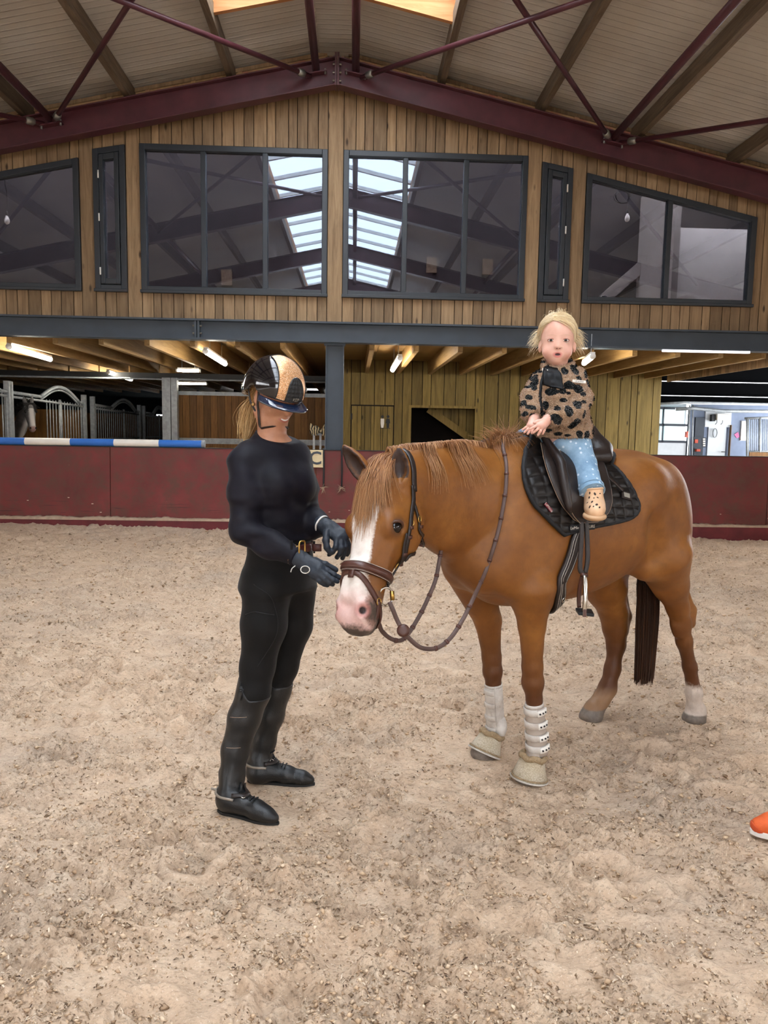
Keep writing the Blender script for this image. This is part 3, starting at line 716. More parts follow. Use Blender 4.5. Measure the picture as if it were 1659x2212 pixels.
# ---------------------------------------------------------------- unseen side and rear walls of the arena, openings added to let daylight in
ze = roofz(XL, ZR_CEIL)
wl_ = root('wall_left', (XL, 0, 0), kind='structure'); wr_ = root('wall_right', (XRr, 0, 0), kind='structure'); wb_ = root('wall_rear', (0, YB, 0), kind='structure')
for o, x, s in ((wl_, XL, -1), (wr_, XRr, 1)):
    obox('wall_panel', (x, YB, -0.1), (x+s*0.1, 10.7, 2.4), 'cladding_brown', o); obox('wall_panel', (x, YB, 3.6), (x+s*0.1, 10.7, 4.5), 'cladding_brown', o)
    obox('wall_panel', (x, 1.25, 2.4), (x+s*0.1, 10.7, 3.6), 'cladding_brown', o)
    for yy in np.arange(YB, 1.5, 4.5): obox('wall_post', (x, yy-0.12, 2.4), (x+s*0.1, yy+0.12, 3.6), 'steel_red', o)
obox('wall_panel', (XL, YB-0.1, -0.1), (-2.5, YB, 6.6), 'cladding_brown', wb_); obox('wall_panel', (2.5, YB-0.1, -0.1), (XRr, YB, 6.6), 'cladding_brown', wb_); obox('wall_panel', (-2.5, YB-0.1, 4.0), (2.5, YB, 6.6), 'cladding_brown', wb_)
for k in range(6):
    yc = SKY0-2.0-k*4.0
    portal('rooflight_portal', (XC, yc, 6.72), 2.9, 4.0, (0, 0, -1))
portal('added_side_portal', (XL-0.12, -6.9, 3.0), 16.2, 1.2, (1, 0, 0)); portal('added_side_portal', (XRr+0.12, -6.9, 3.0), 16.2, 1.2, (-1, 0, 0))
portal('added_rear_portal', (0, YB-0.12, 2.0), 5, 4.0, (0, 1, 0))
# ================================================================ KICKBOARD, POLE, STABLES UNDER THE LOFT
t = NT('red_paint'); v = t.coord()
n1 = t.noise(v, 1.1, 6, 0.6, 0.6); n2 = t.noise(v, 5, 8, 0.7)
c = t.ramp(n1, [(0.3, lin('#55231f')), (0.5, lin('#702826')), (0.7, lin('#7c3230'))])
c = t.mix(t.ramp(n2, [(0.42, (0, 0, 0, 1)), (0.66, (0.9, 0.9, 0.9, 1))]), c, lin('#5a3a30'))
mp = t.n('ShaderNodeMapping'); mp.inputs['Scale'].default_value = (5, 5, 14); t.l(v, mp.inputs[0])
vo = t.n('ShaderNodeTexVoronoi'); vo.inputs['Scale'].default_value = 1.4; t.l(mp.outputs[0], vo.inputs['Vector'])
sel = t.math('GREATER_THAN', t.n('ShaderNodeSeparateColor').outputs[0], 2.0)
sc_ = t.n('ShaderNodeSeparateColor'); t.l(vo.outputs['Color'], sc_.inputs[0])
chip = t.math('MULTIPLY', t.math('LESS_THAN', vo.outputs['Distance'], t.math('MULTIPLY', sc_.outputs[1], 0.13)), t.math('GREATER_THAN', sc_.outputs[0], 0.5))
c = t.mix(chip, c, lin('#cdb9a4'))
mp = t.n('ShaderNodeMapping'); mp.inputs['Scale'].default_value = (1.2, 1.2, 30); t.l(v, mp.inputs[0])
scr = t.ramp(t.noise(mp.outputs[0], 1.5, 5, 0.6, 0.3), [(0.60, (0, 0, 0, 1)), (0.68, (0.85, 0.85, 0.85, 1))])
sz = t.n('ShaderNodeSeparateXYZ'); t.l(v, sz.inputs[0])
low = t.ramp(sz.outputs[2], [(0.30, (1, 1, 1, 1)), (0.62, (0, 0, 0, 1))])
c = t.mix(t.math('MULTIPLY', scr, low), c, lin('#33201e'))
t.set(base=c, rough=t.ramp(n2, [(0.3, (0.38,)*3), (0.7, (0.65,)*3)]), normal=t.bump(n2, 0.12, 0.01), spec=0.4)
plain('red_base', '#661f24', 0.6, var=0.3, scale=5)
plain('sand_dust', '#b39a82', 0.95, var=0.15, scale=20, bump=0.6, bscale=80)
kb = root('kickboard', (0, 10.42, 0), 'weathered dark red painted kickboard along the end of the arena', 'kickboard')
sx = WL(237, 1040, 10.42)[0]
edges = [sx-3.2, sx, WL(690, 1040, 10.42)[0]-0.05, sx+2*3.05+0.05, sx+3*3.05+0.1, 7.3]
edges = [-7.0]+[e for e in edges if e > -6.9]
for a, b in zip(edges[:-1], edges[1:]):
    MB().hexa([(a+0.004, 10.42, 0.22), (b-0.004, 10.42, 0.22), (b-0.004, 10.46, 0.22), (a+0.004, 10.46, 0.22)],
              [(a+0.004, 10.46, 1.205), (b-0.004, 10.46, 1.205), (b-0.004, 10.50, 1.205), (a+0.004, 10.50, 1.205)]).build('panel', 'red_paint', kb, bevel=0.004)
obox('base_board', (-7.0, 10.36, -0.1), (7.3, 10.42, 0.215), 'red_base', kb, bevel=0.006)
obox('top_cap', (-7.0, 10.45, 1.203), (7.3, 10.53, 1.213), 'steel_black', kb)
# sand lying on the ledge of the base board
mb = MB(); xs = np.arange(-6.9, 7.2, 0.03); h_ = 0.012+0.022*np.abs(np.sin(xs*1.7+np.sin(xs*5)))*rng.uniform(0.3, 1.0, len(xs))
vs = []; fs = []
for i, x in enumerate(xs): vs += [(x, 10.352, 0.206), (x, 10.37, 0.215+h_[i]), (x, 10.422, 0.222+h_[i]*1.2), (x, 10.425, 0.21)]
for i in range(len(xs)-1):
    for k in range(3): fs.append((i*4+k, i*4+k+1, i*4+4+k+1, i*4+4+k)[::-1])
o = mb.add(vs, fs).build('sand_ledge', 'sand_dust', smooth=True); tag(o, 'thin ridge of sand lying on the ledge of the red kickboard', 'sand', kind='stuff')
# jump pole on top
plain('pole_blue', '#2f6fc4', 0.4, var=0.08); plain('pole_white', '#e9e4da', 0.45, var=0.05)
pz0 = 1.213+0.05; r0 = 0.05
xe = WL(443, 960, 10.48)[0]; bx = [WL(px, 950, 10.48)[0] for px in (-200, -105, -41, 55, 153, 247, 344, 436)]
pr = root('jump_pole', (bx[3], 10.48, 1.213), 'blue and white banded jumping pole lying along the kickboard top', 'pole')
for k in range(len(bx)-1):
    MB().tube([(bx[k], 10.48, pz0), (bx[k+1], 10.48, pz0)], r0, 20).build('band', 'pole_blue' if k % 2 == 0 else 'pole_white', pr, smooth=False, label='blue band' if k % 2 == 0 else 'white band')
MB().tube([(bx[-1], 10.48, pz0), (xe, 10.48, pz0)], r0*1.02, 20).build('end_cap', 'galvanised', pr)
# letter plate C
plain('plate_cream', '#d8c49a', 0.6, var=0.1); plain('letter_dark', '#3a3f48', 0.6)
xa, xb = WL(659, 990, 10.40)[0], WL(700, 990, 10.40)[0]; za, zb = WL(690, 1010, 10.40)[2], WL(690, 972, 10.40)[2]
lp = root('letter_plate', ((xa+xb)/2, 10.40, za), 'cream dressage plate with a dark letter C on the kickboard', 'sign')
obox('plate', (xa, 10.39, za), (xb, 10.41, zb), 'plate_cream', lp, bevel=0.006)
text_mesh('letter', 'C', 'letter_dark', 0.25, frame_matrix(((xa+xb)/2+0.012, 10.388, (za+zb)/2), (1, 0, 0), (0, -1, 0)), lp, 0.002, bold=0.004)
# dusty cords hanging from the post
for k, px in enumerate((699, 738)):
    p0 = WL(px, 968, 10.40); p1 = WL(px, 1052, 10.38); r = root('hanging_cord', p1, 'dusty dark cord hanging by the steel post, %s one' % ('left' if k == 0 else 'right'), 'cord', 'cords by the post')
    MB().tube(spline([p0, (p0+p1)/2+[0.004, 0, 0], p1], 14), 0.014, 6).build('cord', 'steel_black', r, smooth=True)
    mb = MB()
    for j in range(26):
        d = rng.normal(0, 1, 3); d[2] -= 0.5; d /= np.linalg.norm(d); L_ = rng.uniform(0.03, 0.11)
        mb.tube(spline([p1, p1+d*L_*0.5+rng.normal(0, 0.006, 3), p1+d*L_], 5), [0.004, 0.004, 0.003, 0.003, 0.001], 4)
    mb.build('dust_tuft', 'sand_dust', r)
# ---------------------------------------------------------------- loft deck, joists, cross beam
dk = root('ceiling_stable', (0, 11, 2.85), kind='structure')
for x0 in np.arange(-14, 6.3, 0.6): obox('deck_board', (x0, 10.6, 2.86), (x0+0.597, 26 if x0 < 0.4 else 15.1, 2.9), 'deck_wood', dk)
JL = []
for j, x in enumerate(np.arange(-13.4, 6.5, 0.62)):
    far = 16.0 if x < -0.6 else 15.0
    o = MB().box((x-0.035, 10.64, 2.60), (x+0.035, far, 2.86)).build('floor_joist', 'joist_wood', dk)
    if x < -0.3:
        MB().box((x-0.035, 16.1, 2.60), (x+0.035, 25.8, 2.86)).build('floor_joist', 'joist_wood', dk)
o = root('cross_beam', (-7, 16.05, 2.5), 'thin grey steel cross beam under the stable ceiling joists', 'beam')
obox('rail', (-14, 16.0, 2.50), (-0.5, 16.1, 2.60), 'steel_black', o); MB().tube([(-14, 15.95, 2.47), (-0.5, 15.95, 2.47)], 0.02, 8).build('conduit', 'galvanised', o, smooth=True)
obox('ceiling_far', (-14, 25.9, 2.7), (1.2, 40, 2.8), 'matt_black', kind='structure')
def led(pa, pb, Y, lab, z=2.56, r=0.038):
    a = WL(*pa, Y); b = WL(*pb, Y)
    # both ends at tube height: put on the plane z
    a = GR(*pa, z); b = GR(*pb, z)
    L = root('tube_light', (a+b)/2, lab, 'tube light', 'LED tube lights')
    MB().tube([a, b], r, 12).build('diffuser', 'led_tube', L, smooth=True)
    u = (b-a)/np.linalg.norm(b-a)
    MB().bar(a+[0, 0, r+0.007], b+[0, 0, r+0.007], r*1.8, 0.03).build('housing', 'white_plastic', L)
    for e, s in ((a, -1), (b, 1)): MB().tube([e, e+u*s*0.03], r+0.003, 12).build('end_cap', 'white_plastic', L, smooth=True)
    for f in (0.2, 0.8): c = a+(b-a)*f; MB().tube([c+[0, 0, 0.05], [c[0], c[1], 2.865]], 0.006, 6).build('hanger', 'galvanised', L)
led((20, 749), (108, 776), 13, 'lit tube light under the stable joists at the far left')
led((234, 804), (283, 820), 17, 'smaller lit tube light above the grey horse stalls')
led((444, 759), (486, 786), 13, 'lit tube light under the joists left of the helmet')
led((384, 800), (430, 801), 19, 'distant lit tube light crossing above the galvanised aisle posts', z=2.5, r=0.028)
led((384, 828), (446, 829), 24, 'farthest lit tube light low over the timber stall front', z=2.45, r=0.026)
led((864, 774), (848, 799), 13, 'lit tube light in front of the olive timber wall', z=2.54)
led((1262, 784), (1280, 770), 13, 'lit tube light partly behind the child', z=2.54)
# ---------------------------------------------------------------- olive clad service room on the right
Yw = 15.0
wo = root('wall_service', (3, Yw, 0), kind='structure')
xL, xR = WL(720, 900, Yw)[0], WL(1425, 900, Yw)[0]
dx0, dx1 = WL(758, 900, Yw)[0], WL(851, 900, Yw)[0]; dzt = WL(800, 876, Yw)[2]
ox0, ox1 = WL(888, 900, Yw)[0], WL(1025, 900, Yw)[0]; ozt = WL(960, 882, Yw)[2]
brk = [xL, dx0, dx1, ox0, ox1, xR]
for i in range(5):
    a, b = brk[i], brk[i+1]; n = max(1, int(round((b-a)/0.215))); e = np.linspace(a, b, n+1)
    if n > 1: e[1:-1] += rng.uniform(-0.05, 0.05, n-1)
    for j in range(n):
        x0, x1 = e[j]+0.006, e[j+1]-0.006; yf = Yw-0.02-rng.uniform(0, 0.006)
        if i == 3: obox('board', (x0, yf, ozt), (x1, Yw, 2.86), 'cladding_olive', wo, bevel=0.004)
        elif i == 1: obox('board', (x0, yf, dzt+0.012), (x1, Yw, 2.86), 'cladding_olive', wo, bevel=0.004)
        else: obox('board', (x0, yf, 0), (x1, Yw, 2.86), 'cladding_olive', wo, bevel=0.004)
obox('sheathing', (xL, Yw+0.002, ozt), (xR, Yw+0.08, 2.86), 'sheathing_dark', wo); obox('sheathing', (xL, Yw+0.002, 0), (ox0, Yw+0.08, ozt), 'sheathing_dark', wo); obox('sheathing', (ox1, Yw+0.002, 0), (xR, Yw+0.08, ozt), 'sheathing_dark', wo)
for (a, b, c_, d_) in ((ox0-0.05, ox0, 0, ozt+0.05), (ox1, ox1+0.05, 0, ozt+0.05)): obox('opening_trim', (a, Yw-0.05, c_), (b, Yw+0.1, d_), 'cladding_olive', wo)
obox('opening_trim', (ox0, Yw-0.05, ozt), (ox1, Yw+0.1, ozt+0.05), 'cladding_olive', wo)
obox('side_panel', (xR-0.08, Yw+0.08, 0), (xR, 22, 2.86), 'cladding_olive', wo); obox('side_panel', (xL, Yw+0.08, 0), (xL+0.08, 36, 2.86), 'stall_wood', wo); obox('back_panel', (xL, 21.9, 0), (xR, 22, 2.86), 'sheathing_dark', wo); obox('top_panel', (xL, Yw, 2.9), (xR, 22, 2.95), 'sheathing_dark', wo)
obox('inner_panel', (ox0-0.4, 16.6, 0), (ox1+0.6, 16.7, 2.5), 'sheathing_dark', wo)
# boarded underside of the stairs seen in the opening
a = WL(925, 884, Yw+0.5); b = WL(1012, 945, Yw+0.5)
for j, x in enumerate(np.arange(a[0], ox1-0.02, 0.16)):
    zz = a[2]-(x-a[0])*(a[2]-b[2])/(b[0]-a[0]); zz2 = a[2]-(x+0.15-a[0])*(a[2]-b[2])/(b[0]-a[0])
    MB().hexa([(x, Yw+0.5, zz), (x+0.15, Yw+0.5, zz2), (x+0.15, Yw+0.53, zz2), (x, Yw+0.53, zz)], [(x, Yw+0.5, ozt+0.1), (x+0.15, Yw+0.5, ozt+0.1), (x+0.15, Yw+0.53, ozt+0.1), (x, Yw+0.53, ozt+0.1)]).build('stair_board', 'cladding_olive', wo)
MB().bar((a[0], Yw+0.47, a[2]), (b[0]+0.4, Yw+0.47, b[2]-0.4*(a[2]-b[2])/(b[0]-a[0])), 0.05, 0.14, (0, 0, 1)).build('stair_string', 'cladding_olive', wo)
dr = root('door_1', (dx0, Yw, 0), kind='structure')
n = 9; e = np.linspace(dx0+0.012, dx1-0.012, n+1); e[1:-1] += rng.uniform(-0.03, 0.03, n-1)
for j in range(n): obox('board', (e[j]+0.004, Yw-0.022-rng.uniform(0, .004), 0), (e[j+1]-0.004, Yw, dzt-0.012), 'cladding_olive', dr, bevel=0.004)
for zz in (0.4, dzt-0.22): obox('hinge', (dx0-0.005, Yw-0.045, zz-0.06), (dx0+0.03, Yw-0.02, zz+0.06), 'steel_black', dr)
# toilet pictograms
for k, px in enumerate((826, 838)):
    p = WL(px, 911, Yw-0.04); S = 0.16
    r = root('toilet_sign', p, 'small %s standing-figure sign on the olive timber door' % ('white and black' if k == 0 else 'black'), 'sign', 'toilet signs')
    MB().lathe([(0.002, -0.006), (0.028, -0.006), (0.028, 0.006), (0.002, 0.006)], 14, p+[0, 0, 0.10], (0, 1, 0)).build('head', 'steel_black', r)
    poly = [(-0.03, 0.06), (0.03, 0.06), (0.045, -0.03), (0.028, -0.03), (0.024, -0.12), (-0.024, -0.12), (-0.028, -0.03), (-0.045, -0.03)] if k else [(-0.035, 0.06), (0.035, 0.06), (0.035, -0.04), (0.02, -0.12), (-0.02, -0.12), (-0.035, -0.04)]
    MB().prism([p+[a_, -0.006, b_] for a_, b_ in poly], (0, 0.012, 0)).build('figure', 'white_plastic' if k == 0 else 'steel_black', r)
    obox('foot_line', p+[-0.05, -0.005, -0.135], p+[0.05, 0.005, -0.125], 'steel_black', r)
# fascia of the loft side and yard beyond on the right
fx = xR+0.12
fs_ = root('trim_2', (fx, 13, 2.6), kind='structure')
for yy in np.arange(10.7, 15.0, 0.14): obox('fascia_board', (fx, yy, 2.55), (fx+0.03, yy+0.134, 2.86), 'cladding_brown', fs_)
# ---------------------------------------------------------------- yard seen over the kickboard on the right
Yy = 24.0
def yr(px, py, Y=Yy): return WL(px, py, Y)
wy = root('wall_yard', (12, Yy, 0), kind='structure')
plain('yard_blue', '#76839a', 0.8, var=0.08); plain('yard_white', '#d6dde2', 0.6, var=0.05); plain('yard_dark', '#3c434d', 0.7)
plain('brown_post', '#6e5236', 0.8); plain('pink_paper', '#c06a98', 0.7); plain('orange_red', '#c2472a', 0.5)
def ybox(nm, x0, y0, x1, y1, mat, par, th=0.1, Y=Yy, **k):
    a = yr(x0, y1, Y); b = yr(x1, y0, Y); return obox(nm, (a[0], Y-th, a[2]), (b[0], Y, b[2]), mat, par, **k)
ybox('wall_panel', 1482, 870, 1800, 1040, 'yard_blue', wy, 0.1, Yy+0.1); ybox('wall_panel', 1395, 870, 1482, 1040, 'yard_white', wy, 0.05, Yy+0.25)
ybox('dark_panel', 1496, 902, 1521, 990, 'yard_dark', wy, 0.06, Yy); ybox('white_panel', 1521, 890, 1579, 922, 'yard_white', wy, 0.05, Yy)
sd = root('door_2', yr(1440, 1040), kind='structure')
for (y0, y1) in ((884, 916), (921, 952)):
    ybox('pane', 1424, y0, 1430, y1, 'daylit_pane', sd, 0.03); ybox('pane', 1433, y0, 1479, y1, 'daylit_pane', sd, 0.03)
for y0 in (880, 916, 952): ybox('rail', 1418, y0, 1484, y0+4, 'yard_dark', sd, 0.06)
ybox('stile', 1430, 880, 1432, 956, 'yard_dark', sd, 0.06); ybox('stile', 1480, 880, 1488, 990, 'yard_dark', sd, 0.08)
ybox('panel', 1416, 956, 1481, 1010, 'yard_white', sd, 0.04)
d3 = root('door_3', yr(1545, 1040), kind='structure')
ybox('leaf', 1522, 921, 1568, 1040, 'yard_white', d3, 0.05, Yy+0.02)
a = yr(1564, 976, Yy-0.05); MB().tube([a, a+[0, -0.06, 0], a+[-0.12, -0.06, 0]], 0.012, 8).build('handle', 'steel_black', d3)
o = ybox('timber_post', 1569, 918, 1576, 1040, 'brown_post', None, 0.12, Yy-0.02); tag(o, 'brown timber post beside the white yard door', 'post')
ac = root('heater_box', yr(1555, 912, Yy-0.1), 'white wall-mounted heater unit above the yard door', 'heater')
ybox('casing', 1541, 894, 1568, 908, 'white_plastic', ac, 0.25, Yy-0.055, bevel=0.02); ybox('bracket', 1533, 896, 1541, 910, 'steel_black', ac, 0.15, Yy-0.055)
for px in (1549, 1561):
    p = yr(px, 908, Yy-0.15); MB().tube(spline([p, p+[0, 0, -0.08], p+[-0.05, 0, -0.13]], 8), 0.018, 6).build('pipe', 'galvanised', ac, smooth=True)
hl = yr(1545, 932, Yy-0.1)
o = MB().tube(spline([hl+[0.07*math.cos(a_), 0, 0.14*math.sin(a_)-0.05] for a_ in np.linspace(0, 6.28, 10)], 24, True), 0.02, 6, closed=True).build('halter_loop', 'galvanised', None, smooth=True); tag(o, 'pale rope halter loop hanging on the white yard door', 'halter')
nb = root('notice_board', yr(1603, 950), 'white notice board on the blue yard wall by the bars', 'notice board')
ybox('board', 1598, 910, 1612, 951, 'white_plastic', nb, 0.06, Yy); ybox('frame', 1596.5, 909, 1613.5, 952, 'galvanised', nb, 0.03, Yy+0.01)
a = yr(1592, 940, Yy-0.02); o = MB().prism([a+[-0.09, 0, 0.02], a+[0.03, 0, 0.10], a+[0.10, 0, -0.06], a+[0.0, 0, -0.10]], (0, 0.02, 0)).build('pink_sheet', 'pink_paper'); tag(o, 'tilted pink sheet beside the yard notice board', 'paper')
sw = root('switch_panel', yr(1505, 965), 'dark switch panel with white rows and an orange box', 'switch panel')
ybox('back', 1494, 945, 1522, 966, 'yard_dark', sw, 0.12, Yy)
for k in range(4): ybox('label_strip', 1515, 947+k*4.6, 1520, 950+k*4.6, 'white_plastic', sw, 0.12, Yy-0.02)
ybox('orange_box', 1497, 949, 1504, 957, 'orange_red', sw, 0.14, Yy-0.02); ybox('orange_box', 1500, 970, 1509, 975, 'orange_red', sw, 0.14, Yy-0.02)
o = ybox('fire_tag', 1479, 932, 1484, 945, 'orange_red', None, 0.1, Yy-0.1); tag(o, 'red and white tag on the sectional door post', 'tag')
# yard stall bars at the far right
yb = root('yard_stall', yr(1640, 1000, 22), 'grey barred stall front at the right edge of the yard', 'stall front')
def yb_bar(x0, y0, x1, y1, r, nm): MB().tube([yr(x0, y0, 22), yr(x1, y1, 22)], r, 8).build(nm, 'galvanised', yb, smooth=True)
yb_bar(1609, 904, 1690, 901, 0.035, 'top_rail'); yb_bar(1612, 976, 1690, 974, 0.03, 'bottom_rail')
for px in np.arange(1613, 1690, 4.4): yb_bar(px, 906, px, 978, 0.014, 'bar')
yb_bar(1614, 904, 1614, 1000, 0.035, 'post'); yb_bar(1641, 902, 1641, 1000, 0.04, 'post')
ybox('kick_panel', 1614, 978, 1700, 1030, 'stall_wood', yb, 0.04, 22)
# dark steel roof beams of the yard, strip lights, pipes
for k, (y0, y1, Y) in enumerate(((792, 822, 17), (832, 853, 20), (857, 870, 22.5))):
    a = yr(1400, y1, Y); b = yr(1800, y0, Y)
    r = root('yard_beam', ((a[0]+b[0])/2, Y, a[2]), 'black steel yard roof beam, %s from the front' % ORD[k], 'beam', 'yard roof beams')
    obox('web', (xR-0.3, Y-0.02, a[2]+0.02), (b[0], Y, b[2]), 'matt_black', r); obox('bottom_flange', (xR-0.3, Y-0.1, a[2]), (b[0], Y+0.1, a[2]+0.02), 'matt_black', r)
    obox('light_strip', (xR-0.2, Y-0.06, a[2]-0.018), (b[0], Y-0.03, a[2]-0.002), 'led_strip', r)
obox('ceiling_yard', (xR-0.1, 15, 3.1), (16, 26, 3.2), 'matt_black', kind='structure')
o = MB().tube([yr(1425, 872, 21.5), yr(1480, 869, 21.5), yr(1800, 876, 21.5)], 0.035, 8).build('yard_pipe', 'galvanised', smooth=True); tag(o, 'long grey pipe slung below the yard roof beams', 'pipe')
o = MB().tube([yr(1460, 884, 21.8), yr(1500, 882, 21.8), yr(1560, 888, 21.8), yr(1800, 890, 21.8)], 0.05, 8).build('yard_duct', 'galvanised', smooth=True); tag(o, 'thicker grey duct crossing the yard above the doors', 'duct')
for k, px in enumerate((1490, 1497)):
    o = MB().tube([yr(px, 875, 21.9), yr(px-2, 985, 21.9)], 0.022, 8).build('drop_pipe', 'galvanised', smooth=True); tag(o, 'thin vertical pipe by the sectional door, %s one' % ('left' if k == 0 else 'right'), 'pipe', 'drop pipes')
# grey strip light right under the loft beam at the right
a = GR(1432, 752, 2.66); b = GR(1620, 757, 2.66)
a, b = WL(1432, 752, 10.44), WL(1620, 757, 10.44); o = obox('ledge_light', (a[0], 10.43, 2.645), (b[0], 10.47, 2.676), 'led_strip'); tag(o, 'slim cool light strip under the loft beam at the right', 'light')
# ---------------------------------------------------------------- stable stalls along the left aisle
XS = -6.4
def sy(px): return XS*FPX/(px-741.0)
def stz(Y): return 2.09-(Y-14)*0.020
posts = [15, 172, 190, 287, 296, 345]
for k, (pa, pb) in enumerate(((-260, 15), (19, 172), (190, 287), (296, 346))):
    Ya, Yb = sy(pa), sy(pb)
    sr = root('barred_stall', (XS, (Ya+Yb)/2, 0), 'grey barred stall front with an arched gate, %s along the left aisle' % ORD[k], 'stall front', 'barred stall fronts')
    def P(u, z): Y = Ya+(Yb-Ya)*u; return np.array([XS, Y, z if z < 1.6 else z+stz(Y)-2.0])
    def rail(u0, z0, u1, z1, r, nm): MB().tube([P(u0, z0), P(u1, z1)], r, 8).build(nm, 'galvanised', sr, smooth=True)
    for u in (0, 1): MB().bar(P(u, 0.0), P(u, 2.2), 0.10, 0.10, (1, 0, 0)).build('post', 'galvanised', sr)
    rail(0, 2.0, 0.36, 2.0, 0.035, 'top_rail'); rail(0.92, 2.0, 1, 2.0, 0.035, 'top_rail')
    MB().tube([P(0.36+0.56*s, 2.0+0.27*math.sin(math.pi*s)) for s in np.linspace(0, 1, 16)], 0.04, 8).build('arch', 'galvanised', sr, smooth=True)
    MB().tube([P(0.36+0.56*s, 1.93+0.27*math.sin(math.pi*s)) for s in np.linspace(0, 1, 16)], 0.02, 8).build('arch_rail', 'galvanised', sr, smooth=True)
    rail(0, 1.92, 1, 1.92, 0.025, 'mid_rail'); rail(0, 0.95, 1, 0.95, 0.03, 'low_rail'); rail(0, 1.15, 1, 1.15, 0.018, 'low_rail')
    nb_ = 24 if k < 3 else 16
    for u in np.linspace(0.015, 0.985, nb_):
        if k == 1 and 0.05 < u < 0.42: continue
        rail(u, 0.95, u, 1.97, 0.012, 'bar')
    rail(0.62, 0.9, 0.62, 2.0, 0.03, 'gate_post')
    obox('kick_panel', (XS-0.04, min(Ya, Yb), 0), (XS-0.01, max(Ya, Yb), 0.93), 'stall_wood', sr)
    o = obox('stall_divider', (XS-3.4, Yb+0.02, 0), (XS-0.1, Yb+0.1, 1.85), 'stall_wood'); tag(o, 'brown wooden partition behind the barred stall front, %s along the aisle' % ORD[k], 'partition', 'stall partitions')
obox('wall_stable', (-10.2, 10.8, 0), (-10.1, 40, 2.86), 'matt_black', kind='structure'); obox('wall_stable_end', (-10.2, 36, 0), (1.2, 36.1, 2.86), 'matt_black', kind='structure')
emit_mat('aisle_glow', '#e6f2f5', 0.6)
o = obox('aisle_door', (WL(338, 900, 33)[0], 33, 0), (WL(362, 900, 33)[0], 33.05, 2.0), 'aisle_glow'); tag(o, 'glowing panel as a far doorway at the end of the stable aisle', 'doorway')  # emissive slab, widened and brightened to light the far aisle
# timber stall front right of the aisle
Ys = 16.4
sr = root('timber_stall', (-2, Ys, 0), 'brown timber stall front in a galvanised frame behind the rider', 'stall front')
x0, x1 = WL(375, 900, Ys)[0], WL(712, 900, Ys)[0]; zt, zb = WL(540, 856, Ys)[2], WL(540, 948, Ys)[2]
n = 22; e = np.linspace(x0+0.05, x1-0.02, n+1)
for j in range(n): obox('board', (e[j]+0.003, Ys-0.015-rng.uniform(0, .006), zb), (e[j+1]-0.003, Ys+0.02, zt), 'stall_wood', sr)
obox('backing', (x0, Ys+0.021, 0), (x1, Ys+0.05, zt), 'sheathing_dark', sr)
obox('top_rail', (x0, Ys-0.04, zt), (x1, Ys+0.04, zt+0.08), 'galvanised', sr); obox('bottom_rail', (x0, Ys-0.04, zb-0.12), (x1, Ys+0.04, zb), 'galvanised', sr)
obox('lower_boards', (x0, Ys-0.01, 0), (x1, Ys+0.02, zb-0.12), 'stall_wood', sr); obox('stile', (x0, Ys-0.04, 0), (x0+0.05, Ys+0.04, zt+0.08), 'galvanised', sr)
for px, w_ in ((362, 0.17), (379, 0.12)):
    a = WL(px, 900, 16.0)[0]
    o = obox('galvanised_post', (a-w_/2, 15.9, 0), (a+w_/2, 16.05, 2.5), 'galvanised'); tag(o, 'tall galvanised post at the end of the stable aisle, %s one' % ('wider left' if px == 362 else 'narrower right'), 'post', 'aisle posts')
# saddle rack with striped rug
a = WL(690, 930, 14.0)
rk = root('blanket_rack', (a[0], 14.0, 0), 'grey metal rack behind the steel post', 'rack')
za = WL(690, 938, 14.0)[2]
MB().bar((a[0]-0.12, 14, za), (a[0]+0.3, 14, za), 0.05, 0.04).build('top_bar', 'galvanised', rk); 
for dx in (-0.1, 0.02, 0.12): MB().bar((a[0]+dx, 14, 0), (a[0]+dx, 14, za), 0.04, 0.04, (0, 1, 0)).build('leg', 'galvanised', rk)
t = NT('zebra_cloth'); v = t.coord((1, 1, 1)); w_ = t.n('ShaderNodeTexWave'); w_.inputs['Scale'].default_value = 7; w_.inputs['Distortion'].default_value = 8; t.l(v, w_.inputs['Vector'])
t.set(base=t.ramp(w_.outputs['Fac'], [(0.45, lin('#1d1a18')), (0.55, lin('#a39577'))]), rough=0.9)
mb = MB(); vs = []; fs = []
for i in range(15):
    for j in range(9):
        u = i/14; w2 = j/8; x = a[0]-0.16+0.3*u
        y = 14.0-0.12*math.cos(math.pi*w2)+0.02*math.sin(u*19); z = za+0.03+0.16*math.sin(math.pi*w2)*(0.75+0.25*math.sin(u*7+1))+0.03*math.sin(u*13+w2*5)
        vs.append((x, y, z-0.05*(1-math.sin(math.pi*w2))*(0.5+0.5*math.sin(u*9))))
for i in range(14):
    for j in range(8): fs.append((i*9+j, i*9+9+j, i*9+10+j, i*9+j+1))
o = mb.add(vs, fs).build('striped_rug', 'zebra_cloth', smooth=True); m_ = o.modifiers.new('th', 'SOLIDIFY'); m_.thickness = 0.02; tag(o, 'dark striped rug heaped on the metal rack', 'rug')

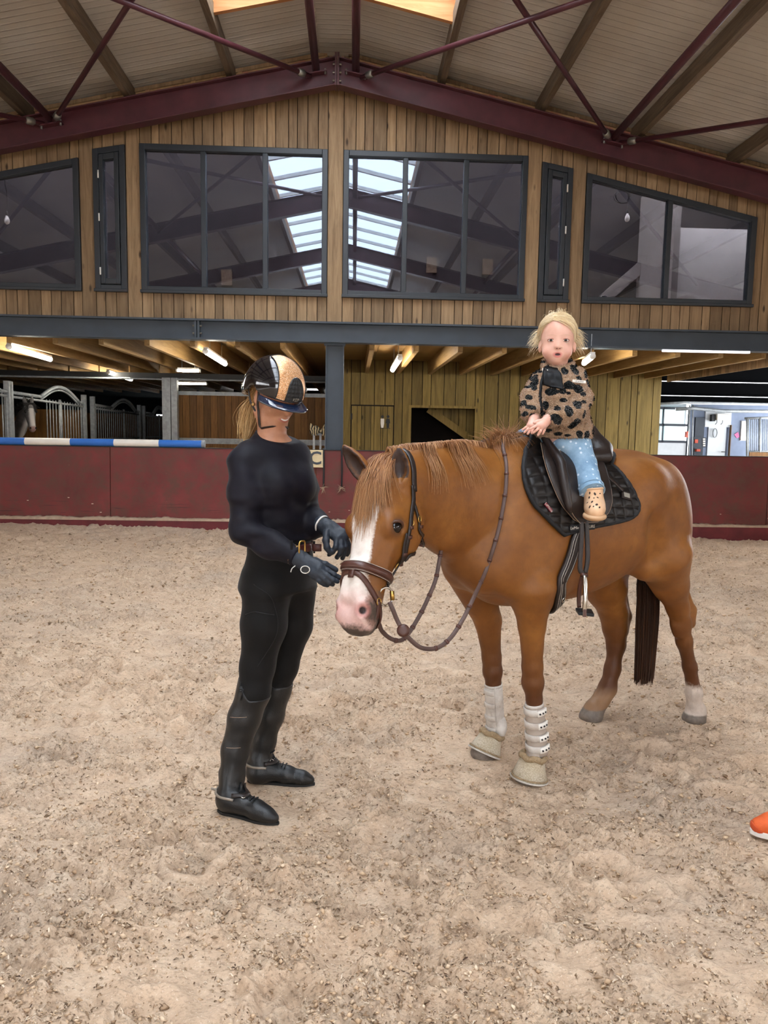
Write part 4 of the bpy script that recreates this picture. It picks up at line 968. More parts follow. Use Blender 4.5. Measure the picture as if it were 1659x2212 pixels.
# ---------------------------------------------------------------- grey horse looking out of the second stall
def grey_horse():
    dY = 14.9; P = lambda px, py, d=0.0: WL(px, py, dY+d)
    G = Field(P(20, 940)-np.array([0.5, 0.5, 0.35]), P(95, 850)+np.array([0.35, 0.5, 0.3]), 0.014)
    a, m = P(63, 873), P(71, 930, -0.12); ax = unit(m-a); nn = unit(np.array([0.62, -0.78, 0])-ax*np.dot([0.62, -0.78, 0], ax)); sd = np.cross(ax, nn); L_ = np.linalg.norm(m-a); F_ = np.stack([ax, sd, nn])
    G.loft([(-0.04*L_, 0, -0.10, 0.05, 0.05), (0.08*L_, 0, -0.10, 0.085, 0.11), (0.3*L_, 0, -0.11, 0.10, 0.125), (0.5*L_, 0, -0.10, 0.082, 0.10), (0.75*L_, 0, -0.09, 0.066, 0.078), (0.95*L_, 0, -0.09, 0.064, 0.07), (1.04*L_, 0, -0.09, 0.03, 0.03)], a+nn*0.07, F_, k=0.03, ex=2.3)
    for s in (1, -1):
        b = a+sd*s*0.06-ax*0.03-nn*0.03; G.chain([b, b-ax*0.07+sd*s*0.012, b-ax*0.15+sd*s*0.02], [0.035, 0.034, 0.008], k=0.015)
    G.chain([a+ax*0.08-nn*0.10, P(50, 905, 0.35), P(36, 945, 0.75), P(30, 985, 1.0)], [0.11, 0.16, 0.22, 0.28], k=0.06, n=sd, q=0.65)
    V, Q = G.mesh(2); d3 = V-(a+nn*0.07); u = d3 @ ax/L_; w = d3 @ sd; v_ = d3 @ nn
    bl = np.where((u > 0.2) & (u < 1.05), 0.045-np.abs(w), -0.2); mz = np.where(v_ > -0.3, (u-0.86)*0.5, -0.2)
    t = NT('grey_coat'); vv = t.coord(); c = t.ramp(t.noise(vv, 9, 5), [(0.3, lin('#5b5a5a')), (0.7, lin('#8a8886'))])
    def mk(an):
        m_ = t.n('ShaderNodeMapRange'); m_.inputs[1].default_value = -0.015; m_.inputs[2].default_value = 0.02; t.l(t.attr(an).outputs['Fac'], m_.inputs[0]); return m_.outputs[0]
    c = t.mix(mk('bl'), c, lin('#c9c5c0')); c = t.mix(mk('mz'), c, lin('#8f7269')); t.set(base=c, rough=0.7)
    r = root('horse', P(40, 960), 'grey horse with a pale face looking out of a barred stall', 'horse')
    np_mesh('body', V, Q, 'grey_coat', r, attrs=dict(bl=bl, mz=mz))
    plain('eye_black', '#0e0c0b', 0.1)
    for s in (1, -1):
        c_ = a+nn*0.07+ax*0.30*L_+sd*s*0.092-nn*0.05; MB().lathe([(0.002, -0.027)]+[(0.028*math.sin(q), -0.028*math.cos(q)) for q in np.linspace(0.3, 2.8, 7)]+[(0.002, 0.027)], 12, c_).build('eye', 'eye_black', r, smooth=True)
        c_ = a+nn*0.07+ax*0.93*L_+sd*s*0.05-nn*0.03; MB().lathe([(0.002, -0.018)]+[(0.018*math.sin(q), -0.018*math.cos(q)) for q in np.linspace(0.3, 2.8, 7)]+[(0.002, 0.018)], 10, c_).build('nostril', 'eye_black', r, smooth=True)
    C = []
    for k in range(160):
        b = a-ax*0.02+sd*rng.normal(0, 0.03)+nn*0.02; C.append(spline([b, b+nn*0.05+ax*0.05+sd*rng.normal(0, 0.03), b+nn*0.05+ax*rng.uniform(0.1, 0.22)+sd*rng.normal(0, 0.05)], 5))
    for k in range(220):
        f = rng.random(); b = (a+ax*0.0-nn*0.08)*(1-f)+(P(36, 915, 0.6)+np.array([0, 0, 0.12]))*f; C.append(spline([b+np.array([0, 0, 0.06]), b+np.array([-0.03, 0, 0.12])+rng.normal(0, 0.03, 3), b+np.array([-0.06, 0.05, 0.0])+rng.normal(0, 0.03, 3)], 5))
    strands('mane', C, 0.008, 'tail_grey' if 'tail_grey' in MATS else plain('tail_grey', '#2c2a29', 0.7), r)
grey_horse()
# ================================================================ SAND (displaced ground) -- uses the numpy helpers defined above
FEET = [GR(1147, 1686), GR(1050, 1634), GR(1503, 1555), GR(1283, 1552), GR(535, 1765), GR(475, 1748), GR(600, 1780), GR(545, 1688), GR(610, 1695), GR(676, 1696), GR(1660, 1806)]
def sand_height(X, Y):
    P = np.stack([X, Y, np.zeros_like(X)], -1)
    h = 0.040*(vnoise(P, 0.9, 1)-0.5)+0.030*(vnoise(P, 2.3, 2)-0.5)
    rough = np.clip((vnoise(P, 2.1, 3)+0.25)*1.35, 0.45, 1.0)*np.clip((vnoise(P*np.array([1, 1.4, 1]), 6.0, 4)-0.18)*3.2, 0.22, 1)
    P2 = P @ np.array([[0.93, 0.37, 0], [-0.37, 0.93, 0], [0, 0, 1]])*np.array([0.75, 1.35, 1])
    h = h+rough*(0.026*(vnoise(P2, 7, 5)-0.5)+0.040*(vnoise(P2, 15, 6)-0.5)+0.046*(vnoise(P2, 29, 7)-0.5)+0.030*(vnoise(P2, 52, 9)-0.5))
    rid = 1-np.abs(2*vnoise(P2, 13, 8)-1); rid2 = 1-np.abs(2*vnoise(P2, 26, 12)-1); h = h+rough*(0.026*(rid**3-0.2)+0.018*(rid2**2-0.2))
    r = np.random.default_rng(21)
    for k in range(230):                                 # hoof prints with raised rims
        cx, cy = r.uniform(-5.5, 6), r.uniform(1.2, 10.2)**1.0; 
        if k < 90: cy = r.uniform(1.2, 4.5); cx = r.uniform(-1.6, 2.2)
        R_ = r.uniform(0.055, 0.085); a = r.uniform(0, 6.28); m = (np.abs(X-cx) < 0.32) & (np.abs(Y-cy) < 0.32)
        if not m.any(): continue
        dx, dy = X[m]-cx, Y[m]-cy; u = dx*math.cos(a)+dy*math.sin(a); w = -dx*math.sin(a)+dy*math.cos(a); q = np.sqrt((u/1.25)**2+w**2)/R_
        dep = r.uniform(0.012, 0.032); h[m] += -dep*np.exp(-(q**4)*0.7)+dep*0.75*np.exp(-((q-1.45)/0.38)**2)*(0.6+0.6*np.sin(a+np.arctan2(w, u))**2)
    flat = np.ones_like(h)
    for f in FEET: flat = np.minimum(flat, np.clip((np.hypot(X-f[0], Y-f[1])-0.06)/0.16, 0, 1))
    h = h*flat+(1-flat)*0.004
    bank = np.interp(X, [-7, -4.7, -1.8, 2, 5.5], [0.155, 0.15, 0.085, 0.05, 0.02])*np.clip((Y-9.2)/1.1, 0, 1)**2
    return h+bank, rough
nr_, nc_ = 720, 730
Yr = 0.55*(10.50/0.55)**np.linspace(0, 1, nr_); tq = np.linspace(-1, 1, nc_); tn = np.tan(0.62*tq+0.38*tq**5)
YY, TT = np.meshgrid(Yr, tn, indexing='ij'); XX = np.clip(YY*TT, -10.55, 10.05)
HGT, RGH = sand_height(XX, YY)
V = np.stack([XX, YY, HGT], -1).reshape(-1, 3); i = np.arange(nr_-1)[:, None]*nc_+np.arange(nc_-1)[None, :]; Q = np.stack([i, i+1, i+nc_+1, i+nc_], -1).reshape(-1, 4)
t = NT('arena_sand'); v = t.coord()
n1 = t.noise(v, 1.1, 4, 0.6); n2 = t.noise(v, 9, 6, 0.65); 
mp = t.n('ShaderNodeMapping'); mp.inputs['Scale'].default_value = (1.0, 1.9, 1.0); mp.inputs['Rotation'].default_value = (0, 0, 0.4); t.l(v, mp.inputs[0]); n3 = t.noise(mp.outputs[0], 62, 6, 0.78, 0.5); n4 = t.noise(mp.outputs[0], 24, 7, 0.72, 0.8)
c = t.ramp(n2, [(0.25, lin('#b89e84')), (0.5, lin('#cfb499')), (0.75, lin('#dcc6ac'))])
c = t.mix(t.ramp(n1, [(0.48, (0, 0, 0, 1)), (0.72, (0.5, 0.5, 0.5, 1))]), c, lin('#ac9f92'))
rg = t.attr('rough').outputs['Fac']
dk = t.math('MULTIPLY', t.ramp(n3, [(0.50, (0, 0, 0, 1)), (0.62, (0.85, 0.85, 0.85, 1))]), t.math('ADD', t.math('MULTIPLY', rg, 0.30), 0.42))
c = t.mix(dk, c, lin('#6a5442')); c = t.mix(t.math('MULTIPLY', t.ramp(n4, [(0.55, (0, 0, 0, 1)), (0.68, (0.5, 0.5, 0.5, 1))]), t.math('ADD', t.math('MULTIPLY', rg, 0.4), 0.35)), c, lin('#8a735e'))
c = t.mix(t.ramp(t.noise(v, 150, 2), [(0.62, (0, 0, 0, 1)), (0.72, (0.7, 0.7, 0.7, 1))]), c, lin('#e6d6c2'))
mu = t.n('ShaderNodeMath', operation='MULTIPLY'); t.l(rg, mu.inputs[0]); mu.inputs[1].default_value = 0.45
b1 = t.n('ShaderNodeBump'); b1.inputs['Distance'].default_value = 0.02; t.l(n4, b1.inputs['Height']); t.l(mu.outputs[0], b1.inputs['Strength'])
b2 = t.n('ShaderNodeBump'); b2.inputs['Distance'].default_value = 0.010; b2.inputs['Strength'].default_value = 0.5; t.l(n3, b2.inputs['Height']); t.l(b1.outputs[0], b2.inputs['Normal'])
t.set(base=c, rough=0.95, normal=b2.outputs[0], spec=0.15)
o = np_mesh('floor', V, Q, 'arena_sand', None, attrs={'rough': RGH.ravel()}); o.name = 'floor_arena'; o['kind'] = 'structure'
# the rest of the arena floor, out of the photograph
def flat_floor(x0, y0, x1, y1):
    o = obox('floor_rest', (x0, y0, -0.32), (x1, y1, -0.20), 'arena_sand'); o['kind'] = 'structure'
flat_floor(-10.6, -15, 10.1, 10.42)
# loose fibres and clods lying on the sand
r = np.random.default_rng(5); N_ = 36000; yy = 1.35*(9.8/1.35)**(r.random(N_)**1.25); xx = yy*r.uniform(-0.62, 0.68, N_); keep = np.ones(N_, bool)
for f in FEET: keep &= np.hypot(xx-f[0], yy-f[1]) > 0.10
xx, yy = xx[keep], yy[keep]; hh, rr = sand_height(xx, yy); sel = r.random(len(xx)) < 0.25+0.75*rr; xx, yy, hh = xx[sel], yy[sel], hh[sel]; n_ = len(xx)
a = r.uniform(0, 6.28, n_); L_ = (0.0025+0.009*r.random(n_)**2.2)*(0.6+0.14*yy); w = r.uniform(0.0009, 0.0024, n_)*(0.6+0.14*yy); tilt = r.normal(0, 0.25, n_)
d = np.stack([np.cos(a)*np.cos(tilt), np.sin(a)*np.cos(tilt), np.abs(np.sin(tilt))], 1); sd = np.stack([-np.sin(a), np.cos(a), 0*a], 1); c0 = np.stack([xx, yy, hh+0.003], 1); up = np.array([0, 0, 1.0])
q = [c0-d*L_[:, None]-sd*w[:, None], c0-d*L_[:, None]+sd*w[:, None], c0+sd*w[:, None]+up*(w*1.6+L_*0.12)[:, None], c0-sd*w[:, None]+up*(w*1.6+L_*0.12)[:, None], c0+d*L_[:, None]+sd*w[:, None]*0.3, c0+d*L_[:, None]-sd*w[:, None]*0.3]
V = np.stack(q, 1).reshape(-1, 3); b = np.arange(n_)[:, None]*6; Q = np.vstack([b+np.array([[0, 3, 2, 1]]), b+np.array([[3, 5, 4, 2]]), b+np.array([[0, 1, 4, 5]])])
t = NT('sand_fibre'); a_ = t.attr('rnd').outputs['Fac']; t.set(base=t.ramp(a_, [(0, lin('#57453a')), (0.3, lin('#7d6650')), (0.6, lin('#b89d80')), (1, lin('#e2d0b8'))]), rough=0.95, spec=0.1)
o = np_mesh('sand_fibres', V, Q, 'sand_fibre', None, attrs={'rnd': np.repeat(r.random(n_), 6)}, smooth=False); tag(o, 'loose fibre flakes and crumbs scattered over the arena sand', 'sand fibres', kind='stuff')
# crumbs of sand: small lumps half sunk in the surface
N_ = 66000; yy = 1.3*(10.2/1.3)**(r.random(N_)**1.1); xx = yy*r.uniform(-0.72, 0.80, N_); keep = np.ones(N_, bool)
for f in FEET: keep &= np.hypot(xx-f[0], yy-f[1]) > 0.07
xx, yy = xx[keep], yy[keep]; hh, rr = sand_height(xx, yy); sel = r.random(len(xx)) < 0.12+0.88*(rr-0.1); xx, yy, hh = xx[sel], yy[sel], hh[sel]; n_ = len(xx)
S3 = (0.0020+0.0065*r.random(n_)**3)*(0.75+0.15*yy); oc = np.array([[1, 0, 0], [-1, 0, 0], [0, 1, 0], [0, -1, 0], [0, 0, 1], [0, 0, -1]], float)
V = (np.stack([xx, yy, hh+S3*0.25], 1)[:, None, :]+oc[None]*np.array([1.25, 1.0, 0.6])*S3[:, None, None]*r.uniform(0.55, 1.35, (n_, 6, 1))+r.normal(0, 0.28, (n_, 6, 3))*S3[:, None, None]).reshape(-1, 3)
tri = np.array([[0, 2, 4], [2, 1, 4], [1, 3, 4], [3, 0, 4], [2, 0, 5], [1, 2, 5], [3, 1, 5], [0, 3, 5]]); Q = (np.arange(n_)[:, None, None]*6+tri[None]).reshape(-1, 3)
t = NT('sand_crumb'); a_ = t.attr('rnd').outputs['Fac']; t.set(base=t.ramp(a_, [(0, lin('#86705a')), (0.2, lin('#b2967a')), (0.6, lin('#cdb090')), (1, lin('#dfc8ac'))]), rough=0.95, spec=0.1)
o = np_mesh('sand_crumbs', V, Q, 'sand_crumb', None, attrs={'rnd': np.repeat(r.random(n_), 6)}, smooth=True); tag(o, 'small crumbs and clods of pale sand covering the arena floor', 'sand', kind='stuff')
# orange shoe at the right edge
plain('shoe_orange', '#d9602a', 0.7, var=0.1, scale=40, bump=0.2, bscale=200); plain('shoe_orange_dark', '#c94f22', 0.7, var=0.1); plain('shoe_sole', '#e6e1da', 0.6, var=0.05)
tp = GR(1618, 1800, 0.02); sdv = unit([-0.97, 0.22, 0]); sl_ = np.array([-sdv[1], sdv[0], 0]); h0 = tp-sdv*0.27
S_ = Field(np.minimum(h0, tp)-0.09, np.maximum(h0, tp)+np.array([0.09, 0.09, 0.16]), 0.004)
S_.chain([h0+sdv*0.04+[0, 0, 0.06], h0+sdv*0.12+[0, 0, 0.06], h0+sdv*0.19+[0, 0, 0.045], h0+sdv*0.235+[0, 0, 0.035]], [0.036, 0.040, 0.038, 0.030], k=0.03); S_.cone(h0+sdv*0.05+[0, 0, 0.07], h0+sdv*0.06+[0, 0, 0.115], 0.036, 0.036, k=0.03)
sh = root('running_shoe', (tp[0]-sdv[0]*0.13, tp[1]-sdv[1]*0.13, 0.0), 'orange running shoe at the right edge of the sand', 'shoe')
V, Q = S_.mesh(1); np_mesh('upper', V, Q, 'shoe_orange', sh)
TC = Field(S_.lo, S_.lo+S_.h*(S_.n-1), S_.h); TC.n = S_.n; TC.ax = S_.ax; TC.g = S_.g-0.003; Xs, Ys, Zs = TC.ax[0][:, None, None], TC.ax[1][None, :, None], TC.ax[2][None, None, :]; fr_ = (Xs-h0[0])*sdv[0]+(Ys-h0[1])*sdv[1]
TC.g = np.maximum(TC.g, (0.215-fr_+1.2*(Zs-0.03)).astype(np.float32)); V, Q = TC.mesh(1); np_mesh('toe_cap', V, Q, 'shoe_orange_dark', sh)
ol = [h0+sdv*(0.0+0.268*s_)+sl_*np.interp(s_, [0, 0.1, 0.4, 0.75, 0.93, 1], [0.012, 0.034, 0.033, 0.042, 0.026, 0.004]) for s_ in np.linspace(0, 1, 18)]+[h0+sdv*(0.268*s_)-sl_*np.interp(s_, [0, 0.1, 0.4, 0.75, 0.93, 1], [0.012, 0.034, 0.033, 0.042, 0.026, 0.004]) for s_ in np.linspace(1, 0, 18)]
MB().prism([p+np.array([0, 0, 0.0]) for p in ol], (0, 0, 0.024)).build('sole', 'shoe_sole', sh, bevel=0.004)
for k in range(4): P = S_.project(np.array([h0+sdv*(0.13+0.018*k)+np.array([0, 0, 0.09])+sl_*a for a in np.linspace(-0.025, 0.025, 7)]), 0.003, 5); MB().tube(P, 0.003, 5).build('lace', 'shoe_sole', sh, smooth=True)
# ================================================================ HORSE (built in its own frame: x forward, y to its left, z up)
HO = np.array([0.7065, 3.2035, 0.0]); HH = unit([-0.842, -0.539, 0]); HLt = np.array([-HH[1], HH[0], 0.0])
if HLt[1] > 0: HLt = -HLt
HM = np.stack([HH, HLt, [0, 0, 1.0]])            # rows = local axes in world
def h2w(P): return np.atleast_2d(np.asarray(P, float)) @ HM + HO
def w2h(P): return (np.atleast_2d(np.asarray(P, float))-HO) @ HM.T
def w2hd(d): return np.asarray(d, float) @ HM.T
def hp(px, py, s):
    d = ray(px, py); t = (s-np.dot(CAM-HO, HLt))/np.dot(d, HLt); return w2h(CAM+t*d)[0]
CAMH = w2h(CAM)[0]
def hd(px, py, dep): return w2h(DP(px, py, dep))[0]
HF = Field((-1.50, -0.42, -0.03), (1.20, 0.56, 1.62), 0.008)
# trunk: (x, y, z centre, half width, half height)
def tr(x, zt, zb, w): return (x, 0, (zt+zb)/2, w, (zt-zb)/2)
HF.loft([tr(-1.13, 1.13, 1.02, 0.03), tr(-1.09, 1.21, 0.96, 0.08), tr(-0.98, 1.32, 0.92, 0.15), tr(-0.85, 1.40, 0.90, 0.225), tr(-0.68, 1.428, 0.86, 0.275), tr(-0.50, 1.41, 0.79, 0.295),
         tr(-0.32, 1.39, 0.752, 0.29), tr(-0.14, 1.415, 0.742, 0.265), tr(0.0, 1.44, 0.745, 0.235), tr(0.13, 1.43, 0.765, 0.20), tr(0.21, 1.38, 0.81, 0.165), tr(0.285, 1.28, 0.86, 0.12), tr(0.345, 1.18, 0.91, 0.075), tr(0.38, 1.10, 0.98, 0.04)], ex=2.15, k=0.03)
# withers ridge, shoulder, breast
HF.chain([(-0.28, 0, 1.36), (-0.05, 0, 1.425), (0.12, 0, 1.41)], [0.03, 0.025, 0.03], k=0.08)
for s in (1, -1):
    HF.ell((0.10, s*0.145, 1.07), (0.12, 0.068, 0.25), R=[[0.88, 0, 0.47], [0, 1, 0], [-0.47, 0, 0.88]], k=0.07)      # shoulder blade
    HF.ell((0.25, s*0.075, 0.98), (0.085, 0.07, 0.135), k=0.05)                                                        # breast
    HF.ell((0.02, s*0.165, 0.90), (0.15, 0.07, 0.16), k=0.06)                                                        # upper arm / triceps
    HF.ell((-0.60, s*0.20, 1.28), (0.12, 0.065, 0.08), k=0.09)                                                        # point of hip
    HF.ell((-0.82, s*0.145, 1.10), (0.175, 0.112, 0.26), k=0.07)                                                      # rump / thigh
    HF.ell((-0.89, s*0.14, 0.96), (0.12, 0.095, 0.24), k=0.07)
    HF.ell((-0.70, s*0.175, 0.95), (0.12, 0.08, 0.14), k=0.07)                                                       # stifle
HF.cone((-0.585, 0.285, 1.10), (-0.65, 0.262, 0.93), 0.024, 0.024, k=0.08, mode='cut')
# neck: bends to its left, thick at the shoulder, slim behind the jaw
POLL = hd(832, 1012, 2.71)
nk = [np.array([0.12, 0, 1.16]), np.array([0.33, 0.01, 1.22]), np.array([0.51, 0.045, 1.255]), np.array([0.66, 0.085, 1.28]), POLL+[-0.05, 0.0, -0.075]]
hh_ = [0.255, 0.225, 0.178, 0.142, 0.112]; hw_ = [0.15, 0.118, 0.098, 0.082, 0.068]
NK = spline(np.hstack([np.array(nk), np.array(hh_)[:, None], np.array(hw_)[:, None]]), 18)
for i in range(len(NK)-1):
    a, b = NK[i, :3], NK[i+1, :3]; t_ = unit(b-a); lat = unit(np.cross([0, 0, 1.0], t_)); up = np.cross(t_, lat)
    HF.cone(a, b, NK[i, 3], NK[i+1, 3], k=0.012, n=lat, q=NK[i, 4]/NK[i, 3])
# groove under the neck, windpipe
HF.chain([(0.58, 0.06, 1.17), (0.44, 0.03, 1.09), (0.31, 0.0, 1.0)], [0.04, 0.045, 0.05], k=0.06)
# ---------------------------------------------------------------- legs
def leg(pts, rad, k=0.025, q=None, n=(0, 1, 0)): HF.chain(pts, rad, k=k, n=n if q else None, q=q or 1.0)
LFx = [np.array([0.06, 0.165, 0.86]), hp(1149, 1350, 0.155), hp(1150, 1440, 0.148), hp(1151, 1474, 0.145), hp(1154, 1512, 0.145), hp(1157, 1570, 0.145), hp(1160, 1612, 0.145), hp(1154, 1640, 0.145), hp(1147, 1668, 0.145)]
leg(LFx, [0.105, 0.056, 0.042, 0.045, 0.032, 0.031, 0.040, 0.036, 0.045], k=0.02)
RFx = [np.array([0.10, -0.165, 0.86]), hp(1054, 1340, -0.150), hp(1062, 1420, -0.148), hp(1064, 1450, -0.145), hp(1066, 1480, -0.145), hp(1068, 1540, -0.145), hp(1070, 1572, -0.145), hp(1060, 1596, -0.145), hp(1048, 1615, -0.145)]
leg(RFx, [0.105, 0.060, 0.042, 0.043, 0.033, 0.031, 0.040, 0.036, 0.045], k=0.02)
LHx = [np.array([-0.82, 0.165, 0.92]), hp(1448, 1262, 0.15), hp(1464, 1312, 0.143), hp(1471, 1348, 0.14), hp(1478, 1385, 0.14), hp(1490, 1440, 0.14), hp(1499, 1497, 0.14), hp(1500, 1522, 0.14), hp(1503, 1540, 0.14)]
leg(LHx, [0.145, 0.085, 0.052, 0.046, 0.037, 0.032, 0.038, 0.034, 0.046], k=0.03)
HF.chain([hp(1474, 1262, 0.14), hp(1491, 1318, 0.14), hp(1490, 1345, 0.14)], [0.022, 0.026, 0.030], k=0.03)      # point of hock
HF.cone(hp(1460, 1350, 0.14), hp(1464, 1368, 0.14), 0.024, k=0.02)
RHx = [np.array([-0.72, -0.165, 0.90]), hp(1308, 1268, -0.165), hp(1326, 1325, -0.17), hp(1329, 1358, -0.17), hp(1331, 1392, -0.17), hp(1323, 1445, -0.17), hp(1312, 1488, -0.17), hp(1298, 1512, -0.17), hp(1283, 1534, -0.17)]
leg(RHx, [0.15, 0.105, 0.070, 0.060, 0.045, 0.038, 0.043, 0.040, 0.048], k=0.035)
HF.chain([hp(1345, 1275, -0.17), hp(1352, 1330, -0.17), hp(1346, 1362, -0.17)], [0.022, 0.027, 0.030], k=0.03)
# hooves
for c, toe in ((hp(1147, 1676, 0.145), (0.03, 0.0)), (hp(1050, 1624, -0.145), (0.03, 0.0)), (hp(1503, 1548, 0.14), (0.03, 0)), (hp(1283, 1546, -0.17), (0.05, 0))):
    HF.cone((c[0]+0.0, c[1], 0.055), (c[0]+toe[0]*0.5, c[1], 0.012), 0.052, 0.062, k=0.015)
HF.op(*[(sl, np.broadcast_to(0.001-Z, HF.g[sl].shape).astype(np.float32)) for sl, X, Y, Z in [HF.sub((-2, -1, -1), (2, 1, 0.05))]][0], 0.0, 'max')
# ---------------------------------------------------------------- head
MUZ = hd(749, 1350, 2.50)
hA = unit(MUZ-POLL); TH = math.radians(36)
n0 = w2hd(-AXF*math.cos(TH)-AXR*math.sin(TH)); hN = unit(n0-hA*np.dot(n0, hA)); hR = np.cross(hA, hN)
r0_ = w2hd(AXR*math.cos(TH)-AXF*math.sin(TH))
if np.dot(hR, r0_) < 0: hR = -hR
HLEN = np.linalg.norm(MUZ-POLL); FS = HLEN/0.60
HB = POLL + hN*0.035                     # origin on the forehead line at the poll
def hd3(u, w, v): return HB+hA*u*FS+hR*w+hN*v
def sec(u, vt, vb, w): return (u*FS, 0, (vt+vb)/2, w, (vt-vb)/2)
FRM = np.stack([hA, hR, hN])
HF.loft([sec(-0.06, -0.05, -0.12, 0.03), sec(-0.03, -0.01, -0.16, 0.06), sec(0.04, 0.01, -0.20, 0.075), sec(0.12, 0.018, -0.22, 0.090), sec(0.21, 0.014, -0.22, 0.094), sec(0.30, 0.0, -0.19, 0.082),
         sec(0.40, -0.012, -0.155, 0.066), sec(0.49, -0.020, -0.152, 0.066), sec(0.55, -0.032, -0.15, 0.066), sec(0.595, -0.055, -0.135, 0.052), sec(0.612, -0.075, -0.115, 0.025)], HB, FRM, k=0.03, ex=2.3)
for s in (1, -1):
    HF.ell(hd3(0.225, s*0.080, -0.050), (0.046, 0.034, 0.050), FRM, k=0.03)            # orbit
    HF.ell(hd3(0.185, s*0.070, -0.150), (0.115, 0.030, 0.090), FRM, k=0.04)            # cheek
    HF.cone(hd3(0.29, s*0.072, -0.075), hd3(0.39, s*0.060, -0.085), 0.014, 0.010, k=0.025)   # facial crest
    HF.cone(hd3(0.40, s*0.020, -0.012), hd3(0.50, s*0.022, -0.022), 0.022, 0.022, k=0.03)
    HF.ell(hd3(0.540, s*0.046, -0.045), (0.042, 0.026, 0.034), FRM, k=0.02)            # nostril wing
    HF.ell(hd3(0.548, s*0.060, -0.026), (0.020, 0.016, 0.019), FRM, k=0.008, mode='cut')   # nostril
    HF.cone(hd3(0.49, s*0.074, -0.112), hd3(0.598, s*0.048, -0.122), 0.008, 0.007, k=0.008, mode='cut')   # mouth line
    HF.ell(hd3(0.232, s*0.114, -0.050), (0.019, 0.022, 0.030), FRM, k=0.008, mode='cut')   # eye socket
HF.ell(hd3(0.565, 0, -0.085), (0.045, 0.055, 0.05), FRM, k=0.03)                       # lips
HF.ell(hd3(0.570, 0, -0.140), (0.035, 0.036, 0.024), FRM, k=0.015)                     # chin
HF.chain([hd3(0.10, 0.0, -0.16), hd3(0.05, 0.0, -0.19), NK[-3, :3]-[0.0, 0, 0.04]], [0.05, 0.06, 0.07], k=0.05)   # throat
# ears
EARS = []
for s, (bx, by), (tx, ty), db in ((1, (864, 1036), (861, 966), 2.66), (-1, (790, 1030), (742, 962), 2.70)):
    b0 = hd3(-0.035, s*0.062, -0.062); d_ = hd(tx, ty, db)-hd(bx, by, db)
    b0 = hd(bx, by, db); tip = hd(tx, ty, db+0.0); ax_ = tip-b0; opn = unit(hN*0.8+hR*s*0.45+w2hd(-AXF)*0.4); opn = unit(opn-unit(ax_)*np.dot(opn, unit(ax_))); sd = np.cross(unit(ax_), opn)
    prof = [(0.0, 0.030), (0.25, 0.036), (0.5, 0.034), (0.75, 0.023), (0.95, 0.008), (1.0, 0.004)]
    P_ = [b0+ax_*t_ for t_, r_ in prof]
    HF.chain([b0-ax_*0.25-opn*0.01]+P_, [0.034]+[r_ for t_, r_ in prof], k=0.012, n=opn, q=0.72)
    HF.chain([b0+ax_*t_+opn*0.016 for t_, r_ in prof[:5]], [0.012, 0.026, 0.026, 0.016, 0.004], k=0.006, n=opn, q=0.75, mode='cut')
    EARS.append((b0, ax_, opn))
HV, HQ = HF.mesh(2)
# ---------------------------------------------------------------- colour masks (markings, skin tones, darker zones)
d3 = HV-HB; u_ = d3 @ hA/FS; w_ = d3 @ hR; v_ = d3 @ hN
head = (u_ > -0.03) & (u_ < 0.66) & (np.abs(w_) < 0.14) & (v_ > -0.25) & (HV[:, 0] > 0.55)
bw = np.interp(u_, [0.08, 0.16, 0.22, 0.30, 0.40, 0.47, 0.52, 0.58, 0.62], [0.010, 0.046, 0.052, 0.044, 0.047, 0.055, 0.062, 0.060, 0.058])
bc = np.interp(u_, [0.05, 0.2, 0.4, 0.6], [0.0, -0.004, -0.004, 0.0])
front = np.where(u_ > 0.45, v_+0.115, v_+0.062)
blaze = np.where(head, np.minimum(np.minimum(bw-np.abs(w_-bc), front*0.9), (u_-0.09)*0.5), -0.2)
pink = np.where(head, np.minimum((u_-0.485)*0.6, blaze+0.02), -0.2)
grey = np.where(head & (u_ > 0.40), np.maximum(np.minimum((u_-0.50)*0.5, -(v_+0.100)*0.8), np.minimum((u_-0.46)*0.5, np.abs(w_)-0.064)), -0.2)
grey = np.where(head, np.maximum(grey, np.minimum((u_-0.596)*0.6, 0.02)), grey)
eyeD = np.minimum(*[np.linalg.norm((HV-hd3(0.230, s*0.092, -0.048)) @ FRM.T*np.array([1, 1, 1.25]), axis=1) for s in (1, -1)])
eyed = 0.050-eyeD
nost = np.minimum(*[np.linalg.norm(HV-hd3(0.546, s*0.052, -0.034), axis=1) for s in (1, -1)])  # nostril rim tint and dark hole, painted into the colour
earin = np.full(len(HV), -0.2)
for b0, ax_, opn in EARS:
    dd = HV-b0; t_ = dd @ unit(ax_)/np.linalg.norm(ax_); o_ = dd @ opn; l_ = np.linalg.norm(dd-np.outer(dd @ unit(ax_), unit(ax_)), axis=1)
    nn = HF.nrm(HV[(t_ > 0.02) & (t_ < 1.0) & (l_ < 0.045)]); idx_ = np.where((t_ > 0.02) & (t_ < 1.0) & (l_ < 0.045))[0]
    earin[idx_] = np.maximum(earin[idx_], (nn @ opn)*0.05-0.024)
def legdist(L, i0=5): return np.min([np.linalg.norm(HV-np.array(p), axis=1) for p in L[i0:]], axis=0)
sock = np.full(len(HV), -0.2)
m = (HV[:, 1] > 0.02) & (HV[:, 0] < -1.0) & (HV[:, 2] < 0.4); sock[m] = (0.20-HV[m, 2])+0.25*(HV[m, 0]+1.21)     # left hind
m = (HV[:, 0] > -0.3) & (HV[:, 2] < 0.4); sock[m] = 0.27-HV[m, 2]
hoof = 0.062-HV[:, 2]
m = (HV[:, 0] > -0.3) & (HV[:, 2] < 0.2); hoof[m] = 0.075-HV[m, 2]
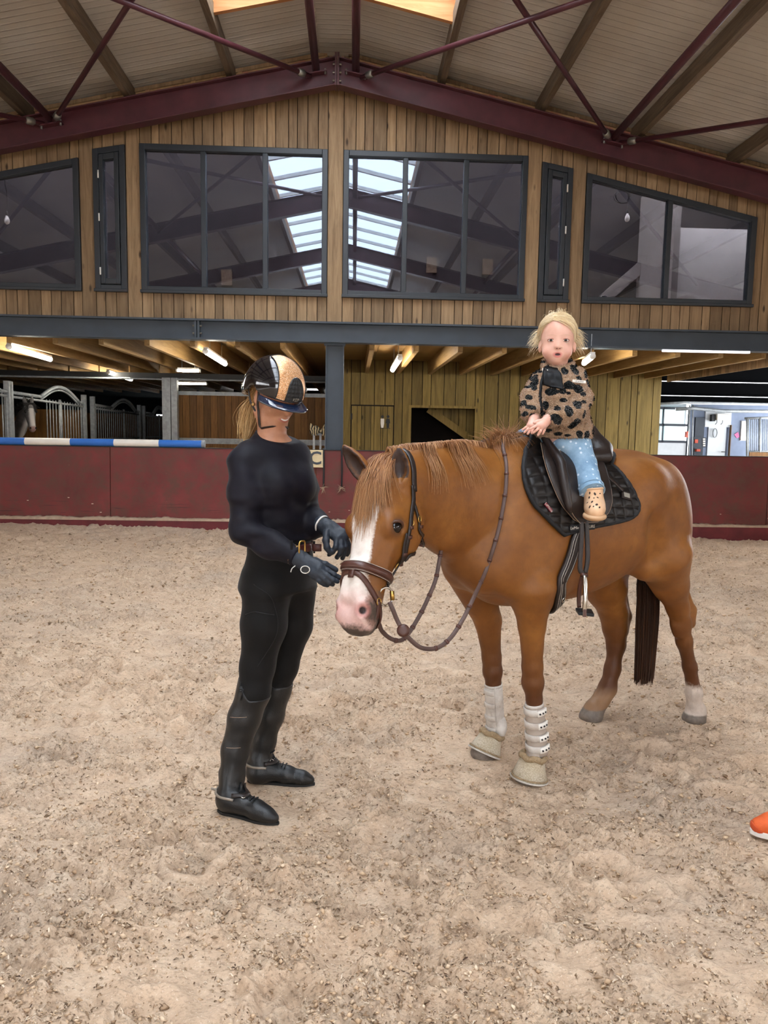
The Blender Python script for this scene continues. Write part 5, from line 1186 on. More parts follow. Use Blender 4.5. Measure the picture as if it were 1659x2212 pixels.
mh = (HV[:, 1] > 0.02) & (HV[:, 0] < -1.0); hoof[mh] = 0.045-HV[mh, 2]
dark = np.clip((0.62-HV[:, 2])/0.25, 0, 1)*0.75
dark = np.maximum(dark, np.clip(1-np.linalg.norm((HV-np.array([-0.80, 0.10, 0.82]))/np.array([0.10, 0.15, 0.09]), axis=1), 0, 1))  # darker patch low between the thighs, by the stifle
m = (HV[:, 1] < 0) & (HV[:, 0] < -0.7); pale = np.where(m, np.clip((0.17-HV[:, 2])/0.05, 0, 1), 0)
t = NT('chestnut_coat'); v = t.coord()
n1 = t.noise(v, 5, 4); n2 = t.noise(v, 26, 5, 0.6); 
mpn = t.n('ShaderNodeMapping'); mpn.inputs['Scale'].default_value = (1, 1, 0.35); t.l(v, mpn.inputs[0]); n3 = t.noise(mpn.outputs[0], 240, 3, 0.6)
c = t.ramp(n1, [(0.3, lin('#6d3f14')), (0.55, lin('#804f1c')), (0.75, lin('#936028'))])
c = t.mix(t.ramp(n2, [(0.45, (0, 0, 0, 1)), (0.75, (0.35, 0.35, 0.35, 1))]), c, lin('#5e3510'))
def msk(an, lo, hi, wob=0.0, sc_=60):
    a = t.attr(an).outputs['Fac']
    if wob: a = t.math('ADD', a, t.math('MULTIPLY', t.math('SUBTRACT', t.noise(v, sc_, 4, 0.7), 0.5), wob))
    mr = t.n('ShaderNodeMapRange'); mr.inputs[1].default_value = lo; mr.inputs[2].default_value = hi; t.l(a, mr.inputs[0]); return mr.outputs[0]
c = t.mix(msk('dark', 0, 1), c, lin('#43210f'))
c = t.mix(msk('pale', 0, 1), c, lin('#8c6a4c'))
c = t.mix(t.math('MULTIPLY', msk('eyed', 0.0, 0.03, 0.015), 0.8), c, lin('#3a241a'))
c = t.mix(msk('blaze', -0.006, 0.003, 0.016, 160), c, t.ramp(n2, [(0.3, lin('#cfc3b8')), (0.7, lin('#e6ddd4'))]))
c = t.mix(t.math('MULTIPLY', msk('pink', -0.01, 0.03, 0.03, 40), 0.85), c, t.ramp(n2, [(0.3, lin('#c79a93')), (0.7, lin('#d8b2aa'))]))
c = t.mix(msk('grey', -0.004, 0.006, 0.02, 60), c, lin('#4b4038'))
c = t.mix(t.math('MULTIPLY', msk('nost', 0.034, 0.02), 0.6), c, lin('#a8675f')); c = t.mix(msk('nost', 0.017, 0.010), c, lin('#26120f'))
c = t.mix(msk('earin', 0.0, 0.02, 0.02), c, lin('#2c1910'))
c = t.mix(msk('sock', -0.01, 0.02, 0.06, 40), c, t.ramp(n2, [(0.3, lin('#b3a496')), (0.7, lin('#cdbfb2'))]))
c = t.mix(msk('hoof', -0.004, 0.004, 0.01), c, t.ramp(n2, [(0.3, lin('#5d534b')), (0.7, lin('#81766b'))]))
t.set(base=c, rough=0.5, normal=t.bump(n3, 0.22, 0.004, t.bump(n2, 0.10, 0.01)), spec=0.4)
horse = root('horse', (HO[0], HO[1], 0.0), 'chestnut pony with a white blaze and white front boots, standing saddled', 'horse')
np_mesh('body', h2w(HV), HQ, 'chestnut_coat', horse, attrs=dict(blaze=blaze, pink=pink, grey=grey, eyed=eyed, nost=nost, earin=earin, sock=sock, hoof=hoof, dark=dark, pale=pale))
plain('eye_dark', '#120d0b', 0.06, var=0.1)
for s in (1, -1):
    c_ = h2w(hd3(0.232, s*0.0895, -0.050))[0]
    MB().lathe([(0.002, -0.0255)]+[(0.026*math.sin(a), -0.026*math.cos(a)) for a in np.linspace(0.3, 2.85, 9)]+[(0.002, 0.0255)], 16, c_).build('eye', 'eye_dark', horse, smooth=True)
    # lids
    E = np.array([hd3(0.231-0.0165*math.sin(a), s*(0.1155-0.017*abs(math.cos(a))**2), -0.050+0.029*math.cos(a)) for a in np.linspace(-0.2, math.pi+0.2, 14)])
    MB().tube(h2w(E), [0.002]+[0.0055]*12+[0.002], 6).build('eyelid', 'eyelid_brown' if 'eyelid_brown' in MATS else plain('eyelid_brown', '#4a2c1a', 0.5), horse, smooth=True)
def hit(px, py, iso=0.0, fld=None):
    """first point of the horse met by the sight line through a pixel of the photograph (horse frame)"""
    for r in range(0, 40, 3):
        for a in range(1 if r == 0 else 8):
            q = (fld or HF).cast(CAMH, w2hd(ray(px+r*math.cos(a*0.785), py+r*math.sin(a*0.785))), 1.8, 5.5, iso)
            if q is not None: return q
# ---------------------------------------------------------------- mane, forelock, tail
t = NT('mane_hair'); a1 = t.attr('along').outputs['Fac']; a2 = t.attr('rnd').outputs['Fac']
c = t.ramp(a2, [(0.0, lin('#6b3f20')), (0.5, lin('#8f5d35')), (1.0, lin('#b58558'))]); c = t.mix(t.math('MULTIPLY', a1, 0.35), c, lin('#c79c70'))
t.set(base=c, rough=0.4, spec=0.4)
t = NT('tail_hair'); a1 = t.attr('along').outputs['Fac']; a2 = t.attr('rnd').outputs['Fac']
c = t.ramp(a2, [(0.0, lin('#0f0906')), (0.7, lin('#26150d')), (1.0, lin('#4a2a14'))]); c = t.mix(t.math('MULTIPLY', a1, 0.25), c, lin('#5c3419'))
t.set(base=c, rough=0.4, spec=0.4)
r_ = np.random.default_rng(3)
C_ = []
for i in range(760):                                   # forelock
    j = r_.uniform(-1, 1); w0 = j*0.045+r_.normal(0, 0.006)
    u0 = r_.uniform(-0.055, 0.0); L_ = r_.uniform(0.17, 0.33)*(1-0.35*abs(j)); wl2 = -0.002+j*0.062+r_.normal(0, 0.012)+0.012*math.sin(i)
    lay = r_.uniform(0.002, 0.014)
    if r_.random() < 0.25: wl2 += 0.02*np.sign(j)
    pts = []
    for s_ in np.linspace(0, 1, 8):
        u = u0+s_*L_; w = w0+(wl2-w0)*s_**0.8+0.0015*math.sin(s_*4+i); vt = np.interp(u, [-0.06, -0.03, 0.04, 0.12, 0.2, 0.3], [-0.03, 0.0, 0.016, 0.022, 0.016, 0.003])
        pts.append(hd3(u, w, vt-abs(w)**2*5.5+0.010*math.sin(math.pi*min(1, s_*1.2))+lay))
    C_.append(h2w(np.array(pts)))
strands('forelock', C_, 0.0015, 'mane_hair', horse)
C_ = []
crest = np.array([POLL+[-0.03, 0, 0.03], hp(905, 972, 0.075), hp(950, 958, 0.055), hp(1000, 950, 0.03), hp(1060, 940, 0.01), hp(1110, 944, 0.0)])
crest = spline(crest, 60)
def crest_at(f):
    i = f*(len(crest)-1); a = int(min(i, len(crest)-2)); p = crest[a]+(crest[a+1]-crest[a])*(i-a); p2 = HF.cast(p+[0, 0, 0.15], [0, 0, -1.0], 0, 0.6, 0.0, 0.004); return p if p2 is None else p2
for i in range(1300):                                  # mane
    f = r_.uniform(0, 0.93); b = crest_at(f)+np.array([0, r_.normal(0, 0.008), 0]); 
    side = -1.0
    if 0.20 < f < 0.30: side = 1.0 if r_.random() < 0.45 else -1.0
    if 0.42 < f < 0.56: side = 1.0 if r_.random() < 0.60 else -1.0
    L_ = r_.uniform(0.08, 0.15)
    if f > 0.78: side = r_.uniform(-1, 1); L_ = r_.uniform(0.05, 0.11)
    if side > 0 and f < 0.7: L_ = r_.uniform(0.09, 0.17)
    pts = [b-[0, 0, 0.004]]; lean = r_.normal(-0.1, 0.3)
    if side > 0 and f < 0.7: lean = (0.36-f)*6*(1 if f > 0.4 else 0.3)+r_.normal(0, 0.22)
    cl = 0.03*round((f*9) % 1*3)
    for k in range(1, 8):
        s_ = k/7
        if f > 0.78 and f < 0.93 and abs(side) < 0.8: q = b+np.array([-0.02*s_*lean*8, side*0.05*s_, L_*s_*(1-0.45*s_)])
        else: q = b+np.array([lean*L_*s_*0.5, side*(0.055*s_+0.03*s_*(1-s_)), 0.030*math.sin(math.pi*min(1, s_*1.4))-L_*s_*s_])
        pts.append(q)
    P_ = np.array(pts); dd = HF.at(P_); nn = HF.nrm(P_); push = np.clip(0.006-dd, 0, 0.08); push[0] = 0; P_ = P_+nn*push[:, None]; C_.append(h2w(P_))
for i in range(150):                                   # tuft standing at the withers
    f = r_.uniform(0.86, 0.99); b = crest_at(f); L_ = r_.uniform(0.06, 0.15); a = r_.uniform(-0.9, 1.0); sd_ = r_.uniform(-0.3, 1.0)
    pts = [b+np.array([-a*L_*0.8*s_, sd_*L_*0.9*s_, L_*(0.75*s_-1.15*s_*s_*abs(sd_)*1.1)]) for s_ in np.linspace(0, 1, 8)]
    P_ = np.array(pts); dd = HF.at(P_); nn = HF.nrm(P_); P_ = P_+nn*np.clip(0.005-dd, 0, 0.08)[:, None]; C_.append(h2w(P_))
strands('mane', C_, 0.0014, 'mane_hair', horse)
C_ = []
tl = [hp(1400, 1190, -0.02), hp(1402, 1240, -0.02), hp(1400, 1300, -0.03), hp(1396, 1380, -0.03), hp(1390, 1478, -0.02)]
tl = [np.array([-1.13, 0, 1.20]), np.array([-1.19, 0, 1.12]), np.array([-1.13, 0, 0.98])]+tl[1:]
TLs = spline(tl, 30)
for i in range(1100):
    a = r_.uniform(0, 6.28); rr = math.sqrt(r_.random()); end = r_.uniform(0.93, 1.0) if r_.random() < 0.8 else r_.uniform(0.6, 0.9)
    s_ = np.linspace(0, end, 16); P_ = np.stack([np.interp(s_*(len(TLs)-1), np.arange(len(TLs)), TLs[:, j]) for j in range(3)], 1)
    wdt = np.interp(s_, [0, 0.15, 0.4, 0.75, 1], [0.02, 0.035, 0.058, 0.072, 0.060]); P_ = P_+np.stack([wdt*rr*math.cos(a), wdt*0.7*rr*math.sin(a), 0*s_], 1)+np.stack([0.006*np.sin(s_*9+i), 0.006*np.cos(s_*7+i), 0*s_], 1)
    C_.append(h2w(P_))
strands('tail', C_, 0.0026, 'tail_hair', horse, taper=0.5)
# ================================================================ TACK
def leather(name, hexc, rough=0.38, **k): return plain(name, hexc, rough, var=0.22, scale=18, bump=0.12, bscale=220, spec=0.5, **k)
leather('leather_brown', '#4a2a20'); leather('leather_dark', '#1f1613', 0.4); leather('rein_brown', '#54403a', 0.5)
plain('brass', '#c8a45a', 0.3, 1.0); plain('bit_steel', '#c9c6bd', 0.22, 1.0); plain('stitch_white', '#b8b1a6', 0.7)
def onskin(L, iso=0.004, n=24):
    """surface path through photograph pixels"""
    P = []
    for q in L:
        h_ = hit(q[0], q[1])
        if h_ is not None: P.append(h_)
    P = spline(np.array(P), n); P = HF.project(P, iso, 4); return P, HF.nrm(P)
def hstrap(nm, P, N, w, th, mat, par, closed=False): return MB().strap(h2w(P), N @ HM, w, th, closed).build(nm, mat, par, smooth=True)
def buckle(p, n, t_, sz, par, mat='brass', nm='buckle'):
    t_ = unit(t_-n*np.dot(t_, n)); b = np.cross(n, t_); ring_ = [p+n*0.007+t_*sz*math.cos(a)*0.8+b*sz*math.sin(a)*0.75 for a in np.linspace(0, 2*math.pi, 14, endpoint=False)]
    MB().tube(h2w(ring_), 0.0024, 6, closed=True).build(nm, mat, par, smooth=True)
br_ = root('bridle', h2w(hit(835, 1250))[0], 'brown leather bridle with brass buckles on the chestnut pony', 'bridle')
def head_ring(cpx, fpx, w, nm, th=0.005, tilt=0.0, mat='leather_brown', frm=(0.0, 2*math.pi), n=44, iso=0.003):
    """closed strap round the nose through a left-side pixel and a front pixel"""
    l_, f_ = hit(*cpx), hit(*fpx); cu = [np.dot(l_-HB, hA), np.dot(f_-HB, hA)]
    def uu(v, w_): # plane: u as a linear function of dorsal height
        vl, vf = np.dot(l_-HB, hN), np.dot(f_-HB, hN); return cu[0]+(cu[1]-cu[0])*(v-vl)/(vf-vl)
    pts = []
    for a in np.linspace(frm[0], frm[1], n, endpoint=frm[1]-frm[0] < 6.28):
        d = hR*math.sin(a)+hN*math.cos(a); v0 = -0.08; c0 = HB+hA*uu(v0, 0)+hN*v0
        # slanted direction inside the plane
        dd = d+hA*((cu[1]-cu[0])/(np.dot(f_-HB, hN)-np.dot(l_-HB, hN)))*np.dot(d, hN); dd = unit(dd)
        p = HF.cast(c0+dd*0.22, -dd, 0, 0.22, iso, 0.003)
        pts.append(c0+dd*0.07 if p is None else p)
    P = np.array(pts); cl = frm[1]-frm[0] >= 6.28
    for _ in range(2):
        Q = P.copy()
        if cl: Q = (np.roll(P, 1, 0)+P*2+np.roll(P, -1, 0))/4
        else: Q[1:-1] = (P[:-2]+2*P[1:-1]+P[2:])/4
        P = Q
    return P, HF.nrm(P)
P, N = head_ring((842, 1250), (768, 1222), 0.034, 'noseband'); nb_ = hstrap('noseband', P, N, 0.036, 0.009, 'leather_brown', br_, True)
Pi = P+N*0.0105; MB().strap(h2w(Pi), N @ HM, 0.020, 0.004, True).build('raised_panel', 'leather_brown', nb_, smooth=True)
for o_ in (0.0155, -0.0155):
    tt = np.roll(P, -1, 0)-np.roll(P, 1, 0); bb = np.cross(tt/np.linalg.norm(tt, axis=1)[:, None], N); MB().tube(h2w(P+N*0.009+bb*o_), 0.0009, 4, closed=True).build('stitching', 'stitch_white', nb_)
Pf, Nf = head_ring((812, 1296), (764, 1238), 0.018, 'flash'); hstrap('flash_strap', Pf, Nf, 0.020, 0.006, 'leather_brown', br_, True)
p = hit(764, 1231); hstrap('flash_loop', np.array([p+hA*t_ for t_ in np.linspace(-0.03, 0.03, 6)])+hN*0.006, np.tile(hN, (6, 1)), 0.022, 0.006, 'leather_brown', br_)
q_ = hit(815, 1300)
if q_ is not None:
    buckle(q_, HF.nrm(q_)[0], np.array([0, 0, 1.0]), 0.015, br_); P = np.array([q_+HF.nrm(q_)[0]*0.008+np.array([0.002*k, 0.0, -0.012*k]) for k in range(6)]); hstrap('flash_strap_end', P, np.tile(HF.nrm(q_)[0], (6, 1)), 0.016, 0.004, 'leather_brown', br_)
cheek = [(888, 1050), (891, 1078), (887, 1107), (882, 1145), (876, 1179), (867, 1208), (855, 1234), (846, 1262)]
P, N = onskin(cheek, 0.004, 30); hstrap('cheekpiece', P, N, 0.019, 0.005, 'leather_dark', br_)
P2, N2 = onskin([(x-7+ (i*0.0), y+6) for i, (x, y) in enumerate(cheek[3:])], 0.006, 20); hstrap('noseband_strap', P2, N2, 0.014, 0.004, 'leather_dark', br_)
P3, N3 = onskin([(889, 1080), (896, 1100), (903, 1128), (908, 1153), (909, 1178), (902, 1206), (889, 1226)], 0.004, 24); hstrap('throat_lash', P3, N3, 0.014, 0.004, 'leather_dark', br_)
for (px, py), t_ in (((887, 1130), (0, 0, 1.0)), ((903, 1122), (0, 0, 1.0)), ((863, 1230), (0, 0, 1.0))):
    h_ = hit(px, py)
    if h_ is not None: buckle(h_, HF.nrm(h_)[0], np.array(t_), 0.014, br_)
for px, py in ((884, 1140), (881, 1160), (871, 1196), (866, 1215), (905, 1138), (910, 1172)):
    h_ = hit(px, py)
    if h_ is not None: n_ = HF.nrm(h_)[0]; MB().strap(h2w([h_+np.array([0, 0, z])+n_*0.009 for z in (-0.006, 0, 0.006)]), np.tile(n_, (3, 1)) @ HM, 0.024, 0.004).build('keeper', 'leather_brown', br_, smooth=True)
# crown over the poll behind the ears, browband under the forelock
crown = []
for a in np.linspace(-1.75, 1.75, 22):
    d = unit(hR*math.sin(a)+hN*math.cos(a)*0.25-hA*math.cos(a)); c0 = HB+hA*0.045-hN*0.10; p = HF.cast(c0+d*0.35, -d, 0, 0.35, 0.004, 0.003)
    if p is not None: crown.append(p)
if len(crown) > 5: crown = np.array(crown); hstrap('crownpiece', crown, HF.nrm(crown), 0.024, 0.005, 'leather_dark', br_)
# bit rings
BL = hit(833, 1284); BLn = unit(hR*0.85-w2hd(AXF)*0.4)
bc_ = BL+BLn*0.012; e1 = unit(np.cross(BLn, [0, 0, 1.0])); e2 = np.cross(BLn, e1)
MB().tube(h2w([bc_+e1*0.031*math.cos(a)+e2*0.031*math.sin(a) for a in np.linspace(0, 2*math.pi, 28, endpoint=False)]), 0.0042, 8, closed=True).build('bit_ring', 'bit_steel', br_, smooth=True)
MB().tube(h2w([bc_-e1*0.028+e2*z for z in (-0.016, 0.016)]), 0.008, 8).build('bit_roller', 'brass', br_, smooth=True)
BR = hd3(0.47, -0.085, -0.12)
MB().tube(h2w([BR+e1*0.031*math.cos(a)+e2*0.031*math.sin(a) for a in np.linspace(0, 2*math.pi, 28, endpoint=False)]), 0.0042, 8, closed=True).build('bit_ring', 'bit_steel', br_, smooth=True)
# reins
bdep = float(np.dot(h2w(bc_)[0]-CAM, AXF))
LR = [(841, 1300, bdep-0.01), (849, 1318, bdep-0.01), (858, 1340, bdep), (871, 1363, bdep), (883, 1378, bdep+.01), (905, 1397, bdep+.03), (928, 1402, bdep+.06), (950, 1397, bdep+.09), (975, 1376, bdep+.13), (1001, 1336, bdep+.18), (1024, 1289, bdep+.22)]
lw = np.array([DP(*q) for q in LR]); up_ = []
for px, py in ((1048, 1234), (1063, 1190), (1076, 1148), (1084, 1096), (1090, 1050), (1091, 1005), (1086, 972)):
    h_ = hit(px, py); up_.append(h2w(h_+HF.nrm(h_)[0]*0.012)[0])
lw = np.vstack([lw, np.array(up_)])
topn = h2w(crest_at(0.90)+np.array([0, 0, 0.012]))[0]; lw = np.vstack([lw, topn]); LP = spline(lw, 110)
vd = (CAM-LP); vd /= np.linalg.norm(vd, axis=1)[:, None]
rn = root('reins', LP[70], 'brown leather reins looping from the bit to the neck', 'reins')
MB().strap(LP, vd, 0.0155, 0.004).build('near_rein', 'rein_brown', rn, smooth=True)
RRx = [(812, 1338, 2.60), (825, 1363, 2.62), (845, 1380, 2.65), (866, 1383, 2.68), (884, 1366, 2.72), (905, 1332, 2.77), (923, 1296, 2.82), (941, 1252, 2.87), (950, 1205, 2.92), (958, 1172, 2.96), (985, 1110, 3.04)]
RP = np.array([DP(*q) for q in RRx]); RP = np.vstack([h2w(BR)[0], RP]); RP = np.vstack([RP, h2w([[0.28, -0.15, 1.28], [0.16, -0.09, 1.44]]), topn]); RP = spline(RP, 90); vd2 = (CAM-RP); vd2 /= np.linalg.norm(vd2, axis=1)[:, None]
MB().strap(RP, vd2, 0.0155, 0.004).build('far_rein', 'rein_brown', rn, smooth=True)
for PP, VV, i0, i1 in ((LP, vd, 40, 104), (RP, vd2, 22, 74)):
    for i in range(i0, i1, 6):
        t_ = unit(PP[i+1]-PP[i-1]); MB().strap([PP[i]-t_*0.005, PP[i], PP[i]+t_*0.005]+VV[i]*0.002, np.tile(VV[i], (3, 1)), 0.0195, 0.006).build('rein_stop', 'leather_brown', rn, smooth=True)
dc = DP(871, 1362, bdep-0.008); MB().lathe([(0.002, -0.006), (0.021, -0.006), (0.0225, 0.0), (0.021, 0.006), (0.012, 0.009), (0.002, 0.009)], 22, dc, CAM-dc).build('leather_disc', 'leather_brown', rn, smooth=True)
# ---------------------------------------------------------------- saddle pad, saddle, girth, stirrup
ZAX = 1.10
def to_xt(p): return np.array([p[0], math.atan2(p[1], p[2]-ZAX)])
def from_xt(x, th, iso, R0=0.62):
    d = np.array([0, math.sin(th), math.cos(th)]); o = np.array([x, 0, ZAX])
    p = HF.cast(o+d*R0, -d, 0, R0-0.02, iso, 0.005); return o+d*0.3 if p is None else p
def xts(L, n, iso=0.0):
    return spline(np.array([to_xt(hit(q[0], q[1], iso)) for q in L]), n)
t = NT('pad_fabric'); v = t.coord(); t.set(base=t.ramp(t.noise(v, 30, 4), [(0.3, lin('#0d0a09')), (0.7, lin('#171210'))]), rough=0.42, spec=0.35)
plain('binding_black', '#0d0d10', 0.75)
padf = np.vstack([[[-0.045, 0.0], [-0.035, 0.10]], xts([(1137, 965), (1133, 1000), (1139, 1045), (1158, 1088), (1190, 1124), (1222, 1156)], 20, 0.016)])
padr = np.vstack([[[-0.50, 0.0], [-0.51, 0.30]], xts([(1322, 1000), (1352, 1030), (1374, 1068), (1382, 1095), (1376, 1110)], 20, 0.016)])
padb = xts([(1222, 1156), (1250, 1147), (1290, 1137), (1335, 1128), (1365, 1119), (1376, 1110)], 40, 0.016)
nu, nv = 90, 80
pf = spline(padf, nv); pr2 = spline(padr, nv); pb = spline(padb, nu)
def coons(u, v_, iu, iv):
    top = pf[0]*(1-u)+pr2[0]*u
    return pf[iv]*(1-u)+pr2[iv]*u+top*(1-v_)+pb[iu]*v_-(pf[0]*(1-u)*(1-v_)+pr2[0]*u*(1-v_)+pf[-1]*(1-u)*v_+pr2[-1]*u*v_)
pd = root('saddle_pad', h2w([-0.35, 0, 1.4])[0], 'black quilted saddle pad with black binding under the saddle', 'saddle pad')
V = []; 
GRID = np.zeros((nu, nv, 2))
for i in range(nu):
    for j in range(nv): GRID[i, j] = coons(i/(nu-1), j/(nv-1), i, j)
def pad_side(sgn):
    P = np.array([from_xt(GRID[i, j, 0], sgn*GRID[i, j, 1], 0.006) for i in range(nu) for j in range(nv)]); N = HF.nrm(P)
    a = GRID[..., 0].ravel()/0.058; b = (GRID[..., 1].ravel()*0.36+GRID[..., 0].ravel()*0.12)/0.052
    f = lambda q: np.abs(q-np.round(q))
    seam = np.minimum(f(a)*0.058, f(b)*0.052); puff = 0.008*(1-np.exp(-seam/0.007))
    Pt = P+N*(0.008+puff)[:, None]
    Q = []
    for i in range(nu-1):
        for j in range(nv-1):
            q = [i*nv+j, (i+1)*nv+j, (i+1)*nv+j+1, i*nv+j+1]; Q.append(q if sgn < 0 else q[::-1])
    return P, Pt, np.array(Q)
for sgn in (1, -1):
    P, Pt, Q = pad_side(sgn); n_ = len(P)
    rim = [i*nv for i in range(nu)]+[(nu-1)*nv+j for j in range(1, nv)]+[i*nv+nv-1 for i in range(nu-2, -1, -1)]+[j for j in range(nv-2, 0, -1)]
    RQ = [[rim[k], rim[(k+1) % len(rim)], n_+rim[(k+1) % len(rim)], n_+rim[k]] for k in range(len(rim))]
    np_mesh('quilted_side', h2w(np.vstack([P, Pt])), np.vstack([Q[:, ::-1], Q+n_, np.array(RQ)]), 'pad_fabric', pd)
    edge = [j for j in range(nv)]+[i*nv+nv-1 for i in range(1, nu)]+[(nu-1)*nv+j for j in range(nv-2, -1, -1)]
    MB().tube(h2w((P[edge]+Pt[edge])/2), 0.0095, 8).build('binding', 'binding_black', pd, smooth=True)
    if sgn == 1: PADP = Pt.reshape(nu, nv, 3)
PN = lambda p: HF.nrm(p)[0]
def pad_text(txt, px, py, size, mat, nm, sh=0.0, iso=0.020, ang=0.0, plate=None):
    p = hit(px, py, iso); n_ = PN(p); pw = h2w(p)[0]; nw = n_ @ HM; x = AXR*math.cos(ang)-AXU*math.sin(ang)
    M = frame_matrix(pw+nw*0.003, x-nw*np.dot(x, nw), nw)
    if plate:
        w_, h_ = plate[0]/2, plate[1]/2; m3 = np.array(M)[:3]
        c8 = [[m3 @ np.array([a*w_, b*h_, z, 1]) for a, b in ((-1, -1), (1, -1), (1, 1), (-1, 1))] for z in (-0.004, 0.001)]
        MB().hexa(c8[0], c8[1]).build(nm+'_patch', plate[2], pd)
        M = frame_matrix(pw+nw*0.0045, x-nw*np.dot(x, nw), nw)
    if txt: text_mesh(nm, txt, mat, size, M, pd, 0.0006, font_shear=sh)
pad_text('LeMieux     PURE', 1257, 1139, 0.0175, 'stitch_white', 'lettering', 0.15, iso=0.020, ang=-0.03, plate=(0.125, 0.026, 'binding_black'))
plain('label_red', '#7c1f30', 0.6); pad_text('LeMieux', 1184, 1096, 0.014, 'stitch_white', 'side_label', 0.1, ang=0.75, plate=(0.042, 0.013, 'label_red'))
plain('badge_silver', '#a9a59a', 0.4, 0.6); pad_text('', 1352, 1071, 0.016, 'stitch_white', 'badge', ang=0.05, plate=(0.052, 0.034, 'leather_dark')); pad_text('', 1353, 1070, 0.016, 'stitch_white', 'badge_crest', iso=0.0215, ang=0.05, plate=(0.032, 0.020, 'badge_silver'))
sad = root('saddle', h2w([-0.32, 0, 1.42])[0], 'dark brown leather child saddle on the black quilted pad', 'saddle')
def flap(nm, front, rear, iso, th, mat, sgn=1, nu=26, nv=34, par=None, swell=0.0):
    f = xts(front, nv, iso); r = xts(rear, nv, iso); P = []
    for i in range(nu):
        for j in range(nv):
            u = i/(nu-1); q = f[j]*(1-u)+r[j]*u; P.append(from_xt(q[0], sgn*q[1], iso))
    P = np.array(P); N = HF.nrm(P); uu, vv = np.meshgrid(np.linspace(0, 1, nu), np.linspace(0, 1, nv), indexing='ij')
    e = np.minimum(np.minimum(uu, 1-uu)*6, np.minimum(vv, 1-vv)*8).clip(0, 1).ravel()
    Pt = P+N*(th*(0.5+0.5*np.sqrt(e))+swell*np.sin(np.pi*uu.ravel())*np.sin(np.pi*vv.ravel()))[:, None]; n_ = len(P); Q = []
    for i in range(nu-1):
        for j in range(nv-1):
            q = [i*nv+j, (i+1)*nv+j, (i+1)*nv+j+1, i*nv+j+1]; Q.append(q if sgn < 0 else q[::-1])
    Q = np.array(Q); rim = [i*nv for i in range(nu)]+[(nu-1)*nv+j for j in range(1, nv)]+[i*nv+nv-1 for i in range(nu-2, -1, -1)]+[j for j in range(nv-2, 0, -1)]
    RQ = np.array([[rim[k], rim[(k+1) % len(rim)], n_+rim[(k+1) % len(rim)], n_+rim[k]] for k in range(len(rim))])
    o = np_mesh(nm, h2w(np.vstack([P, Pt])), np.vstack([Q[:, ::-1], Q+n_, RQ]), mat, par or sad)
    if sgn == 1:
        ed = [j for j in range(nv)]+[i*nv+nv-1 for i in range(1, nu)]+[(nu-1)*nv+j for j in range(nv-2, nv//3, -1)]
        MB().tube(h2w(Pt[ed]-N[ed]*0.001), 0.0016, 5).build('edge_stitching', 'leather_edge', o)
    return o
plain('leather_edge', '#8a7360', 0.6)
for sgn in (1, -1):
    flap('knee_flap', [(1167, 958), (1172, 985), (1181, 1018), (1195, 1055), (1213, 1092), (1238, 1122)], [(1206, 962), (1214, 1000), (1224, 1040), (1234, 1080), (1243, 1108), (1250, 1128)], 0.024, 0.010, 'leather_dark', sgn, swell=0.006)
    flap('saddle_flap', [(1205, 962), (1214, 1000), (1223, 1045), (1230, 1085), (1236, 1110), (1252, 1130)], [(1296, 985), (1312, 1025), (1320, 1062), (1321, 1085), (1313, 1108), (1290, 1128)], 0.034, 0.007, 'leather_dark', sgn)
    roll = np.array([from_xt(q[0], sgn*q[1], 0.046) for q in xts([(1208, 990), (1215, 1020), (1222, 1058), (1228, 1090), (1233, 1108)], 18, 0.046)])
    roll = np.vstack([[hp(1166, 930, 0.045)*np.array([1, sgn, 1]), hp(1173, 950, 0.09)*np.array([1, sgn, 1]), hp(1190, 966, 0.15)*np.array([1, sgn, 1])], roll]); roll = spline(roll[::2] if len(roll) % 2 else np.vstack([roll[:-1:2], roll[-1:]]), 26)
    MB().tube(h2w(roll), np.interp(np.linspace(0, 1, 26), [0, 0.15, 0.5, 0.85, 1], [0.012, 0.021, 0.021, 0.016, 0.006]), 12).build('knee_roll', 'leather_dark', sad, smooth=True)
    for off in (0.004, 0.010): pass
SF = Field((-0.72, -0.26, 1.25), (0.02, 0.26, 1.62), 0.006)
SF.chain([hp(1172, 928, 0.0), (-0.19, 0, 1.475), (-0.26, 0, 1.462), (-0.33, 0, 1.485), (-0.385, 0, 1.515)], [0.035, 0.04, 0.045, 0.042, 0.028], k=0.03, n=(0, 1, 0), q=2.6)
SF.chain([(-0.38, -0.11, 1.47), (-0.40, 0, 1.535), (-0.38, 0.11, 1.47)], [0.028, 0.034, 0.028], k=0.03)
for s in (1, -1):
    SF.ell((-0.385, s*0.10, 1.43), (0.07, 0.075, 0.055), k=0.02); SF.cone((-0.10, s*0.02, 1.47), (-0.13, s*0.16, 1.38), 0.03, 0.028, k=0.03)
    SF.cone((-0.13, s*0.15, 1.40), (-0.36, s*0.17, 1.40), 0.03, 0.032, k=0.04)
V, Q = SF.mesh(2); np_mesh('seat', h2w(V), Q, 'leather_dark', sad)
# cantle binding lines
for dz in (0.0, 0.02): 
    P = SF.project(np.array([(-0.44-0.3*dz, y, 1.46-1.6*y*y-dz) for y in np.linspace(-0.13, 0.13, 20)]), 0.002, 4); MB().tube(h2w(P), 0.0022, 5).build('cantle_piping', 'leather_edge', sad, smooth=True)
# D ring strap to the pad
P, N = onskin([(1296, 1038), (1315, 1052), (1333, 1068)], 0.032, 12); hstrap('billet_strap', P, N, 0.016, 0.004, 'leather_dark', sad)
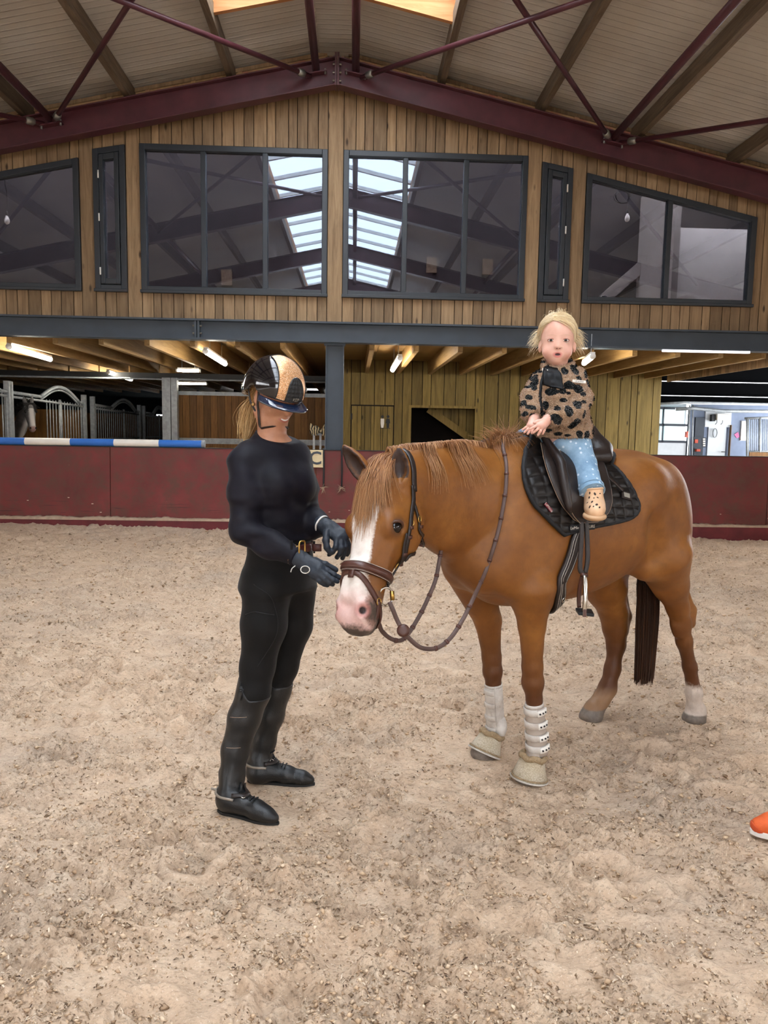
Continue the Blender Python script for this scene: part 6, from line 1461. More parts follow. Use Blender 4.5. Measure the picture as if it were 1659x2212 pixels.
# girth
g_ = root('girth', h2w(hit(1223, 1224))[0], 'wide dark leather girth with pale stitching under the pony belly', 'girth')
gp = [hit(*q) for q in ((1247, 1150), (1241, 1168), (1234, 1195), (1223, 1224), (1209, 1258), (1192, 1286))]
gp = gp[:5]; e_ = gp[-1]
t0_ = math.atan2(e_[1], e_[2]-ZAX)
for k, th in enumerate(np.linspace(t0_+0.15, 2*math.pi-2.0, 16)):
    gp.append(from_xt(e_[0]+(-0.07-e_[0])*min(1, (k+1)/3), th, 0.0, 0.37))
GPth = spline(np.array(gp), 60); GPth = HF.project(GPth, 0.005, 3)
w_ = np.interp(np.linspace(0, 1, 60), [0, 0.1, 0.2, 0.45, 1], [0.05, 0.062, 0.07, 0.085, 0.085])
NG = HF.nrm(GPth); MB().strap(h2w(GPth), NG @ HM, w_, 0.012).build('strap', 'leather_dark', g_, smooth=True)
TG = np.gradient(GPth, axis=0); TG /= np.linalg.norm(TG, axis=1)[:, None]; BG = np.cross(TG, NG)
for o_ in (0.30, 0.10, -0.30): MB().tube(h2w(GPth+NG*0.0125+BG*(w_*o_)[:, None]), 0.0011, 4).build('stitching', 'stitch_white', g_)
i = 16; buckle(GPth[i]+NG[i]*0.006-BG[i]*0.012, NG[i], TG[i], 0.014, g_, 'bit_steel', 'd_ring')
# stirrup: leather, iron, tread hang plumb
st = root('stirrup', h2w(HF.project(hit(1262, 1125), 0.05)[0])[0]*np.array([1, 1, 0])+np.array([0, 0, 0.70]), 'stirrup with dark leather strap and steel iron hanging at the pony side', 'stirrup')
sdep = float(np.dot(h2w(HF.project(hit(1262, 1125), 0.055)[0])[0]-CAM, AXF))
def SP(px, py, d=0.0): return DP(px, py, sdep+d)
for k, L in enumerate(([(1238, 1040, 0.03), (1246, 1085, 0.02), (1256, 1130, 0), (1255, 1180, 0), (1253, 1228, 0), (1260, 1240, 0)], [(1243, 1040, 0.035), (1255, 1085, 0.025), (1266, 1130, 0.01), (1269, 1180, 0.01), (1269, 1212, 0.01), (1264, 1240, 0.01)])):
    P = spline(np.array([SP(*q) for q in L]), 24); nn = np.tile(unit(CAM-P[10]+np.array([0.6, 0, 0])), (24, 1)); MB().strap(P, nn, 0.020, 0.004).build('leather_strap', 'leather_dark', st, smooth=True)
MB().strap([SP(1254, 1241), SP(1262, 1243, -0.005), SP(1268, 1242)], np.tile(-AXF, (3, 1)), 0.018, 0.008).build('eye_strap', 'leather_brown', st, smooth=True)
MB().strap(spline([SP(1258, 1243, 0.01), SP(1252, 1270, 0.03), SP(1250, 1296, 0.04), SP(1251, 1312, 0.04)], 12), np.tile(-AXF, (12, 1)), 0.017, 0.010).build('far_branch', 'leather_brown', st, smooth=True)
MB().strap(spline([SP(1262, 1243, -0.01), SP(1264, 1265, -0.02), SP(1264, 1295, -0.025), SP(1262, 1318, -0.02), SP(1262, 1330, -0.02)], 14), np.tile(-AXF, (14, 1)), 0.018, 0.010).build('near_branch', 'bit_steel', st, smooth=True)
MB().strap([SP(1262, 1316, -0.022), SP(1262, 1332, -0.022)], np.tile(-AXF, (2, 1)), 0.015, 0.012).build('release_strap', 'leather_brown', st)
c4 = [SP(1243, 1312, 0.03), SP(1250, 1322, -0.03), SP(1284, 1326, -0.02), SP(1278, 1315, 0.045)]
MB().prism(c4, (0, 0, -0.014)).build('tread', 'steel_black', st, bevel=0.003)
# ---------------------------------------------------------------- front boots and bell boots
t = NT('boot_white'); v = t.coord(); t.set(base=t.ramp(t.noise(v, 9, 6, 0.7), [(0.3, lin('#a89c90')), (0.55, lin('#cfc8bf')), (0.8, lin('#dcd6ce'))]), rough=0.6, normal=t.bump(t.noise(v, 90, 3), 0.15, 0.004))
t = NT('boot_mesh'); v = t.coord(); ck = t.n('ShaderNodeTexChecker'); ck.inputs['Scale'].default_value = 320; t.l(v, ck.inputs['Vector'])
t.set(base=t.mix(ck.outputs['Fac'], lin('#bdb0a3'), lin('#a19386')), rough=0.85, normal=t.bump(ck.outputs['Fac'], 0.3, 0.002))
t = NT('bell_croc'); v = t.coord((1, 1, 2.0)); vo = t.n('ShaderNodeTexVoronoi', feature='DISTANCE_TO_EDGE'); vo.inputs['Scale'].default_value = 95; t.l(v, vo.inputs['Vector'])
eg = t.ramp(vo.outputs['Distance'], [(0.0, (0, 0, 0, 1)), (0.12, (1, 1, 1, 1))])
t.set(base=t.mix(eg, lin('#a08f74'), t.ramp(t.noise(v, 8, 4), [(0.3, lin('#b8a98c')), (0.7, lin('#d9d0be'))])), rough=0.4, normal=t.bump(eg, 0.4, 0.003))
plain('fleece_tan', '#a8906f', 0.95, var=0.25, scale=60, bump=0.9, bscale=150); plain('rubber_black', '#1b1b1b', 0.7)
def hpw(px, py, s): return h2w(hp(px, py, s))[0]
def shell(axis_pts, rads, seg=28, n=(0, 0, 1)):
    P = spline(np.array(axis_pts), 14); r = np.interp(np.linspace(0, 1, 14), np.linspace(0, 1, len(rads)), rads); return MB().tube(P, r, seg)
def arc_strap(c, ax, r, a0, a1, w, th, nm, mat, par, n=14):
    ax = unit(ax); e = unit(np.cross(ax, AXF)); g = np.cross(ax, e)          # e = sideways, g = away/towards
    if np.dot(g, AXF) > 0: g = -g
    P = []; N = []
    for a in np.linspace(a0, a1, n): d = e*math.sin(a)+g*math.cos(a); P.append(c+d*r); N.append(d)
    return MB().strap(P, N, w, th).build(nm, mat, par, smooth=True)
def tendon_boot(nm, lab, top, bot, s, rads, inner):
    a, b = hpw(*top, s), hpw(*bot, s); R = root(nm, b, lab, 'horse boot', 'front leg boots'); ax = unit(a-b); L_ = np.linalg.norm(a-b)
    shell([a, a+(b-a)*0.33, a+(b-a)*0.7, b], rads).build('shell', 'boot_mesh' if inner else 'boot_white', R, smooth=True)
    MB().tube([a-ax*0.003, a+ax*0.008], [rads[0]*1.03, rads[0]*0.98], 28).build('top_edge', 'boot_white', R, smooth=True)
    for k, f in enumerate((0.10, 0.36, 0.61, 0.84)):
        c = a+(b-a)*f; r = np.interp(f, np.linspace(0, 1, 4), rads)+0.002
        if inner:
            arc_strap(c, ax, r, -1.2, 2.2, 0.032, 0.004, 'strap', 'boot_white', R); pl = arc_strap(c, ax, r+0.004, -1.25, -0.05, 0.030, 0.005, 'strap_tab', 'pole_white' if 'pole_white' in MATS else plain('pole_white', '#e9e4da', 0.45), R)
            e = unit(np.cross(ax, AXF)); g = np.cross(ax, e); g = -g if np.dot(g, AXF) > 0 else g
            for a_ in (-0.25, -0.55, -0.85): d = e*math.sin(a_)+g*math.cos(a_); MB().tube([c+d*(r+0.008), c+d*(r+0.012)], 0.004, 8).build('stud', 'steel_black', pl)
        else: arc_strap(c, ax, r, 0.1, 1.6, 0.026, 0.003, 'strap', 'boot_white', R)
    if not inner:
        MB().tube(spline([a+unit(np.cross(ax, AXF))*-0.0-AXF*(rads[0]+0.002), a+(b-a)*0.25-AXF*(rads[1]+0.002), a+(b-a)*0.75-AXF*(rads[2]+0.003), b-AXF*(rads[3]+0.002)], 16), 0.0025, 6).build('piping', 'boot_white', R, smooth=True)
        cc = a+(b-a)*0.82-AXF*0.012+AXR*0.018; FB = Field(cc-0.07, cc+0.07, 0.005); FB.ell(cc, (0.034, 0.045, 0.055)); V, Q = FB.mesh(1); np_mesh('fetlock_cup', V, Q, 'boot_white', R)
    return R
tendon_boot('tendon_boot', 'white mesh tendon boot with four strapped tabs on the nearer foreleg', (1154, 1522), (1161, 1626), 0.145, [0.040, 0.042, 0.044, 0.046], True)
tendon_boot('tendon_boot', 'smooth white tendon boot with a rounded cup on the farther foreleg', (1066, 1480), (1071, 1586), -0.145, [0.041, 0.042, 0.043, 0.044], False)
def bell(lab, top, bot, s, r0, r1):
    a, b = hpw(*top, s), hpw(*bot, s); R = root('bell_boot', b, lab, 'bell boot', 'bell boots'); ax = unit(b-a)
    MB().tube([a, a+(b-a)*0.15, a+(b-a)*0.6, b], [r0, r0*1.08, (r0+r1)/2*1.02, r1], 36, caps=False).build('cone', 'bell_croc', R, smooth=True)
    o = R.children[0]; m_ = o.modifiers.new('th', 'SOLIDIFY'); m_.thickness = 0.006; m_.offset = -1
    for dz, r in ((0.0, r1+0.001), (-0.010, r1-0.002)):
        c = b+ax*dz; e = unit(np.cross(ax, AXF)); g = np.cross(ax, e); MB().tube([c+r*(math.cos(x)*e+math.sin(x)*g) for x in np.linspace(0, 2*math.pi, 36, endpoint=False)], 0.0035, 6, closed=True).build('rim', 'fleece_tan' if dz else 'boot_white', R, smooth=True)
    e = unit(np.cross(ax, AXF)); g = np.cross(ax, e)
    C_ = [a+(r0+0.001*math.sin(x*9))*(math.cos(x)*e+math.sin(x)*g)-ax*(0.004*math.sin(x*5)) for x in np.linspace(0, 2*math.pi, 40, endpoint=False)]
    MB().tube(C_, 0.0135+0.0008*np.sin(np.arange(40)*2.3), 10, closed=True).build('fleece_collar', 'fleece_tan', R, smooth=True)
bell('cream crocodile-textured bell boot on the nearer front hoof', (1151, 1634), (1143, 1681), 0.145, 0.050, 0.080)
bell('cream crocodile-textured bell boot on the farther front hoof', (1062, 1586), (1047, 1625), -0.145, 0.049, 0.078)
# ================================================================ RIDER (adult standing at the pony's head)
def smooth_noise_add(F, amp, scale, seed, band=0.03, mask=None, stretch=None):
    ii = np.argwhere(np.abs(F.g) < band); P = F.lo+ii*F.h
    Q = P if stretch is None else P @ stretch
    n_ = (vnoise(Q, scale, seed)-0.5)*2*amp
    if mask is not None: n_ = n_*mask(P)
    F.g[ii[:, 0], ii[:, 1], ii[:, 2]] += n_.astype(np.float32)
def region(F, fn):
    X, Y, Z = F.ax[0][:, None, None], F.ax[1][None, :, None], F.ax[2][None, None, :]
    return fn(X, Y, Z).astype(np.float32)
WF = Field((-0.78, 2.42, -0.02), (0.16, 3.42, 1.88), 0.0068)
wf = unit([0.68, -0.73, 0]); wl = np.array([-wf[1], wf[0], 0.0])       # body forward, her left
UPZ = np.array([0, 0, 1.0])
# torso
def tsec(px, py, dep, hw, hd_): c = DP(px, py, dep); return c, hw, hd_
TS = [tsec(600, 1268, 2.99, 0.138, 0.115), tsec(603, 1215, 2.98, 0.134, 0.108), tsec(606, 1165, 2.97, 0.120, 0.095), tsec(604, 1110, 2.96, 0.118, 0.094), tsec(597, 1050, 2.95, 0.126, 0.102), tsec(592, 1004, 2.95, 0.130, 0.095), tsec(590, 974, 2.95, 0.115, 0.078), tsec(588, 948, 2.95, 0.064, 0.055)]
o0 = TS[0][0]; F3 = np.stack([UPZ, wl, wf])
WF.loft([((c-o0) @ UPZ, (c-o0) @ wl, (c-o0) @ wf, hw, hd_) for c, hw, hd_ in TS], o0, F3, k=0.02, ex=2.2)
for s in (1, -1): WF.ell(DP(600, 1044, 2.95)+wl*s*0.055+wf*0.064, (0.053, 0.053, 0.053), k=0.05)      # bust
WF.ell(DP(594, 1272, 2.99)-wf*0.05, (0.105, 0.10, 0.10), k=0.05)                                        # seat
NB = DP(588, 950, 2.95); HC = DP(591, 856, 2.93)
WF.cone(NB, HC-UPZ*0.03-wf*0.02, 0.058, 0.052, k=0.03)                                                # neck
# legs
LEGN = [DP(576, 1270, 2.93), DP(570, 1350, 2.93), DP(556, 1440, 2.95), DP(549, 1492, 2.95), DP(528, 1550, 2.96), DP(508, 1620, 2.96), DP(500, 1680, 2.95), DP(497, 1722, 2.93)]
RADN = [0.090, 0.080, 0.059, 0.054, 0.052, 0.042, 0.036, 0.037]
LEGF = [DP(636, 1270, 3.06), DP(633, 1350, 3.10), DP(612, 1440, 3.14), DP(598, 1490, 3.16), DP(583, 1545, 3.18), DP(569, 1600, 3.19), DP(563, 1640, 3.19), DP(560, 1668, 3.18)]
RADF = [0.085, 0.070, 0.052, 0.047, 0.047, 0.038, 0.036, 0.037]
WF.chain(LEGN, RADN, k=0.03); WF.chain(LEGF, RADF, k=0.03)
# arms
RSH, REL, RWR = DP(527, 998, 2.85), DP(531, 1143, 2.82), DP(641, 1203, 2.74)
LSH, LEL, LWR = DP(642, 998, 3.05), DP(664, 1125, 3.02), DP(702, 1136, 2.90)
ARMR = [RSH, RSH*0.5+REL*0.5, REL, REL*0.5+RWR*0.5+UPZ*-0.004, RWR]; ARMRr = [0.053, 0.049, 0.043, 0.038, 0.027]
ARML = [LSH, LSH*0.5+LEL*0.5, LEL, LEL*0.5+LWR*0.5, LWR]; ARMLr = [0.052, 0.048, 0.042, 0.038, 0.028]
WF.chain(ARMR, ARMRr, k=0.03); WF.chain(ARML, ARMLr, k=0.03)
WF.ell(DP(545, 982, 2.89), (0.055, 0.055, 0.04), k=0.05); WF.ell(DP(634, 979, 3.01), (0.05, 0.05, 0.04), k=0.05)
# head
fh = unit([0.70, -0.71, 0]); PT = math.radians(24); fH = unit(fh*math.cos(PT)-UPZ*math.sin(PT)); lH = np.array([-fh[1], fh[0], 0.0]); uH = np.cross(fH, lH); 
if uH[2] < 0: uH = -uH
FH = np.stack([fH, lH, uH])
def hw3(f, l, u): return HC+fH*f+lH*l+uH*u
WF.ell(hw3(-0.005, 0, 0.03), (0.095, 0.075, 0.095), FH, k=0.02); WF.ell(hw3(0.035, 0, -0.035), (0.060, 0.058, 0.085), FH, k=0.03)
WF.ell(hw3(0.058, 0, -0.098), (0.028, 0.026, 0.020), FH, k=0.03)                                       # chin
for s in (1, -1):
    WF.ell(hw3(0.060, s*0.036, -0.028), (0.022, 0.022, 0.020), FH, k=0.02); WF.cone(hw3(0.0, s*0.055, -0.065), hw3(0.05, s*0.022, -0.095), 0.018, 0.018, k=0.03)
    WF.ell(hw3(0.086, s*0.031, 0.012), (0.012, 0.016, 0.010), FH, k=0.010, mode='cut')
    WF.ell(hw3(-0.005, s*0.072, -0.01), (0.018, 0.008, 0.030), FH, k=0.008)
WF.chain([hw3(0.090, 0, 0.015), hw3(0.108, 0, -0.022)], [0.009, 0.014], k=0.015); WF.ell(hw3(0.092, 0, -0.060), (0.012, 0.026, 0.014), FH, k=0.012)
WF.chain([hw3(0.104, -0.024, -0.052), hw3(0.109, 0, -0.0575), hw3(0.104, 0.024, -0.052)], [0.005, 0.0065, 0.005], k=0.004, mode='cut')
# ---- feet inside the boots are part of the body mesh (hidden)
person = root('person', (-0.40, 2.95, 0.0), 'rider in black top, breeches and tall boots wearing a rose-gold fronted helmet', 'person')
BodyF = WF.copy(); BodyF.g[:, :, BodyF.ax[2] < DP(590, 975, 2.95)[2]] += 0.006
V, Q = BodyF.mesh(2)
dm = V-HC; lu, ll, lf = dm @ uH, dm @ lH, dm @ fH
lips = 0.0155-np.sqrt((ll/1.7)**2+((lu+0.0585-5*ll**2)*2.0)**2+(np.maximum(0.085-lf, 0))**2)
plain('skin_dummy', '#b07a58')
t = NT('skin_adult'); v = t.coord(); c = t.ramp(t.noise(v, 20, 4), [(0.3, lin('#a87558')), (0.7, lin('#ba876a'))])
mr = t.n('ShaderNodeMapRange'); mr.inputs[1].default_value = -0.003; mr.inputs[2].default_value = 0.004; t.l(t.attr('lips').outputs['Fac'], mr.inputs[0])
c = t.mix(mr.outputs[0], c, lin('#a8665a')); t.set(base=c, rough=0.45, spec=0.4, Subsurface_Weight=0.06, Subsurface_Radius=(0.02, 0.008, 0.004))
np_mesh('body', V, Q, 'skin_adult', person, attrs={'lips': lips})
plain('teeth', '#e8e2d8', 0.3, var=0.03)
MB().tube(spline([hw3(0.094, -0.020, -0.0530), hw3(0.1020, 0, -0.0570), hw3(0.094, 0.020, -0.0530)], 10), [0.0015]+[0.0034]*8+[0.0015], 8).build('teeth', 'teeth', person, smooth=True)
# ---- shirt: follows the body, wrinkled at elbows and waist
SH = WF.copy(); X, Y, Z = SH.ax[0][:, None, None], SH.ax[1][None, :, None], SH.ax[2][None, None, :]
zw = DP(640, 1166, 2.95)[2]
def armdist(F, pts, rads, ext):
    t_ = Field(F.lo, F.lo+F.h*(F.n-1), F.h); t_.g = np.full(tuple(F.n), 1.0, np.float32); t_.n = F.n; t_.ax = F.ax
    t_.chain(pts, [r+ext for r in rads], k=0.0); return t_.g
am = np.minimum(armdist(SH, ARMR, ARMRr, 0.03), armdist(SH, ARML, ARMLr, 0.03))
col_n = unit(UPZ*0.9+wf*0.34); col_o = DP(589, 941, 2.95)
collar = (X-col_o[0])*col_n[0]+(Y-col_o[1])*col_n[1]+(Z-col_o[2])*col_n[2]
torso_reg = np.maximum(zw-Z, collar)
wr = lambda o, d: (X-o[0])*d[0]+(Y-o[1])*d[1]+(Z-o[2])*d[2]
reg = np.minimum(torso_reg, np.maximum(am, collar))
reg = np.maximum(reg, wr(RWR, unit(RWR-REL))-0.004); 
lcut = np.where(armdist(SH, [LEL, LWR], [0.06, 0.06], 0.0) < 0, wr(LWR, unit(LWR-LEL))-0.004, -1.0); reg = np.maximum(reg, lcut)
SH.g = SH.g-0.009
el = np.array([REL, LEL])
smooth_noise_add(SH, 0.009, 26, 5, 0.025, lambda P: np.clip(1.3-np.min([np.linalg.norm(P-e, axis=1) for e in el], axis=0)/0.16, 0, 1), np.array([[0.5, 0, 0], [0, 0.5, 0], [0, 0, 1.6]]))
smooth_noise_add(SH, 0.0085, 13, 9, 0.022, None, np.array([[0.8, 0.3, 0.2], [0, 0.8, 0.3], [0.2, 0, 1.3]]))
SH.g = np.maximum(SH.g, reg.astype(np.float32))
V, Q = SH.mesh(1)
t = NT('shirt_black'); v = t.coord(); t.set(base=t.ramp(t.noise(v, 8, 4), [(0.3, lin('#0e0d14')), (0.7, lin('#15131d'))]), rough=0.62, normal=t.bump(t.noise(v, 30, 4), 0.12, 0.01), spec=0.2, Sheen_Weight=0.03, Sheen_Roughness=0.4)
shirt = np_mesh('shirt', V, Q, 'shirt_black', person)
plain('seam_black', '#0c0c10', 0.6)
# ---- breeches
BR_ = WF.copy(); kneeN, kneeF = DP(550, 1500, 2.95)[2], DP(600, 1470, 3.16)[2]
BR_.g = BR_.g-0.006; am2 = np.minimum(armdist(SH, ARMR, ARMRr, 0.012), armdist(SH, ARML, ARMLr, 0.012))
reg = np.maximum(Z-(zw+0.012), (min(kneeN, kneeF)-0.06)-Z); reg = np.maximum(reg, -am2)
smooth_noise_add(BR_, 0.0035, 20, 3, 0.03, lambda P: np.clip((P[:, 2]-0.72)/0.1, 0, 1), np.array([[0.5, 0, 0], [0, 0.5, 0], [0, 0, 1.5]]))
BR_.g = np.maximum(BR_.g, reg.astype(np.float32)); V, Q = BR_.mesh(1)
t = NT('breeches_black'); v = t.coord(); t.set(base=t.ramp(t.noise(v, 8, 4), [(0.3, lin('#0a0a0a')), (0.7, lin('#111010'))]), rough=0.68, normal=t.bump(t.noise(v, 40, 4), 0.10, 0.008), spec=0.2, Sheen_Weight=0.04)
brc = np_mesh('breeches', V, Q, 'breeches_black', person)
def wcast(F, px, py, iso=0.0, t0=2.0, t1=4.0):
    for r in range(0, 40, 3):
        for a in range(1 if r == 0 else 8):
            q = F.cast(CAM, ray(px+r*math.cos(a*0.785), py+r*math.sin(a*0.785)), t0, t1, iso)
            if q is not None: return q
def wpath(F, L, iso=0.001, n=24): P = spline([wcast(F, *q) for q in L], n); return F.project(P, iso, 4)
MB().tube(wpath(BR_, [(531, 1328), (550, 1322), (575, 1326), (592, 1328)]), 0.0022, 5).build('pocket_edge', 'seam_black', brc, smooth=True)
MB().tube(wpath(BR_, [(548, 1262), (585, 1290), (600, 1340), (588, 1390), (556, 1440)]), 0.0013, 5).build('seam', 'seam_black', brc, smooth=True)
# ---- belt
leather('belt_brown', '#4b2320')
am3 = np.minimum(armdist(SH, ARMR, ARMRr, 0.035), armdist(SH, ARML, ARMLr, 0.03)); BT = WF.copy(); zc = DP(640, 1181, 2.95)[2]; BT.g = np.maximum(np.maximum(BT.g-0.0145, 0.004-BT.g), np.maximum(np.maximum(np.abs(Z-zc)-0.017, -am3), 0.0-((X-DP(600, 1181, 2.95)[0])*unit(wf+wl)[0]+(Y-DP(600, 1181, 2.95)[1])*unit(wf+wl)[1])).astype(np.float32)); V, Q = BT.mesh(1)
belt = np_mesh('belt', V, Q, 'belt_brown', person)
p = wcast(WF, 652, 1184, 0.016); n_ = WF.nrm(p)[0]; b_ = unit(np.cross(UPZ, n_)); 
MB().tube([p+n_*0.002+b_*0.016*math.copysign(abs(math.cos(a))**0.5, math.cos(a))+UPZ*0.024*math.copysign(abs(math.sin(a))**0.5, math.sin(a)) for a in np.linspace(0, 2*math.pi, 24, endpoint=False)], 0.0032, 6, closed=True).build('buckle', 'brass', belt, smooth=True)
for px in (630, 678):
    p = wcast(WF, px, 1182, 0.016); n_ = WF.nrm(p)[0]; MB().strap([p+UPZ*0.024, p, p-UPZ*0.024], np.tile(n_, (3, 1)), 0.010, 0.004).build('belt_loop', 'breeches_black', belt)
p = wcast(WF, 676, 1183, 0.018); MB().strap(spline([p, p+AXR*0.02+AXF*-0.004, p+AXR*0.033], 8), np.tile(-AXF, (8, 1)), 0.03, 0.004).build('belt_tip', 'belt_brown', belt, smooth=True)
# ---- tall boots
leather('boot_black', '#141516', 0.4); plain('spur_band', '#8d8377', 0.4, 0.4)
def tall_boot(leg, rad, heel, toe, topz_front, topz_out, ankle_i, lab):
    pts = leg; lo = np.min(np.vstack([pts[3:], [heel, toe]]), 0)-0.09; hi = np.max(np.vstack([pts[3:], [heel, toe]]), 0)+0.09; lo[2] = -0.02; hi[2] = max(topz_front, topz_out)+0.05
    B = Field(lo, hi, 0.005); B.chain(pts[2:], [r+0.011 for r in rad[2:]], k=0.02)
    d = unit((toe-heel)*np.array([1, 1, 0])); sd = np.array([-d[1], d[0], 0]); L_ = np.linalg.norm((toe-heel)[:2]); h0 = heel*np.array([1, 1, 0]); gz = 0.028
    B.chain([h0+d*0.035+UPZ*0.050, h0+d*0.10+UPZ*0.056, h0+d*0.17+UPZ*0.042, h0+d*(L_-0.055)+UPZ*0.031, h0+d*(L_-0.022)+UPZ*0.025], [0.036, 0.038, 0.034, 0.028, 0.019], k=0.025)
    B.cone(pts[-1], h0+d*0.05+UPZ*0.07, rad[-1]+0.008, 0.042, k=0.03)
    smooth_noise_add(B, 0.004, 30, 11, 0.02, lambda P: np.exp(-((P[:, 2]-0.14)/0.06)**2))
    XX, YY, ZZ = B.ax[0][:, None, None], B.ax[1][None, :, None], B.ax[2][None, None, :]
    fr = (XX-pts[3][0])*wf[0]*0.7+(YY-pts[3][1])*wf[1]*0.7+(XX-pts[3][0])*0.3
    topc = ZZ-(topz_out+(topz_front-topz_out)*np.clip(fr/0.05+0.5, 0, 1)); B.g = np.maximum(B.g, topc.astype(np.float32)); B.g = np.maximum(B.g, (0.012-ZZ).astype(np.float32))
    V, Q = B.mesh(1); o = np_mesh('riding_boot', V, Q, 'boot_black', person)
    # sole and heel
    prof = []
    for s_ in np.linspace(0, 1, 16): w_ = np.interp(s_, [0, 0.1, 0.35, 0.7, 0.9, 1], [0.015, 0.030, 0.026, 0.032, 0.022, 0.005]); prof.append((s_*(L_-0.002), w_))
    outl = [h0+d*a+sd*w_ for a, w_ in prof]+[h0+d*a-sd*w_ for a, w_ in prof[::-1]]
    MB().prism([q+UPZ*0.004 for q in outl], UPZ*0.010).build('sole', 'rubber_black', o, smooth=False)
    MB().prism([q-UPZ*0.01 for q in [h0+d*a+sd*w_ for a, w_ in prof[:5]]+[h0+d*a-sd*w_ for a, w_ in prof[:5][::-1]]], UPZ*0.018).build('heel', 'rubber_black', o)
    # laces
    an = h0+d*0.10+UPZ*0.11
    for k in range(5):
        c = h0+d*(0.115+0.012*k)+UPZ*(0.135-0.014*k); P = B.project(np.array([c+sd*a for a in np.linspace(-0.022, 0.022, 7)]), 0.003, 5); MB().tube(P, 0.0028, 5).build('lace', 'seam_black', o, smooth=True)
    # spur strap
    P = B.project(np.array([h0+d*0.085+UPZ*0.105+sd*0.05, h0+d*0.125+UPZ*0.112+sd*0.025, h0+d*0.135+UPZ*0.115, h0+d*0.125+UPZ*0.112-sd*0.025, h0+d*0.085+UPZ*0.105-sd*0.05]), 0.002, 6); P = B.project(spline(P, 18), 0.003, 4)
    MB().strap(P, B.nrm(P), 0.017, 0.004).build('spur_strap', 'leather_dark', o, smooth=True)
    P = np.array([h0+d*0.095+UPZ*0.09+sd*0.055, h0+d*0.03+UPZ*0.088+sd*0.048, h0-d*0.02+UPZ*0.088, h0+d*0.03+UPZ*0.088-sd*0.048, h0+d*0.095+UPZ*0.09-sd*0.055]); P = B.project(spline(P, 24), 0.003, 5)
    MB().strap(P, B.nrm(P), 0.011, 0.004).build('spur', 'spur_band', o, smooth=True); hb = P[12]; MB().tube([hb, hb-d*0.025], 0.005, 8).build('spur_neck', 'spur_band', o, smooth=True)
    q = B.project(h0+d*0.12+UPZ*0.115+AXR*0.0-AXF*0.03, 0.004)[0]; n_ = B.nrm(q)[0]; bb = unit(np.cross(UPZ, n_)); MB().tube([q+bb*0.009*math.cos(a)+np.cross(n_, bb)*0.010*math.sin(a) for a in np.linspace(0, 6.28, 14, endpoint=False)], 0.002, 5, closed=True).build('buckle', 'bit_steel', o, smooth=True)
    return o, B
zt1 = DP(565, 1508, 2.92)[2]; zt2 = DP(530, 1462, 2.95)[2]
b1, B1 = tall_boot(LEGN, RADN, GR(474, 1752), GR(603, 1784), zt1, zt2, 6, '')
zt3 = DP(610, 1478, 3.14)[2]
b2, B2 = tall_boot(LEGF, RADF, GR(536, 1688), GR(681, 1698), zt3, zt3+0.03, 6, '')
for L in ([(497, 1549), (515, 1550), (533, 1549)], [(489, 1615), (505, 1616), (520, 1615)]): MB().tube(wpath(B1, L, 0.0, 10), 0.0012, 5).build('seam', 'leather_edge', b1, smooth=True)
P = wpath(B1, [(524, 1476), (521, 1492), (517, 1510)], 0.002, 8); MB().strap(P, B1.nrm(P), 0.022, 0.003).build('top_tab', 'boot_black', b1); MB().tube(wpath(B1, [(525, 1478), (524.5, 1481)], 0.006, 3), 0.004, 8).build('stud', 'bit_steel', b1)
# ---- gloves: palm and five separate fingers
plain('glove_navy', '#1b222c', 0.6, var=0.15, scale=40, bump=0.2, bscale=120); plain('glove_edge', '#d8d4cc', 0.6); plain('bead_gold', '#a98550', 0.45, 0.4)
def glove(wr_, fore, knk, fingers, thumb, pn, nm_lab):
    allp = np.vstack([wr_, knk]+[np.array(f) for f in fingers]+[np.array(thumb)]); G = Field(allp.min(0)-0.06, allp.max(0)+0.06, 0.0028)
    pc = np.mean(knk, axis=0)
    d = unit(pc-wr_); G.cone(wr_-unit(wr_-fore)*0.03*0-d*0.02, wr_+d*0.02, 0.031, 0.031, k=0.01)
    for kk in knk: G.cone(wr_+d*0.02, kk, 0.019, 0.0135, k=0.016)
    G.cone(wr_+d*0.03, pc, 0.030, 0.030, k=0.012, n=pn, q=0.55)
    for f in fingers: G.chain(f, np.linspace(0.0115, 0.0090, len(f)), k=0.004)
    G.chain(thumb, np.linspace(0.0145, 0.0098, len(thumb)), k=0.008)
    smooth_noise_add(G, 0.0016, 70, 2, 0.01)
    V, Q = G.mesh(1); o = np_mesh('glove', V, Q, 'glove_navy', person)
    e = unit(np.cross(d, AXF)); g2 = np.cross(d, e); c = wr_-d*0.018
    MB().tube([c+0.0325*(math.cos(a)*e+math.sin(a)*g2) for a in np.linspace(0, 6.283, 22, endpoint=False)], 0.004, 6, closed=True).build('cuff_edge', 'glove_edge', o, smooth=True)
    return o, G
def D_(px, py, d): return DP(px, py, d)
kn = [D_(688, 1219, 2.700), D_(689, 1228, 2.685), D_(686, 1237, 2.68), D_(680, 1245, 2.685)]
g1, G1 = glove(RWR, REL, kn, [[kn[0], D_(708, 1233, 2.690), D_(722, 1242, 2.685), D_(735, 1248, 2.69)], [kn[1], D_(706, 1244, 2.670), D_(719, 1252, 2.665), D_(729, 1256, 2.67)], [kn[2], D_(701, 1251, 2.668), D_(712, 1259, 2.668), D_(719, 1262, 2.675)], [kn[3], D_(692, 1255, 2.675), D_(701, 1261, 2.68), D_(707, 1264, 2.685)]],
      [D_(655, 1207, 2.73), D_(682, 1212, 2.73), D_(704, 1220, 2.735), D_(726, 1231, 2.735)], unit(-AXF+AXU*0.5), '')
p = G1.cast(CAM, ray(660, 1230), 2.0, 3.2) 
if p is None: p = D_(660, 1228, 2.68)
